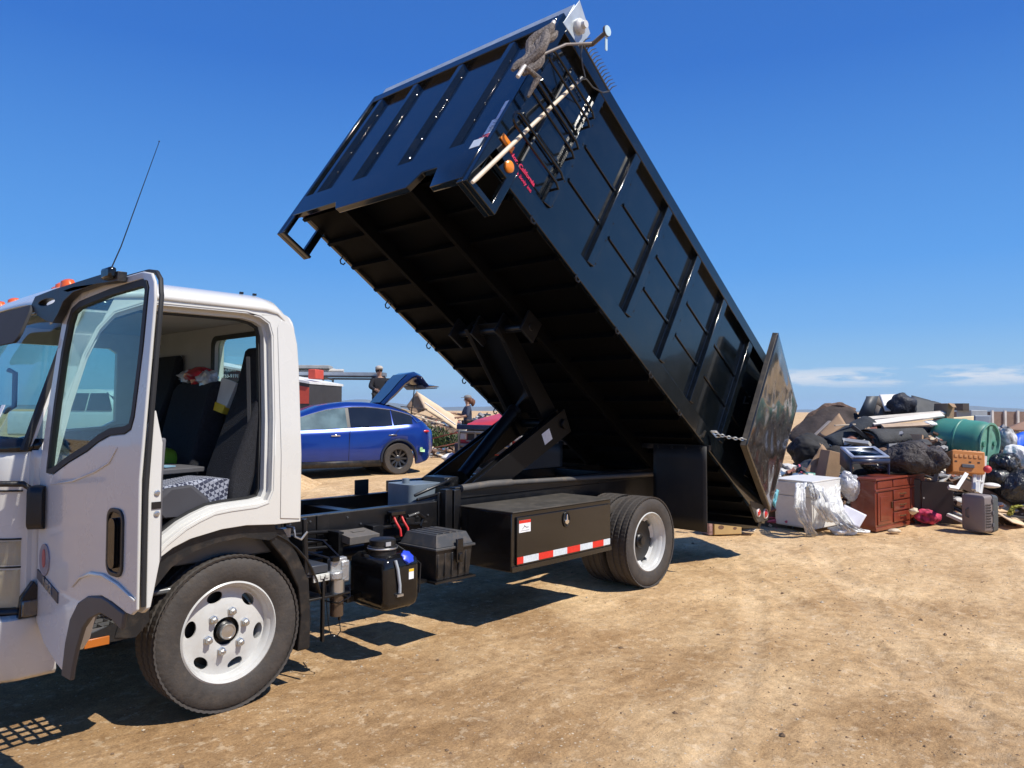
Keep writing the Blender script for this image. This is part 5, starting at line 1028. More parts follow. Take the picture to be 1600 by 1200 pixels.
def pickup(loc, rz, name, label, paint, front_detail=None, rack=False, L=5.4, hood=1.08, roofz=1.85):
    # local: nose toward -x, near side -y, origin on ground at body centre
    e = thing(name, label, 'pickup truck', loc, rz); h = L/2; W_ = .98
    hr = .26 if front_detail else 0
    zt = [(-h, .95), (-h+.10, hood-.03), (-h+.5, hood+hr*.55), (-h+1.35, hood+.04+hr), (-h+1.4, hood+.05+hr), (-h+2.0, roofz-.05), (-h+2.3, roofz), (-h+3.3, roofz-.01), (-h+3.45, roofz-.10), (-h+3.6, 1.18), (-h+3.7, 1.16), (h, 1.16)]
    secs = []; n = 110
    for i in range(n+1):
        x = -h+2*h*i/n; t = smooth_tab(zt, x, .04); lo = .42; sh = min(t, hood+.08)
        for wx in (-h+.95, h-1.15):
            q = .47**2-(x-wx)**2
            if q > 0: lo = max(lo, .38+math.sqrt(q)-.01)
        tw = W_-.04-.20*max(0, min(1, (t-1.2)/.6)); fr_ = 1-.10*max(0, 1-(x+h)/.35)
        half = [(W_*.92, lo), (W_, lo+.06), (W_, sh-.10), (W_-.04, sh-.01), (tw, t-.06 if t > sh+.05 else sh), (tw-.06, t), (0, t+.03 if x < -h+3.5 else t)]
        if x > -h+3.62: half[-1] = (0, .75); half[-2] = (W_-.10, .75); half[-3] = (W_-.10, t)
        secs.append([(x, -y*fr_, z) for y, z in half]+[(x, y*fr_, z) for y, z in reversed(half[:-1])])
    m = MB(); m.loft(secs, caps=True); m.build('body', paint, e, ang=40)
    for s in (-1, 1):
        f = lambda x, z, c: Vector((x, s*(W_-.035-.20*max(0, min(1, (z-1.2)/.6))+c), z))
        for x0, x1, k in ((-h+1.62, -h+2.5, .28), (-h+2.55, -h+3.35, .0)):
            m = MB(); m.prism(f, [(x0, hood+.12), (x1, hood+.12), (x1, roofz-.12), (x0+k, roofz-.12)], 0, .006); m.build('side_window', DARKG if 0 else mat('car_glass_dark', (.012,.015,.02)), e)
        for wx in (-h+.95, h-1.15): small_wheel(e, wx, s*.84, s, .38, STEEL, 6)
    m = MB(); m.loft([[(x, s*.74, z) for s in (-1, 1)] for x, z in ((-h+1.42, hood+.12), (-h+1.98, roofz-.09))]); m.build('windscreen', mat('car_glass_dark', (.012,.015,.02)), e, solid=.01)
    for wx in (-h+.95, h-1.15):
        m = MB(); m.cyl((wx, -.7, .38), (wx, .7, .38), .44, 28); m.build('wheel_well', INK, e)
    m = MB(); m.box((-h-.06, 0, .55), (.16, 1.9, .22)); m.build('front_bumper', mat('bumper_dark', (.03, .03, .035), .4) , e, bev=.03)
    m = MB(); m.box((h+.04, 0, .55), (.12, 1.8, .18)); m.build('rear_bumper', CHROME, e, bev=.03)
    g = MB(); g.box((-h-.005, 0, .86), (.06, 1.30, .30)); gr = g.build('grille', INK, e, bev=.02)
    g = MB(); g.box((-h-.04, 0, .86), (.03, .05, .30))
    for z in (.72, 1.0): g.box((-h-.04, 0, z), (.03, 1.32, .03))
    g.build('grille_bars', mat('grille_grey', (.20, .21, .22), .4), gr)
    for s in (-1, 1):
        m = MB(); m.box((-h+.02, s*.80, .86), (.10, .24, .24)); m.build('headlight', mat('headlamp', (.6, .6, .58), .15, coat=1), e, bev=.03)
    if front_detail:
        m = MB(); m.box((-h-.06, 0, 1.03), (.05, 1.86, .12)); m.build('hood_edge_guard', mat('guard_dark', (.03, .035, .05), .2, coat=.5), e, bev=.02)
        m = MB()
        for z in (.62, .92): m.tube([(-h-.02, -.9, z), (-h-.16, -.75, z), (-h-.20, 0, z), (-h-.16, .75, z), (-h-.02, .9, z)], .03, 8)
        for y in (-.75, -.25, .25, .75): m.tube([(-h-.18, y, .5), (-h-.19, y, .94)], .03, 8)
        m.build('grille_guard', mat('guard_rail', (.22, .21, .19), .4, metal=.5), e)
    if rack:
        m = MB()
        for x in (-h+1.9, -h+3.9, h-.25):
            for s in (-1, 1): m.tube([(x, s*.92, 1.15 if x > -h+3.5 else 1.5), (x, s*.86, 2.22)], .03, 6)
            m.tube([(x, -.86, 2.22), (x, .86, 2.22)], .03, 6)
        for s in (-1, 1): m.tube([(-h+1.0, s*.86, 2.25), (h+.1, s*.86, 2.25)], .03, 6)
        m.build('rack_frame', mat('rack_black', (.03, .03, .03), .4), e)
        ld = thing('ladder', 'grey aluminium extension ladder lying on the rack of the white pickup', 'ladder', loc, rz)
        m = MB(); x0, x1 = -h+.6, h+.1
        for y in (-.78, -.42): m.frame_box(W0, (x0, x1), (y-.02, y+.02), (2.27, 2.38))
        m.build('rail', mat('alu', (.50, .52, .52), .4, metal=.7), ld)
        m = MB()
        for k in range(15): m.cyl((x0+.15+k*.33, -.78, 2.33), (x0+.15+k*.33, -.42, 2.33), .02, 8)
        m.build('rung', mat('alu', (.5,.52,.52)), ld)
        bx = thing('rack_box', 'long grey flat box strapped on top of the pickup rack', 'box', loc, rz); m = MB(); m.frame_box(W0, (-h+1.2, h-1.6), (-.5, .2), (2.50, 2.60)); m.build('box_wall', mat('rack_box_grey', (.36, .36, .34), .6), bx, bev=.01); m = MB(); m.frame_box(W0, (-h+2.3, -h+2.36), (-.52, .22), (2.40, 2.61)); m.build('strap', INK, bx)
        for k, y in enumerate((-.25, .0, .3)):
            l2 = thing('pipe_bundle', ('pale pipe nearest the ladder on the pickup rack', 'middle pale pipe on the pickup rack', 'far pale pipe on the pickup rack')[k], 'pipe', loc, rz); m = MB(); m.tube([(-h+.6, y, 2.40), (h-1.2-.3*k, y, 2.44+.03*k)], .06, 10); m.lathe([(.056, -.01), (.062, 0), (.062, .06), (.056, .07)], (-h+.9, y, 2.335), (1, 0, 0), 10); m.build('pipe', mat('pipe_pale', (.55, .52, .47), .6), l2); l2.name = 'pipe'
    return e
d_ = 23.0; p = at(455, d_); pickup((p.x, p.y, gz(p.x, p.y)), FACE+R(4), 'pickup_truck', 'white work pickup with a pipe and ladder rack behind the blue car', WPAINT, rack=True, L=5.6)
p = at(872, 19.2); pickup((p.x, p.y, gz(p.x, p.y)-.05), FACE+R(52), 'pickup_truck', 'red pickup with a black grille guard seen behind the hoist', mat('red_hood_paint', (.62, .04, .025), .4, coat=.2, var=.08), front_detail=True, hood=1.04, roofz=1.8)
p = at(165, 24.0); pickup((p.x, p.y, gz(p.x, p.y)), FACE+R(170), 'pickup_truck', 'white pickup seen through the open truck door window', WPAINT, L=5.2)
# long dark trailer with a red swoosh and phone number, left of the pickup
def trailer():
    p = at(437, 20.2); e = thing('banner_trailer', 'dark high sided trailer with red stripes and a white phone number', 'trailer', (p.x, p.y, gz(p.x, p.y)), FACE+R(-12))
    DK = mat('trailer_dark', (.045, .042, .042), .5, var=.15); z0, z1 = 1.05, 2.25
    m = MB(); m.prism(lambda a, b, c: Vector((a, c, b)), [(-2.95, z0), (.86, z0), (.86, 2.05), (-2.95, 2.72)], 0, 2.0); m.build('side_board', DK, e, bev=.01)
    m = MB(); m.prism(lambda a, b, c: Vector((a, c, b)), [(-3.0, 2.70), (.88, 2.02), (.88, 2.08), (-3.0, 2.76)], -.05, 2.05); m.build('top_rail', mat('rail_white', (.75, .75, .73), .5), e)
    ORG = mat('banner_red', (.62, .085, .05), .5, var=.1)
    m = MB(); m.prism(lambda a, b, c: Vector((a, -.004-c, b)), [(-1.05, 1.5), (.85, 1.5), (.85, 1.93), (.1, 2.05), (-1.0, 2.26)], 0, .003); m.prism(lambda a, b, c: Vector((a, -.004-c, b)), [(-1.55, 2.42), (-.65, 2.26), (-.25, 2.14), (-.85, 2.30)], 0, .003); m.build('red_stripe', ORG, e)
    M_ = lambda x, z: basis((x, -.012, z), (1, 0, -.0), (0, 0, 1)); WL = mat('letter_white', (.85, .85, .83), .5)
    text('lettering', '753-9191', .13, WL, e, M_(-1.45, 2.24), .003); text('lettering', 'HAULING', .10, WL, e, M_(-1.5, 2.40), .002)
    m = MB(); m.box((.74, .6, 2.30), (.22, .5, .26)); m.build('red_box', ORG, e, bev=.02)
    m = MB(); m.frame_box(W0, (-2.9, .8), (.1, 1.9), (.55, .75)); m.build('trailer_chassis', DK, e)
    m = MB(); m.tube([(-1.1, .6, 2.4), (-1.37, .6, 2.72)], .03, 6); m.tube([(-.65, .8, 2.2), (-.55, .8, 2.62), (-.39, .8, 2.3)], .03, 6); m.build('load_poles', DK, e)
    for x in (-.9, 0):
        for s, y in ((-1, .15), (1, 1.85)): small_wheel(e, x, y, s, .38, STEEL, 6)
trailer()
p = at(592, 22.2); person((p.x, p.y, 1.02), FACE+R(20), 'person in a black long sleeved top and pale cap standing on the white pickup', {'el': (.26, -.10, 1.18), 'er': (-.26, -.10, 1.18), 'wl': (.16, -.30, 1.08), 'wr': (-.14, -.32, 1.10), 'sl': .95}, mat('black_shirt', (.012, .012, .016), .9), mat('black_trousers', (.012, .012, .014), .9), mat('hair_dark', (.03, .02, .015), .8), mat('cap_pale', (.45, .40, .34), .8), h=1.06)
p = at(731, 22.5); person((p.x, p.y, gz(p.x, p.y)-.02), FACE+R(-75), 'person with a brown ponytail and grey blue shirt standing by the rubbish heap', {'el': (.22, -.06, 1.16), 'er': (-.22, -.12, 1.18), 'wl': (.18, -.28, 1.12), 'wr': (-.16, -.34, 1.22), 'sl': .1}, mat('slate_shirt', (.05, .065, .11), .9), mat('dark_jeans', (.02, .022, .03), .9), mat('hair_brown', (.16, .07, .04), .7), mat('cap_grey', (.20, .19, .18), .8), pony=True, h=.99)
# ------------------------------------------------------------------ rubbish: helpers
CARD = mat('cardboard', (.34, .22, .13), .85, var=.12, bump=.15, bs=20); PLY = mat('plywood', (.60, .42, .25), .75, var=.15, vs=3); PLYL = mat('plywood_light', (.70, .52, .34), .75, var=.1, vs=2)
WHT = mat('white_laminate', (.72, .71, .68), .45, var=.05, dirt=.15); DKC = mat('dark_carpet', (.035, .033, .032), .95, var=.4, bump=.5, bs=30); BRC = mat('brown_carpet', (.13, .085, .065), .98, var=.5, bump=.8, bs=24, vs=8)
BGB = mat('black_bag', (.016, .016, .018), .30, coat=.3, var=.4, bump=.45, bs=6); GYB = mat('grey_brown_bag', (.050, .042, .042), .72, coat=0, var=.4, bump=.45, bs=5)
CHY = mat('cherry_wood', (.20, .040, .020), .32, coat=.3, var=.2, vs=4); CHD = mat('dark_wood_panel', (.035, .020, .016), .5, var=.2); WBG = mat('white_plastic_film', (.78, .78, .77), .6, var=.1, bump=.35, bs=9)
for m__, q__ in ((BGB, .75), (GYB, .75), (WBG, .4)): crease(m__, q__)
SLAT = mat('slate_plastic', (.05, .06, .075), .5, var=.15); TEAL = mat('green_barrel_plastic', (.065, .26, .195), .42, var=.15, vs=3, dirt=.25, dcol=(.14, .2, .15)); ORC = mat('orange_crate_plastic', (.58, .23, .06), .5, var=.1); BLT = mat('blue_tarp', (.01, .10, .62), .5, var=.2, bump=.6, bs=8)
def planks(name, lab, cat, p0, p1, w, t, m_, roll=0, group=None):
    p0, p1 = Vector(p0), Vector(p1); d = p1-p0; o = MB(); q = d.to_track_quat('X', 'Z'); L_ = d.length
    c = MB(); c.box((0, 0, 0), (L_, w, t)); ob = c.build(name, m_, bev=.004, loc=(p0+p1)/2); ob.rotation_mode = 'QUATERNION'
    from mathutils import Quaternion
    ob.rotation_quaternion = q @ Quaternion((1, 0, 0), roll); return tag(ob, lab, cat, group)
def px(u, v, d): return at(u, d, hz(v, d))
def sheet(name, lab, cat, pts, m_, th=.012, wob=.0, group=None, nu=10, nv=8, seed=1):
    a, b, c, d = [Vector(q) for q in pts]; o0 = (a+b+c+d)/4; vs = []
    nr = (b-a).cross(d-a).normalized()
    for i in range(nu+1):
        for j in range(nv+1):
            s, t = i/nu, j/nv; q = a.lerp(b, s).lerp(d.lerp(c, s), t)-o0; q += nr*wob*(noise.noise(Vector((s*3, t*3, seed)))+.5*noise.noise(Vector((s*8, t*8, seed)))); vs.append(q)
    m = MB(); m.add(vs, [(i*(nv+1)+j, i*(nv+1)+j+1, (i+1)*(nv+1)+j+1, (i+1)*(nv+1)+j) for i in range(nu) for j in range(nv)])
    return tag(m.build(name, m_, solid=th, loc=o0, ang=60), lab, cat, group)
def carton(name, lab, cat, loc, size, rz, m_, tilt=(0, 0), open_=False, group=None, flapm=None):
    e = thing(name, lab, cat, loc, 0, group); e.rotation_euler = (tilt[0], tilt[1], rz); x, y, z = size
    m = MB()
    if open_:
        t = .012
        m.frame_box(W0, (-x/2, x/2), (-y/2, -y/2+t), (0, z)); m.frame_box(W0, (-x/2, x/2), (y/2-t, y/2), (0, z)); m.frame_box(W0, (-x/2, -x/2+t), (-y/2+t, y/2-t), (0, z)); m.frame_box(W0, (x/2-t, x/2), (-y/2+t, y/2-t), (0, z)); m.frame_box(W0, (-x/2+t, x/2-t), (-y/2+t, y/2-t), (.001, t))
    else: m.frame_box(W0, (-x/2, x/2), (-y/2, y/2), (0, z))
    m.build('box_wall', m_, e, bev=.008)
    m = MB(); t = .006
    m.prism(lambda a, b, c: Vector((a, -y/2-b*.6, z-b*.5+c)), [(-x/2+.01, 0), (x/2-.01, 0), (x/2-.03, y*.4), (-x/2+.03, y*.4)], 0, t)
    if open_: m.build('flap', flapm or m_, e)
    return e
def lump(name, lab, cat, u, v, d, w, h, dep, m_, seed=1, amp=.4, fr_=2.0, sub=4, group=None, rz=0, roll=0):
    c = px(u, v, d); m = MB(); m.ball((0, 0, 0), (w, dep, h), sub, 0, amp, fr_, seed)
    o = m.build(name, m_, loc=c, rot=(0, roll, FACE+rz), ang=180); return tag(o, lab, cat, group)
def heap(name, c, rx, ry, h, mats, n, seed, label, small=.06, big=.30, cz=0):
    r_ = random.Random(seed); m = MB(); nn = 26; c = Vector(c); vs = []
    def hh(x, y):
        q = max(0, 1-(x/rx)**2-(y/ry)**2); return h*q**.6*(.75+.5*noise.noise(Vector((x*1.3, y*1.3, seed))))-.05
    for i in range(nn+1):
        for j in range(nn+1):
            x, y = -rx+2*rx*i/nn, -ry+2*ry*j/nn; vs.append((x, y, hh(x, y)+.03*noise.noise(Vector((x*6, y*6, 1)))))
    m.add(vs, [(i*(nn+1)+j, i*(nn+1)+j+1, (i+1)*(nn+1)+j+1, (i+1)*(nn+1)+j) for i in range(nn) for j in range(nn)], 0)
    for k in range(n):
        x, y = r_.uniform(-rx, rx), r_.uniform(-ry, ry)
        if (x/rx)**2+(y/ry)**2 > 1.05: continue
        z = hh(x, y)+r_.uniform(-.02, .06); s = r_.uniform(small, big)*r_.uniform(.5, 1); ty = r_.random(); mi = r_.randrange(1, len(mats)); rot = (r_.uniform(-1, 1)*.7, r_.uniform(-1, 1)*.7, r_.uniform(0, 6.3))
        if ty < .5: m.box((x, y, z), (s*r_.uniform(.8, 3), s*r_.uniform(.2, .6), s*r_.uniform(.05, .2)), rot, mi)
        elif ty < .75: m.box((x, y, z), (s, s*.8, s*.5), rot, mi)
        else: m.ball((x, y, z), (s*1.3, s, s*.7), 2, mi, .5, 2.5, k)
    o = m.build(name, mats, loc=c, rot=(0, 0, FACE), ang=30, fix=False); return tag(o, label, 'rubbish', kind='stuff')
SOILR = mat('rubbish_soil', (.12, .085, .055), .95, var=.5, vs=9); JM = [SOILR, mat('rub_white', (.62, .60, .56), .7, var=.2), mat('rub_tan', (.40, .27, .17), .8, var=.2), mat('rub_brown', (.16, .09, .055), .8, var=.2), mat('rub_dark', (.04, .04, .045), .6, var=.3), mat('rub_grey', (.25, .25, .26), .7, var=.2), mat('rub_redbrown', (.30, .12, .08), .7, var=.2), mat('rub_blue', (.10, .16, .26), .6), mat('rub_cream', (.60, .50, .36), .8, var=.2)]
JMD = JM[:1]+[JM[3], JM[4], JM[4], JM[5], JM[2], JM[6], JM[1]]
# ------------------------------------------------------------------ left background heap, between the blue car and the red pickup
p = at(672, 25.5); heap('rubbish_heap', (p.x, p.y, gz(p.x, p.y)-.1), 2.6, 1.5, .95, JM, 420, 3, 'low heap of mixed broken rubbish beyond the blue car')
p = at(770, 33); heap('rubbish_heap', (p.x, p.y, gz(p.x, p.y)-.1), 6.5, 2.5, 1.1, JM, 900, 8, 'long pale band of rubbish on the skyline behind the standing person', .06, .32)
p = at(690, 21.8); heap('rubbish_heap', (p.x, p.y, gz(p.x, p.y)-.08), 1.05, .6, .38, JM, 200, 5, 'strip of broken timber and rags in front of the green weeds', .05, .22)
def weeds(u, d, w, dep, h, n, seed, label):
    r_ = random.Random(seed); p = at(u, d); m = MB()
    for k in range(n):
        x, y = r_.uniform(-w, w), r_.uniform(-dep, dep); q = max(0, 1-(x/w)**2*.8-(y/dep)**2*.5); z0 = h*q*r_.uniform(.1, 1.0); L_ = r_.uniform(.10, .30); a = r_.uniform(0, 6.28); t = r_.uniform(.2, 1.2); wd = r_.uniform(.008, .02)
        d0 = Vector((math.cos(a)*math.sin(t), math.sin(a)*math.sin(t), math.cos(t)))*L_; sd = Vector((-math.sin(a), math.cos(a), 0))*wd; b = Vector((x, y, z0)); mi = r_.randrange(3)
        m.add([b-sd*.3, b+sd*.3, b+d0*.5+sd, b+d0*.5-sd, b+d0*.95+Vector((0, 0, -.25*L_))], [(0, 1, 2, 3), (3, 2, 4)], mi)
    o = m.build('weeds', [mat('leaf_green', (.07, .13, .03), .7, var=.3, vs=20), mat('leaf_pale', (.14, .20, .06), .7, var=.2), mat('leaf_dark', (.03, .065, .02), .7)], loc=(p.x, p.y, gz(p.x, p.y)), rot=(0, 0, FACE), smooth=False, fix=False); tag(o, label, 'weeds', kind='stuff')
weeds(672, 23.2, 1.15, .55, .75, 3600, 4, 'tangle of green weeds growing on the rubbish heap')
sheet('mattress_board', 'large tan sheet of board slanting down the heap behind the blue car', 'board', [px(650, 613, 24.5), px(716, 655, 24.0), px(713, 672, 23.6), px(664, 640, 24.0)], PLYL, .05, .05)
sheet('board', 'brown end of a big carton standing against the tan board', 'board', [px(636, 636, 24.6), px(652, 612, 24.6), px(668, 640, 24.2), px(645, 650, 24.2)], CARD, .03, .03)
for i, (a, b, w, m_, lab) in enumerate((((628, 640, 23.6), (697, 660, 23.4), .14, PLY, 'upper yellow plank sloping over the green weeds'), ((626, 636, 23.7), (668, 640, 23.8), .10, mat('dark_plank', (.08, .06, .05), .8), 'dark plank under the tan board'), ((640, 648, 23.2), (694, 664, 22.9), .12, WOODL, 'pale plank lying lowest over the green weeds'), ((664, 630, 23.4), (712, 664, 23.2), .10, JM[1], 'white splintered plank along the foot of the tan board'), ((676, 686, 21.9), (716, 676, 21.6), .12, CHY, 'reddish brown timber lying in front of the weeds'), ((680, 700, 21.6), (718, 692, 21.4), .10, JM[6], 'short red brown plank lying near the red pickup'))):
    planks('plank', lab, 'plank', px(*a), px(*b), w, .03, m_)
lump('rubbish_bag', 'white bag lying on the dirt beside the red pickup', 'bag', 703, 716, 18.2, .36, .22, .3, WBG, 3)
# ------------------------------------------------------------------ right heap
p = at(1420, 13.2); heap('rubbish_heap', (p.x, p.y, gz(p.x, p.y)-.1), 2.6, 1.35, 1.35, JMD, 520, 11, 'core of mixed dark rubbish under the big pieces on the right', .06, .3)
p = at(1600, 12.6); heap('rubbish_heap', (p.x, p.y, gz(p.x, p.y)-.1), 1.5, 1.2, .9, JMD, 320, 12, 'mixed rubbish at the right edge of the heap', .05, .25)
p = at(1560, 24); heap('rubbish_heap', (p.x, p.y, gz(p.x, p.y)-.1), 6, 2, 1.1, JM, 500, 14, 'low far rubbish behind the green barrel')
p = at(1236, 11.2); heap('rubbish_heap', (p.x, p.y, gz(p.x, p.y)-.05), .70, .60, 1.15, [SOILR, TEAL, JM[1], JM[6], JM[4], JM[8], mat('rub_pink', (.55, .10, .16), .6), JM[7]], 420, 15, 'small colourful rags and books beside the white cabinet', .05, .24)
# big brown carpet roll arch
def rug():
    d = 13.2; c = px(1285, 690, d); m = MB(); secs = []
    for i in range(22):
        t = i/21; u = 1236+(1336-1236)*t; vt = 678-46*math.sin(min(1, t*1.15)*math.pi*.62)+(0 if t < .9 else (t-.9)*60); rowp = []
        for j in range(12):
            s = j/11; v = vt+(716-vt)*s; dd = d-.55*math.sin(s*math.pi*.55)+.10*noise.noise(Vector((t*5, s*4, 2)))
            rowp.append(px(u+6*noise.noise(Vector((s*4, t*3, 9))), v, dd)-c)
        secs.append(rowp)
    m.loft(secs); o = m.build('rug', mat('rug_back', (.050, .038, .034), .98, var=.5, vs=4, bump=.8, bs=12), loc=c, solid=.05, ang=180); e = tag(o, 'big dark brown carpet humped up beside the open tailgate', 'carpet')
    m = MB(); m.tube([px(1238+ (1334-1238)*t, 677-46*math.sin(min(1, t*1.15)*math.pi*.62)+(0 if t < .9 else (t-.9)*60), d+.02)-c for t in [i/20 for i in range(21)]], [.05+.015*math.sin(i*1.3) for i in range(21)], 8); m.build('rolled_edge', BRC, o)
rug()
def carpet_roll(u0, v0, u1, v1, d0, d1, r, m_, lab, name='carpet_roll'):
    a, b = px(u0, v0, d0), px(u1, v1, d1); c = (a+b)/2; m = MB(); dr = (b-a).normalized(); s1 = dr.cross(Vector((0,0,1))).normalized(); s2 = s1.cross(dr); secs = []
    for i in range(9):
        q = a.lerp(b, i/8)-c; row = []
        for k in range(40):
            t = k/39*4.2*math.pi; rr = r*(1-.13*t/math.pi/1.4); rr *= 1+.05*math.sin(i*.9+k*.3); row.append(q+s1*rr*math.cos(t)*1.1+s2*rr*math.sin(t)*.8)
        secs.append(row)
    m.loft(secs); return tag(m.build(name, m_, loc=c, solid=.012, ang=80), lab, 'carpet')
carpet_roll(1292, 697, 1356, 662, 12.2, 12.4, .20, mat('slate_carpet', (.030, .035, .042), .9, var=.3, bump=.5, bs=30), 'dark slate carpet roll sloping up behind the cardboard')
carpet_roll(1352, 690, 1426, 682, 12.0, 12.3, .27, mat('grey_carpet', (.055, .055, .055), .9, var=.3, bump=.5, bs=30), 'dark grey carpet roll lying behind the glass topped table')
sheet('carpet', 'black sheet of carpet folded over the middle of the heap', 'carpet', [px(1292, 700, 12.0), px(1380, 668, 12.6), px(1432, 740, 11.6), px(1300, 745, 11.6)], DKC, .03, .22)
sheet('board', 'brown triangular offcut of board leaning on the big carpet', 'board', [px(1278, 678, 12.6), px(1311, 644, 12.7), px(1322, 662, 12.5), px(1290, 682, 12.4)], CARD, .02, .01)
planks('plank', 'thin pale batten resting on the slate carpet roll', 'plank', px(1304, 663, 12.2), px(1336, 661, 12.2), .05, .02, WOODL)
planks('plank', 'grey pale batten leaning on the hump of brown carpet', 'plank', px(1262, 688, 12.4), px(1296, 656, 12.5), .07, .02, mat('grey_batten', (.33, .28, .24), .8))
lump('rubbish_bag', 'dark bag under the near end of the humped carpet', 'bag', 1262, 702, 12.2, .70, .50, .5, mat('dull_dark_bag', (.022, .021, .022), .8, var=.5), 71, .3, 2.0, 5)
lump('rubbish_bag', 'dark bag low between the carpet and the cardboard flap', 'bag', 1268, 738, 11.7, .60, .42, .4, mat('slate_bag', (.03, .035, .04), .5, var=.4), 73, .3, 2.0, 5)
# top of the heap
def box_top():
    d = 13.0; e = thing('open_case', 'dark open topped case tipped on the summit of the heap', 'case', px(1366, 652, d), FACE)
    f = lambda u, v, dd=0: px(u, v, d+dd)-px(1366, 652, d)
    rz_ = Matrix.Rotation(-FACE, 3, 'Z'); g = lambda u, v, dd=0: rz_@f(u, v, dd)
    for nm, q in (('side_panel', [(1339, 650), (1355, 617), (1372, 617), (1362, 652)]), ('side_panel', [(1362, 652), (1370, 630), (1394, 646), (1392, 654)]), ('back_panel', [(1354, 617), (1395, 616), (1400, 640), (1350, 640)])):
        a = [g(u, v, .25 if nm == 'back_panel' else 0) for u, v in q]; m = MB(); m.add([x for x in a], [(0, 1, 2, 3)]); m.build(nm, SLAT if nm == 'side_panel' and q[0][0] == 1339 else mat('case_brown', (.12, .10, .085), .7), e, solid=.03)
box_top()
sheet('framed_panel', 'small white framed panel propped behind the black bag on the summit', 'panel', [px(1374, 615, 13.1), px(1402, 614, 13.1), px(1398, 640, 12.9), px(1383, 640, 12.9)], WHT, .03)
lump('black_bag', 'black pleated bag on top of the heap', 'bag', 1409, 632, 12.9, .48, .42, .4, mat('black_blue_cloth', (.022, .026, .038), .6, var=.5, bump=.9, bs=22), 6, .3, 2.5)
sheet('board', 'dark panel sloping down to the right of the black pleated bag', 'board', [px(1424, 616, 13.2), px(1470, 628, 13.0), px(1468, 650, 12.8), px(1426, 648, 12.9)], mat('dark_slate_board', (.045, .05, .055), .6, var=.2), .03, .01)
carton('carton', 'torn brown carton end sticking up at the right of the summit', 'carton', px(1473, 658, 12.7), (.14, .30, .32), FACE+.2, CARD, (0, .1), True)
for i, (a, b, w, m_, lab) in enumerate((((1344, 653, 12.4), (1475, 642, 12.6), .09, mat('plank_grey_white', (.55, .50, .43), .8, var=.15), 'upper long pale plank across the summit'), ((1362, 659, 12.2), (1472, 645, 12.3), .13, mat('plank_white', (.72, .66, .58), .75, var=.12), 'broad white plank lying across the summit'), ((1378, 664, 12.1), (1450, 660, 12.15), .10, mat('plank_tan', (.45, .33, .23), .8, var=.2), 'short tan broken plank under the broad white plank'))):
    planks('plank', lab, 'plank', px(*a), px(*b), w, .03, m_, roll=.5)
lump('plastic_bag', 'dark bag with a pale shiny corner left of the green barrel', 'bag', 1462, 672, 12.5, .50, .42, .5, SLAT, 9, .3)
lump('plastic_bag', 'small silvery plastic scrap tucked under the planks', 'bag', 1452, 660, 12.2, .22, .10, .2, WBG, 12, .4)
# large grey brown bags
lump('rubbish_bag', 'big crumpled dark brown rubbish bag above the red dresser', 'bag', 1420, 712, 11.1, .78, .50, .6, GYB, 21, .32, 1.8, 5)
lump('rubbish_bag', 'smaller dark brown rubbish bag slumped at the right of the big one', 'bag', 1452, 716, 11.0, .44, .42, .5, GYB, 25, .32, 2.2, 5)
lump('rubbish_bag', 'black rubbish bag behind the wire glass table', 'bag', 1372, 722, 11.3, .5, .3, .5, BGB, 27, .3, 2.2, 5)
# glass top side table
def side_table():
    d = 10.7; e = thing('side_table', 'black side table with a silver rimmed glass top tipped on the red dresser', 'table', px(1350, 735, d), FACE); o = px(1350, 735, d); rz_ = Matrix.Rotation(-FACE, 3, 'Z'); g = lambda u, v, dd=0: rz_@(px(u, v, d+dd)-o)
    T_ = [g(1312, 697, .25), g(1366, 696, .35), g(1389, 712, -.15), g(1330, 713, -.22)]; c = sum(T_, Vector())/4
    I_ = [c+(q-c)*.80 for q in T_]
    m = MB(); m.add(T_+I_, [(0, 1, 5, 4), (1, 2, 6, 5), (2, 3, 7, 6), (3, 0, 4, 7)]); m.build('top_rim', mat('rim_silver', (.42, .46, .55), .35, metal=.5), e, solid=.025)
    m = MB(); m.add(I_, [(0, 1, 2, 3)]); m.build('glass_top', DARKG, e, solid=.006)
    dn = Vector((0, 0, -.24)); S_ = mat('navy_side', (.02, .03, .07), .35, coat=.3)
    m = MB(); m.add([T_[3]+Vector((0,0,-.02)), T_[2]+Vector((0,0,-.02)), T_[2]+dn*.35, T_[3]+dn*.35], [(0, 1, 2, 3)]); m.build('apron', S_, e, solid=.02)
    m = MB(); m.add([T_[0]+Vector((.01,0,-.02)), T_[3]+Vector((.01,0,-.02)), T_[3]+dn, T_[0]+dn], [(0, 1, 2, 3)]); m.build('side_panel', mat('side_dark', (.03, .028, .028), .5), e, solid=.02)
    for q in (T_[2], T_[3], T_[1]): m = MB(); m.tube([q+Vector((-.01, .01, -.02)), q+dn*1.0+Vector((-.01, .01, 0))], .016, 4); m.build('leg', S_, e)
    m = MB(); m.box(c+Vector((-.02, -.15, -.14)), (.20, .12, .02), (.1, 0, .2)); m.build('shelf', mat('shelf_pale', (.5, .45, .4), .6), e)
side_table()
# cardboard
carton('cardboard_box', 'tall tan cardboard box leaning behind the white cabinet', 'box', px(1289, 752, 11.4), (.26, .20, .48), FACE+.35, CARD, (.05, .22), False)
sheet('cardboard', 'open brown cardboard flap curving up left of the tall box', 'cardboard', [px(1252, 742, 11.5), px(1284, 692, 11.6), px(1296, 706, 11.5), px(1280, 748, 11.4)], CARD, .012, .05)
sheet('cardboard', 'pale yellow inside edge of an opened carton beside the tall box', 'cardboard', [px(1280, 690, 11.62), px(1288, 700, 11.6), px(1293, 706, 11.55), px(1285, 706, 11.6)], PLY, .012, .0)
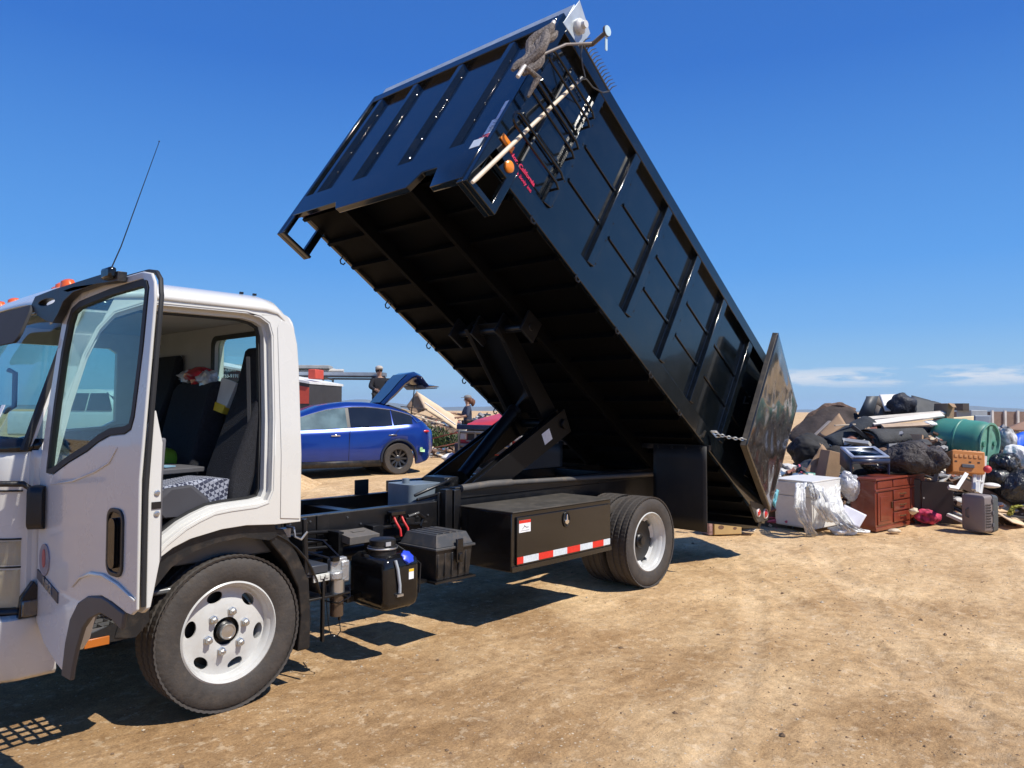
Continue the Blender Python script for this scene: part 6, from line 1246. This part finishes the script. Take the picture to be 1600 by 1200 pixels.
# white cabinet
def cabinet():
    d = 10.35; p = at(1262, d+.25); e = thing('white_cabinet', 'white cabinet lying tilted with plastic film over it', 'cabinet', (p.x, p.y, .05), FACE+.62); e.rotation_euler = (.05, .0, FACE+R(-58))
    x, y, z = .62, .60, .62
    m = MB(); m.frame_box(W0, (-x/2, x/2), (-y/2, y/2), (0, z)); m.build('carcass', WHT, e, bev=.01)
    m = MB(); m.frame_box(W0, (-x/2+.01, x/2-.01), (-y/2-.02, -y/2-.002), (z-.19, z-.012)); m.build('drawer_front', WHT, e, bev=.004)
    m = MB(); m.frame_box(W0, (-x/2+.01, x/2-.01), (-y/2-.02, -y/2-.002), (.02, z-.20)); m.build('cabinet_door', WHT, e, bev=.004)
    m = MB(); m.frame_box(W0, (-x/2-.008, x/2+.004), (-y/2-.015, y/2), (z+.001, z+.022)); m.build('cabinet_top', WHT, e, bev=.004)
    for q in (-.22, .22): m = MB(); m.cyl((q, -.2, -.05), (q, -.2, 0), .02, 8); m.build('foot', GREYP, e)
cabinet()
def film(name, lab, pts, w, seed, m_=None, cat='plastic film'):
    m_ = m_ or FILM; c = Vector(pts[0]); m = MB(); secs = []; r_ = random.Random(seed); n = 26; P3 = [Vector(q) for q in pts]
    for i in range(n+1):
        t = i/n*(len(P3)-1); k = min(int(t), len(P3)-2); q = P3[k].lerp(P3[k+1], t-k); ww = w*(.8+.4*noise.noise(Vector((i*.25, seed, 0)))); row = []
        for j in range(13):
            s = j/12-.5; row.append(q-c+RH*ww*s+FH*(.05*math.sin(j*1.9+seed)-.02)*(1)+Vector((0, 0, .03*noise.noise(Vector((i*.4, j*.7, seed))))))
        secs.append(row)
    m.loft(secs); return tag(m.build(name, m_, loc=c, solid=.006, ang=180), lab, cat)
FILM = bpy.data.materials.new('translucent_film'); FILM.use_nodes = True
def film_mat():
    n = FILM.node_tree.nodes; l = FILM.node_tree.links; b = n['Principled BSDF']; b.inputs['Base Color'].default_value = (.82, .82, .81, 1); b.inputs['Roughness'].default_value = .75; b.inputs['Specular IOR Level'].default_value = .2; a = n.new('ShaderNodeBsdfTransparent'); x = n.new('ShaderNodeMixShader'); z = n.new('ShaderNodeTexNoise'); z.inputs['Scale'].default_value = 9; z.inputs['Distortion'].default_value = 1; c = n.new('ShaderNodeTexCoord'); l.new(c.outputs['Object'], z.inputs['Vector'])
    mr = n.new('ShaderNodeMapRange'); mr.inputs[1].default_value = .38; mr.inputs[2].default_value = .6; mr.inputs[3].default_value = .35; mr.inputs[4].default_value = .9; l.new(z.outputs[0], mr.inputs[0]); l.new(mr.outputs[0], x.inputs[0]); l.new(a.outputs[0], x.inputs[1]); l.new(b.outputs[0], x.inputs[2]); l.new(x.outputs[0], n['Material Output'].inputs[0])
film_mat(); crease(FILM, .18, 5)
film('plastic_film', 'white film draped over the cabinet and trailing to the ground', [px(1250, 752, 10.3), px(1248, 762, 9.98), px(1247, 790, 9.85), px(1256, 812, 9.85), px(1266, 832, 9.95)], .17, 3)
film('plastic_film', 'sheet of white film bunched on top of the cabinet', [px(1240, 748, 10.6), px(1262, 752, 10.4), px(1276, 762, 10.1), px(1282, 790, 9.95), px(1296, 812, 10.0)], .22, 8)
film('plastic_film', 'wide white film spilling from the cabinet to the flat white bag', [px(1292, 752, 10.5), px(1298, 775, 10.25), px(1302, 795, 10.1), px(1316, 815, 10.0), px(1332, 826, 10.0)], .30, 12)
film('plastic_film', 'twist of white film hanging in the middle of the cabinet side', [px(1264, 754, 10.02), px(1268, 768, 9.95), px(1270, 778, 9.95)], .10, 5)
lump('plastic_bag', 'white plastic bag lying flat on the dirt before the red dresser', 'bag', 1316, 826, 10.1, .36, .12, .3, WBG, 31, .45, 2.4)
lump('plastic_bag', 'narrow tail of white plastic at the right of the flat bag', 'bag', 1344, 827, 10.1, .20, .05, .12, WBG, 33, .4, 2.4)
lump('plastic_bag', 'clear crumpled plastic bag standing against the dresser side', 'bag', 1327, 757, 10.5, .36, .38, .3, mat('clear_bag', (.42, .42, .44), .12, coat=.8, var=.4, bump=.8, bs=16), 35, .35, 2.2, 5)
sheet('board', 'white panel leaning on the side of the red dresser', 'panel', [px(1318, 786, 10.2), px(1352, 802, 10.0), px(1340, 822, 9.95), px(1306, 806, 10.1)], mat('panel_lilac_white', (.68, .66, .70), .4), .015)
# the red dresser
def dresser():
    p = at(1365, 10.25); e = thing('dresser', 'cherry red wooden dresser with drawers standing at the front of the heap', 'dresser', (p.x, p.y, .0), FACE+R(40)); x0, x1, y0, y1, z = .01, 1.62, 0, .34, .68
    m = MB(); m.frame_box(W0, (x0, x1), (y0, y1), (.0, z)); m.frame_box(W0, (x0-.025, x1+.025), (y0-.03, y1+.03), (z+.001, z+.03)); m.frame_box(W0, (x0-.012, x1+.012), (y0-.018, y0-.002), (z-.15, z-.12)); m.frame_box(W0, (x0-.012, x1+.012), (y0-.015, y0-.002), (0, .05)); m.build('carcass', CHY, e, bev=.006)
    m = MB(); m.frame_box(W0, (x0+.05, .47), (y0-.016, y0-.002), (.08, z-.17)); dr = m.build('cabinet_door', CHY, e, bev=.004); m = MB(); m.frame_box(W0, (x0+.11, .41), (y0-.024, y0-.017), (.13, z-.22)); m.build('raised_panel', CHY, dr, bev=.008)
    m = MB(); m.box((.445, y0-.03, .33), (.012, .02, .09)); m.build('handle', mat('brass_dull', (.22, .14, .07), .4, metal=.8), dr, bev=.003)
    for k, (a, b) in enumerate(((.08, .215), (.235, .37), (.39, .52))):
        m = MB(); m.frame_box(W0, (.54, 1.06), (y0-.018, y0-.002), (a, b)); q = m.build('drawer', CHY, e, bev=.006); m = MB(); m.tube([(.73, y0-.02, (a+b)/2+.01), (.74, y0-.045, (a+b)/2+.012), (.87, y0-.045, (a+b)/2+.012), (.88, y0-.02, (a+b)/2+.01)], .009, 6); m.build('handle', mat('brass_dull', (.2,.1,.05)), q)
    for a, b in ((.06, .50), (.54, 1.06), (1.10, 1.56)):
        m = MB(); m.frame_box(W0, (a, b), (y0-.014, y0-.002), (z-.11, z-.01)); m.build('drawer', CHY, e, bev=.006)
    m = MB(); m.frame_box(W0, (1.10, 1.56), (y0-.014, y0-.002), (.08, z-.17)); m.build('cabinet_door', CHY, e, bev=.006)
dresser()
e = thing('dark_cupboard', 'dark brown cupboard door standing open beside the red dresser', 'cupboard', (0, 0, 0)); p = at(1462, 10.9); e.location = (p.x, p.y, 0); e.rotation_euler = (0, 0, FACE+R(-24)); m = MB(); m.frame_box(W0, (-.20, .20), (-.02, .02), (.03, .62)); m.build('door_panel', CHD, e, bev=.006); m = MB(); m.frame_box(W0, (-.42, -.205), (.0, .30), (.0, .64)); m.build('carcass', CHD, e, bev=.006); m = MB(); m.cyl((-.17, -.022, .38), (-.17, -.045, .38), .012, 8); m.build('knob', STEEL, e)
lump('cloth', 'bright pink and maroon cloth heaped at the foot of the dresser', 'cloth', 1446, 803, 10.9, .34, .20, .28, mat('pink_cloth', (.42, .03, .08), .8, var=.7, vs=14, bump=.6, bs=14), 41, .5, 2.2, 4)
lump('rag', 'small cream rag lying against the lowest dresser drawer', 'cloth', 1426, 795, 10.75, .12, .09, .1, JM[8], 42, .5, 2.2, 3)
lump('stone', 'flat pale stone lying in front of the dresser', 'stone', 1394, 826, 10.2, .16, .07, .12, JM[8], 43, .3, 2.0, 3)
# pet carrier
def carrier():
    p = at(1529, 10.25); e = thing('pet_carrier', 'taupe and grey plastic pet carrier standing on end on the dirt', 'pet carrier', (p.x, p.y, .0), FACE+R(-68)); TP = mat('taupe_plastic', (.21, .175, .165), .5, var=.06); DG = mat('grey_green_plastic', (.07, .08, .085), .5, var=.1)
    def sec(y, i): return [(x, y, z) for x, z in rrect(-.17+i, .17-i, .015+i, .515-i, .045, 4)]
    m = MB(); m.loft([sec(-.16, .035), sec(-.14, .008), sec(-.02, 0), sec(-.0, 0)], closed=True, caps=True)
    me = m.build('upper_shell', TP, e, ang=40); me.rotation_euler = (0, 0, 0)
    m = MB(); m.loft([sec(.004, -.006), sec(.02, -.004), sec(.12, .01), sec(.15, .04)], closed=True, caps=True); m.build('lower_shell', DG, e, ang=40)
    m = MB(); m.tube([(-.05, -.162, .33), (-.07, -.185, .31), (-.07, -.185, .22), (-.05, -.162, .20)], .008, 6); m.build('carry_handle', DG, e)
    m = MB()
    for i in range(9):
        for j in range(4): m.box((.174, -.13+j*.028, .10+i*.036), (.004, .016, .014), (.5, 0, 0))
    m.build('vent_holes', INK, e)
    for z in (.12, .28, .44): m = MB(); m.box((.178, .0, z), (.014, .035, .05)); m.build('latch', GREYP, e, bev=.003)
carrier()
# barrel
def barrel():
    a, b = px(1468, 682, 12.35), px(1543, 690, 11.75); c = (a+b)/2; d = (b-a); e = thing('barrel', 'green plastic barrel lying on its side on the heap', 'barrel', c); q = d.to_track_quat('Z', 'Y'); e.rotation_mode = 'QUATERNION'; e.rotation_quaternion = q; L_ = d.length/2*1.06; r = .335
    m = MB(); m.lathe([(.001, -L_), (r-.04, -L_), (r-.01, -L_+.04), (r, -L_+.12), (r+.004, -.03), (r+.014, -.02), (r+.014, .0), (r+.004, .01), (r, L_-.12), (r-.02, L_-.03), (r-.03, L_-.02)], (0, 0, 0), (0, 0, 1), 48); m.build('drum_wall', TEAL, e)
    m = MB(); m.lathe([(r-.03, L_-.02), (r-.01, L_-.01), (r-.01, L_+.012), (r-.04, L_+.012), (r-.05, L_-.025), (.001, L_-.02)], (0, 0, 0), (0, 0, 1), 48)
    m.box((0, 0, L_-.008), (.09, r*1.6, .02)); m.build('drum_lid', mat('barrel_lid_pale', (.14, .34, .26), .5, var=.3, vs=5), e)
    for s in (-1, 1): m = MB(); m.cyl((s*.17, 0, L_-.02), (s*.17, 0, L_+.008), .045, 16); m.build('bung', mat('bung_green', (.08, .25, .18), .5), e)
barrel()
# orange crate
def crate():
    p = px(1506, 738, 10.9); e = thing('orange_crate', 'orange plastic crate with a grey latch lying on the heap', 'crate', p, FACE+R(-14)); e.rotation_euler = (-.18, .06, FACE+R(-14)); x, y, z = .42, .30, .32
    m = MB(); m.frame_box(W0, (-x/2, x/2), (-y/2, y/2), (0, z)); m.build('crate_wall', ORC, e, bev=.015)
    m = MB()
    for i in range(6):
        for j in range(3): m.frame_box(W0, (-x/2+.03+i*.062, -x/2+.075+i*.062), (-y/2+.03+j*.085, -y/2+.09+j*.085), (z+.0005, z+.01))
    for i in range(6): m.frame_box(W0, (-x/2+.03+i*.062, -x/2+.07+i*.062), (-y/2-.008, -y/2-.0005), (z-.10, z-.06))
    m.build('ribbing', mat('orange_crate_light', (.66, .31, .11), .5), e, bev=.003)
    m = MB(); m.box((-.01, -y/2-.012, .10), (.16, .022, .05)); m.build('latch', GREYP, e, bev=.006)
    m = MB()
    for q in (-.16, .13, .02): m.box((q, -y/2-.002, .16), (.03, .004, .018))
    m.build('slots', INK, e)
crate()
def folded_chair():
    o = px(1530, 735, 10.8); e = thing('folding_chair', 'white plastic folded chair standing beside the orange crate', 'chair', o, FACE); rz_ = Matrix.Rotation(-FACE, 3, 'Z'); g = lambda u, v, d: rz_@(px(u, v, d)-o); SW = mat('slat_white', (.64, .64, .62), .5)
    for u0, v0, u1, v1, w in ((1522, 703, 1519, 762, .030), (1529, 704, 1524, 766, .034), (1538, 710, 1529, 768, .026)):
        m = MB(); m.tube([g(u0-1, v0+2, 10.9), g(u0, v0, 10.88), g((u0+u1)/2+1, (v0+v1)/2, 10.82), g(u1, v1, 10.7)], w, 6); m.build('slat', SW, e)
    m = MB(); m.tube([g(1521, 725, 10.84), g(1536, 728, 10.84)], .018, 6); m.tube([g(1521, 748, 10.75), g(1533, 750, 10.75)], .018, 6); m.build('cross_bar', SW, e)
folded_chair()
m = MB(); m.ball((0, 0, 0), (.105, .105, .105), 3); tag(m.build('ball', mat('ball_red', (.60, .05, .06), .5), loc=px(1541, 730, 10.6)), 'small red ball perched right of the white slats', 'ball')
def frameL():
    e = thing('frame_offcut', 'white L shaped piece of window frame under the orange crate', 'frame', px(1490, 762, 10.6), FACE); o = px(1490, 762, 10.6); rz_ = Matrix.Rotation(-FACE, 3, 'Z'); g = lambda u, v, dd=0: rz_@(px(u, v, 10.6+dd)-o)
    m = MB(); m.tube([g(1480, 758), g(1493, 760)], .035, 4); m.build('short_rail', WHT, e, smooth=False); m = MB(); m.tube([g(1492, 761), g(1508, 737, .1)], .035, 4); m.build('long_rail', WHT, e, smooth=False)
frameL()
sheet('paper', 'white torn sheet stuck upright behind the dark cupboard', 'paper', [px(1455, 748, 11.2), px(1468, 715, 11.2), px(1470, 720, 11.1), px(1462, 752, 11.1)], WHT, .005, .02)
# beams and boards lower right
for a, b, w, t, m_, lab in (((1500, 752, 11.4), (1606, 800, 11.2), .05, .14, mat('old_beam', (.17, .11, .08), .8, var=.2), 'long brown beam sloping down to the right edge'), ((1498, 745, 11.6), (1560, 770, 11.5), .05, .10, mat('old_beam2', (.10, .07, .055), .8), 'short dark beam above the long brown beam'), ((1480, 786, 11.0), (1506, 800, 10.8), .04, .03, JM[4], 'upper black rod beside the pet carrier'), ((1478, 794, 10.9), (1510, 806, 10.7), .04, .03, JM[5], 'lower grey rod beside the pet carrier'), ((1478, 800, 10.8), (1510, 814, 10.6), .10, .04, JM[1], 'white offcut on the ground left of the pet carrier'), ((1560, 800, 10.9), (1605, 806, 10.9), .03, .03, JM[4], 'black pole lying over the plywood at the right edge')):
    planks('timber', lab, 'timber', px(*a), px(*b), w, t, m_)
sheet('plywood_sheet', 'kite shaped pale plywood on the ground at the right edge', 'plywood', [px(1553, 797, 10.9), px(1580, 800, 11.2), px(1601, 818, 10.75), px(1578, 812, 10.5)], PLYL, .015)
sheet('plywood_sheet', 'tan board lying behind the pet carrier', 'plywood', [px(1552, 780, 11.2), px(1572, 778, 11.4), px(1590, 796, 11.1), px(1556, 796, 11.0)], PLY, .015)
lump('rubbish_bag', 'huge shiny black rubbish bag at the right edge', 'bag', 1592, 758, 11.2, .66, .56, .5, BGB, 51, .3, 1.8, 5)
lump('rubbish_bag', 'black rubbish bag just below the green barrel', 'bag', 1570, 722, 11.4, .40, .34, .4, BGB, 53, .3, 2.0, 5)
lump('rubbish_bag', 'black rubbish bag wedged behind the red ball', 'bag', 1556, 745, 11.3, .30, .34, .4, BGB, 55, .3, 2.0, 5)
lump('plastic_sack', 'large white plastic sack behind the black bags at the right edge', 'bag', 1592, 712, 11.9, .46, .38, .4, WBG, 57, .35, 2.0, 5)
lump('plastic_sack', 'white plastic sack printed in black beside the barrel lid', 'bag', 1572, 683, 12.2, .30, .40, .3, mat('white_black_print', (.42, .42, .42), .5, var=.95, vs=7, bump=.5, bs=14), 59, .3, 2.0, 5)
lump('bowl', 'pale bowl and lid among the rubbish behind the pet carrier', 'bowl', 1546, 755, 10.9, .24, .08, .2, WHT, 60, .1)
sheet('tarpaulin', 'bright blue tarpaulin draped at the right edge', 'tarpaulin', [px(1578, 684, 13.5), px(1640, 660, 14.0), px(1650, 704, 13.0), px(1588, 700, 13.0)], BLT, .01, .25)
film('hose', 'yellow green strap looped over the beams at the right edge', [px(1572, 800, 10.8), px(1578, 788, 10.8), px(1592, 786, 10.8)], .05, 9, mat('strap_yellow', (.40, .38, .06), .6), 'strap')
# things under the tail of the truck
def printed_box():
    p = at(1128, 10.1); e = thing('cardboard_box', 'low tan printed cardboard box on the dirt behind the mud flap', 'box', (p.x, p.y, .0), FACE+R(14)); m = MB(); m.frame_box(W0, (-.20, .20), (-.14, .14), (.0, .20)); m.build('box_wall', mat('cardboard_yellow', (.50, .34, .15), .8, var=.1), e, bev=.01)
    m = MB()
    for q, z, w in ((-.10, .10, .06), (.02, .14, .03), (.10, .08, .04)): m.prism(lambda a, b, c: Vector((a, -.1405-c, b)), ell(q, z, w*.7, w*.45, 14), 0, .001)
    m.build('print', mat('print_brown', (.16, .09, .06), .8), e)
    m = MB(); m.frame_box(W0, (-.26, -.205), (-.12, .12), (0, .22)); m.build('torn_side', mat('carton_red_white', (.5, .3, .27), .7, var=.6, vs=12), e, bev=.006)
printed_box()
lump('cushion', 'flat grey cushion lying on the dirt under the truck tail', 'cushion', 1164, 817, 10.15, .34, .11, .3, mat('grey_foam', (.13, .125, .11), .9), 61, .15)
sheet('paper', 'curl of white paper beside the grey cushion', 'paper', [px(1150, 828, 10.05), px(1178, 826, 10.05), px(1182, 822, 10.2), px(1152, 822, 10.3)], WHT, .004, .03)
sheet('rag', 'teal rag caught beside the tail lights', 'cloth', [px(1197, 770, 10.3), px(1216, 764, 10.35), px(1210, 790, 10.2), px(1200, 778, 10.2)], mat('teal_rag', (.15, .42, .50), .7), .008, .08)
lump('rag', 'small pale teal scrap in the shade under the dump body', 'cloth', 1122, 753, 9.9, .16, .12, .1, mat('teal_scrap', (.12, .26, .26), .6, var=.5, vs=20), 64, .5)
sheet('paper', 'small yellow paper tucked beside the white cabinet', 'paper', [px(1211, 762, 10.7), px(1218, 746, 10.7), px(1226, 752, 10.65), px(1220, 764, 10.65)], mat('paper_yellow', (.75, .60, .30), .7), .005)
p = at(1385, 12.3); heap('rubbish_heap', (p.x, p.y, 1.0), 1.05, .55, .42, JMD+[JM[2], JM[8], JM[1]], 300, 23, 'loose boards and scraps caught near the summit of the heap', .05, .3)
p = at(1310, 11.9); heap('rubbish_heap', (p.x, p.y, .35), .6, .45, .5, JMD+[JM[2], JM[8]], 200, 24, 'scraps packed between the cardboard and the dark carpet', .05, .26)
p = at(1450, 11.9); heap('rubbish_heap', (p.x, p.y, .45), .6, .4, .45, JMD+[JM[2], JM[8], JM[1]], 220, 25, 'scraps packed under the green barrel', .05, .24)
p = at(1490, 11.6); heap('rubbish_heap', (p.x, p.y, -.05), .75, .7, .62, JMD+[JM[1], JM[8]], 330, 18, 'jumble of small scraps under the orange crate', .04, .2)
p = at(1335, 11.5); heap('rubbish_heap', (p.x, p.y, -.05), .8, .5, .75, JMD, 260, 19, 'dark jumble of scraps behind the white cabinet', .04, .2)
p = at(1640, 11.2); heap('rubbish_heap', (p.x, p.y, -.05), .9, .6, .40, JM, 200, 20, 'low spread of scraps at the right edge of the heap', .04, .2)
# far right: long crate walls / containers
def far_box():
    d = 30; p = at(1562, d); e = thing('roll_off_container', 'long brown ribbed container with white posts on the right skyline', 'container', (p.x, p.y, gz(p.x, p.y)), FACE+R(8)); z1 = hz(640, d)-p.z
    m = MB(); m.frame_box(W0, (-.4, 4.5), (0, 2.2), (.4, z1)); m.build('container_wall', mat('brown_corrugated', (.22, .15, .12), .7, var=.15), e)
    for k in range(9): m = MB(); m.frame_box(W0, (-.42+k*.56, -.33+k*.56), (-.08, -.001), (.3, z1+.04)); m.build('post', mat('post_white', (.60, .58, .55), .6), e)
    p = at(1530, d-.5); e = thing('metal_box', 'grey blue metal box at the left end of the ribbed container', 'box', (p.x, p.y, gz(p.x, p.y)), FACE+R(8)); m = MB(); m.frame_box(W0, (-.35, .35), (0, .8), (.3, hz(638, d-.5)-p.z)); m.build('box_wall', mat('box_grey_blue', (.30, .34, .38), .5), e, bev=.02); m = MB(); m.frame_box(W0, (-.62, -.352), (.1, .7), (1.5, hz(638, d-.5)-p.z-.02)); m.build('dark_end', mat('box_dark', (.07, .06, .055), .7), e)
far_box()
sheet('board', 'pale yellow board standing behind the green barrel', 'board', [px(1480, 668, 14.5), px(1481, 650, 14.5), px(1521, 647, 14.8), px(1521, 664, 14.8)], mat('pale_yellow_board', (.72, .60, .38), .7, var=.08), .02)
sheet('board', 'slate blue panel standing right of the pale yellow board', 'board', [px(1521, 668, 14.3), px(1522, 646, 14.3), px(1547, 646, 14.4), px(1546, 668, 14.4)], mat('slate_blue_panel', (.20, .24, .30), .5), .02)
sheet('board', 'brown sloping roof like panel near the right edge', 'board', [px(1566, 668, 15.5), px(1600, 655, 16.0), px(1640, 655, 16.0), px(1640, 672, 15.2)], mat('brown_panel', (.28, .16, .10), .7), .03)
# low dirt mound beyond the cab (seen through its windows)
def mound():
    p = at(150, 15.0); n = 40; vs = []
    for i in range(n+1):
        for j in range(n+1):
            x, y = -4.5+9*i/n, -2.2+4.4*j/n; q = max(0, 1-(x/4.5)**2-(y/2.2)**2); vs.append((x, y, .95*q**.9*(1+.4*noise.noise(Vector((x, y, 2))))-.06+.05*noise.noise(Vector((x*4, y*4, 1)))*(1 if q > 0 else 0)))
    m = MB(); m.add(vs, [(i*(n+1)+j, i*(n+1)+j+1, (i+1)*(n+1)+j+1, (i+1)*(n+1)+j) for i in range(n) for j in range(n)]); tag(m.build('dirt_mound', bpy.data.materials['dirt_ground'], loc=(p.x, p.y, gz(p.x, p.y)), rot=(0, 0, FACE), ang=180, fix=False), kind='structure')
mound()

def haze():
    m = MB(); m.frame_box(W0, (-6500, 6500), (-6500, 6500), (-8, 90)); h = bpy.data.materials.new('haze_air'); h.use_nodes = True; n = h.node_tree.nodes; l = h.node_tree.links; n.remove(n['Principled BSDF'])
    v = n.new('ShaderNodeVolumePrincipled'); v.inputs['Color'].default_value = (.66, .82, 1, 1); v.inputs['Density'].default_value = .00014; v.inputs['Anisotropy'].default_value = .2; l.new(v.outputs[0], n['Material Output'].inputs['Volume'])
    tag(m.build('haze', h, smooth=False), kind='stuff')
haze()
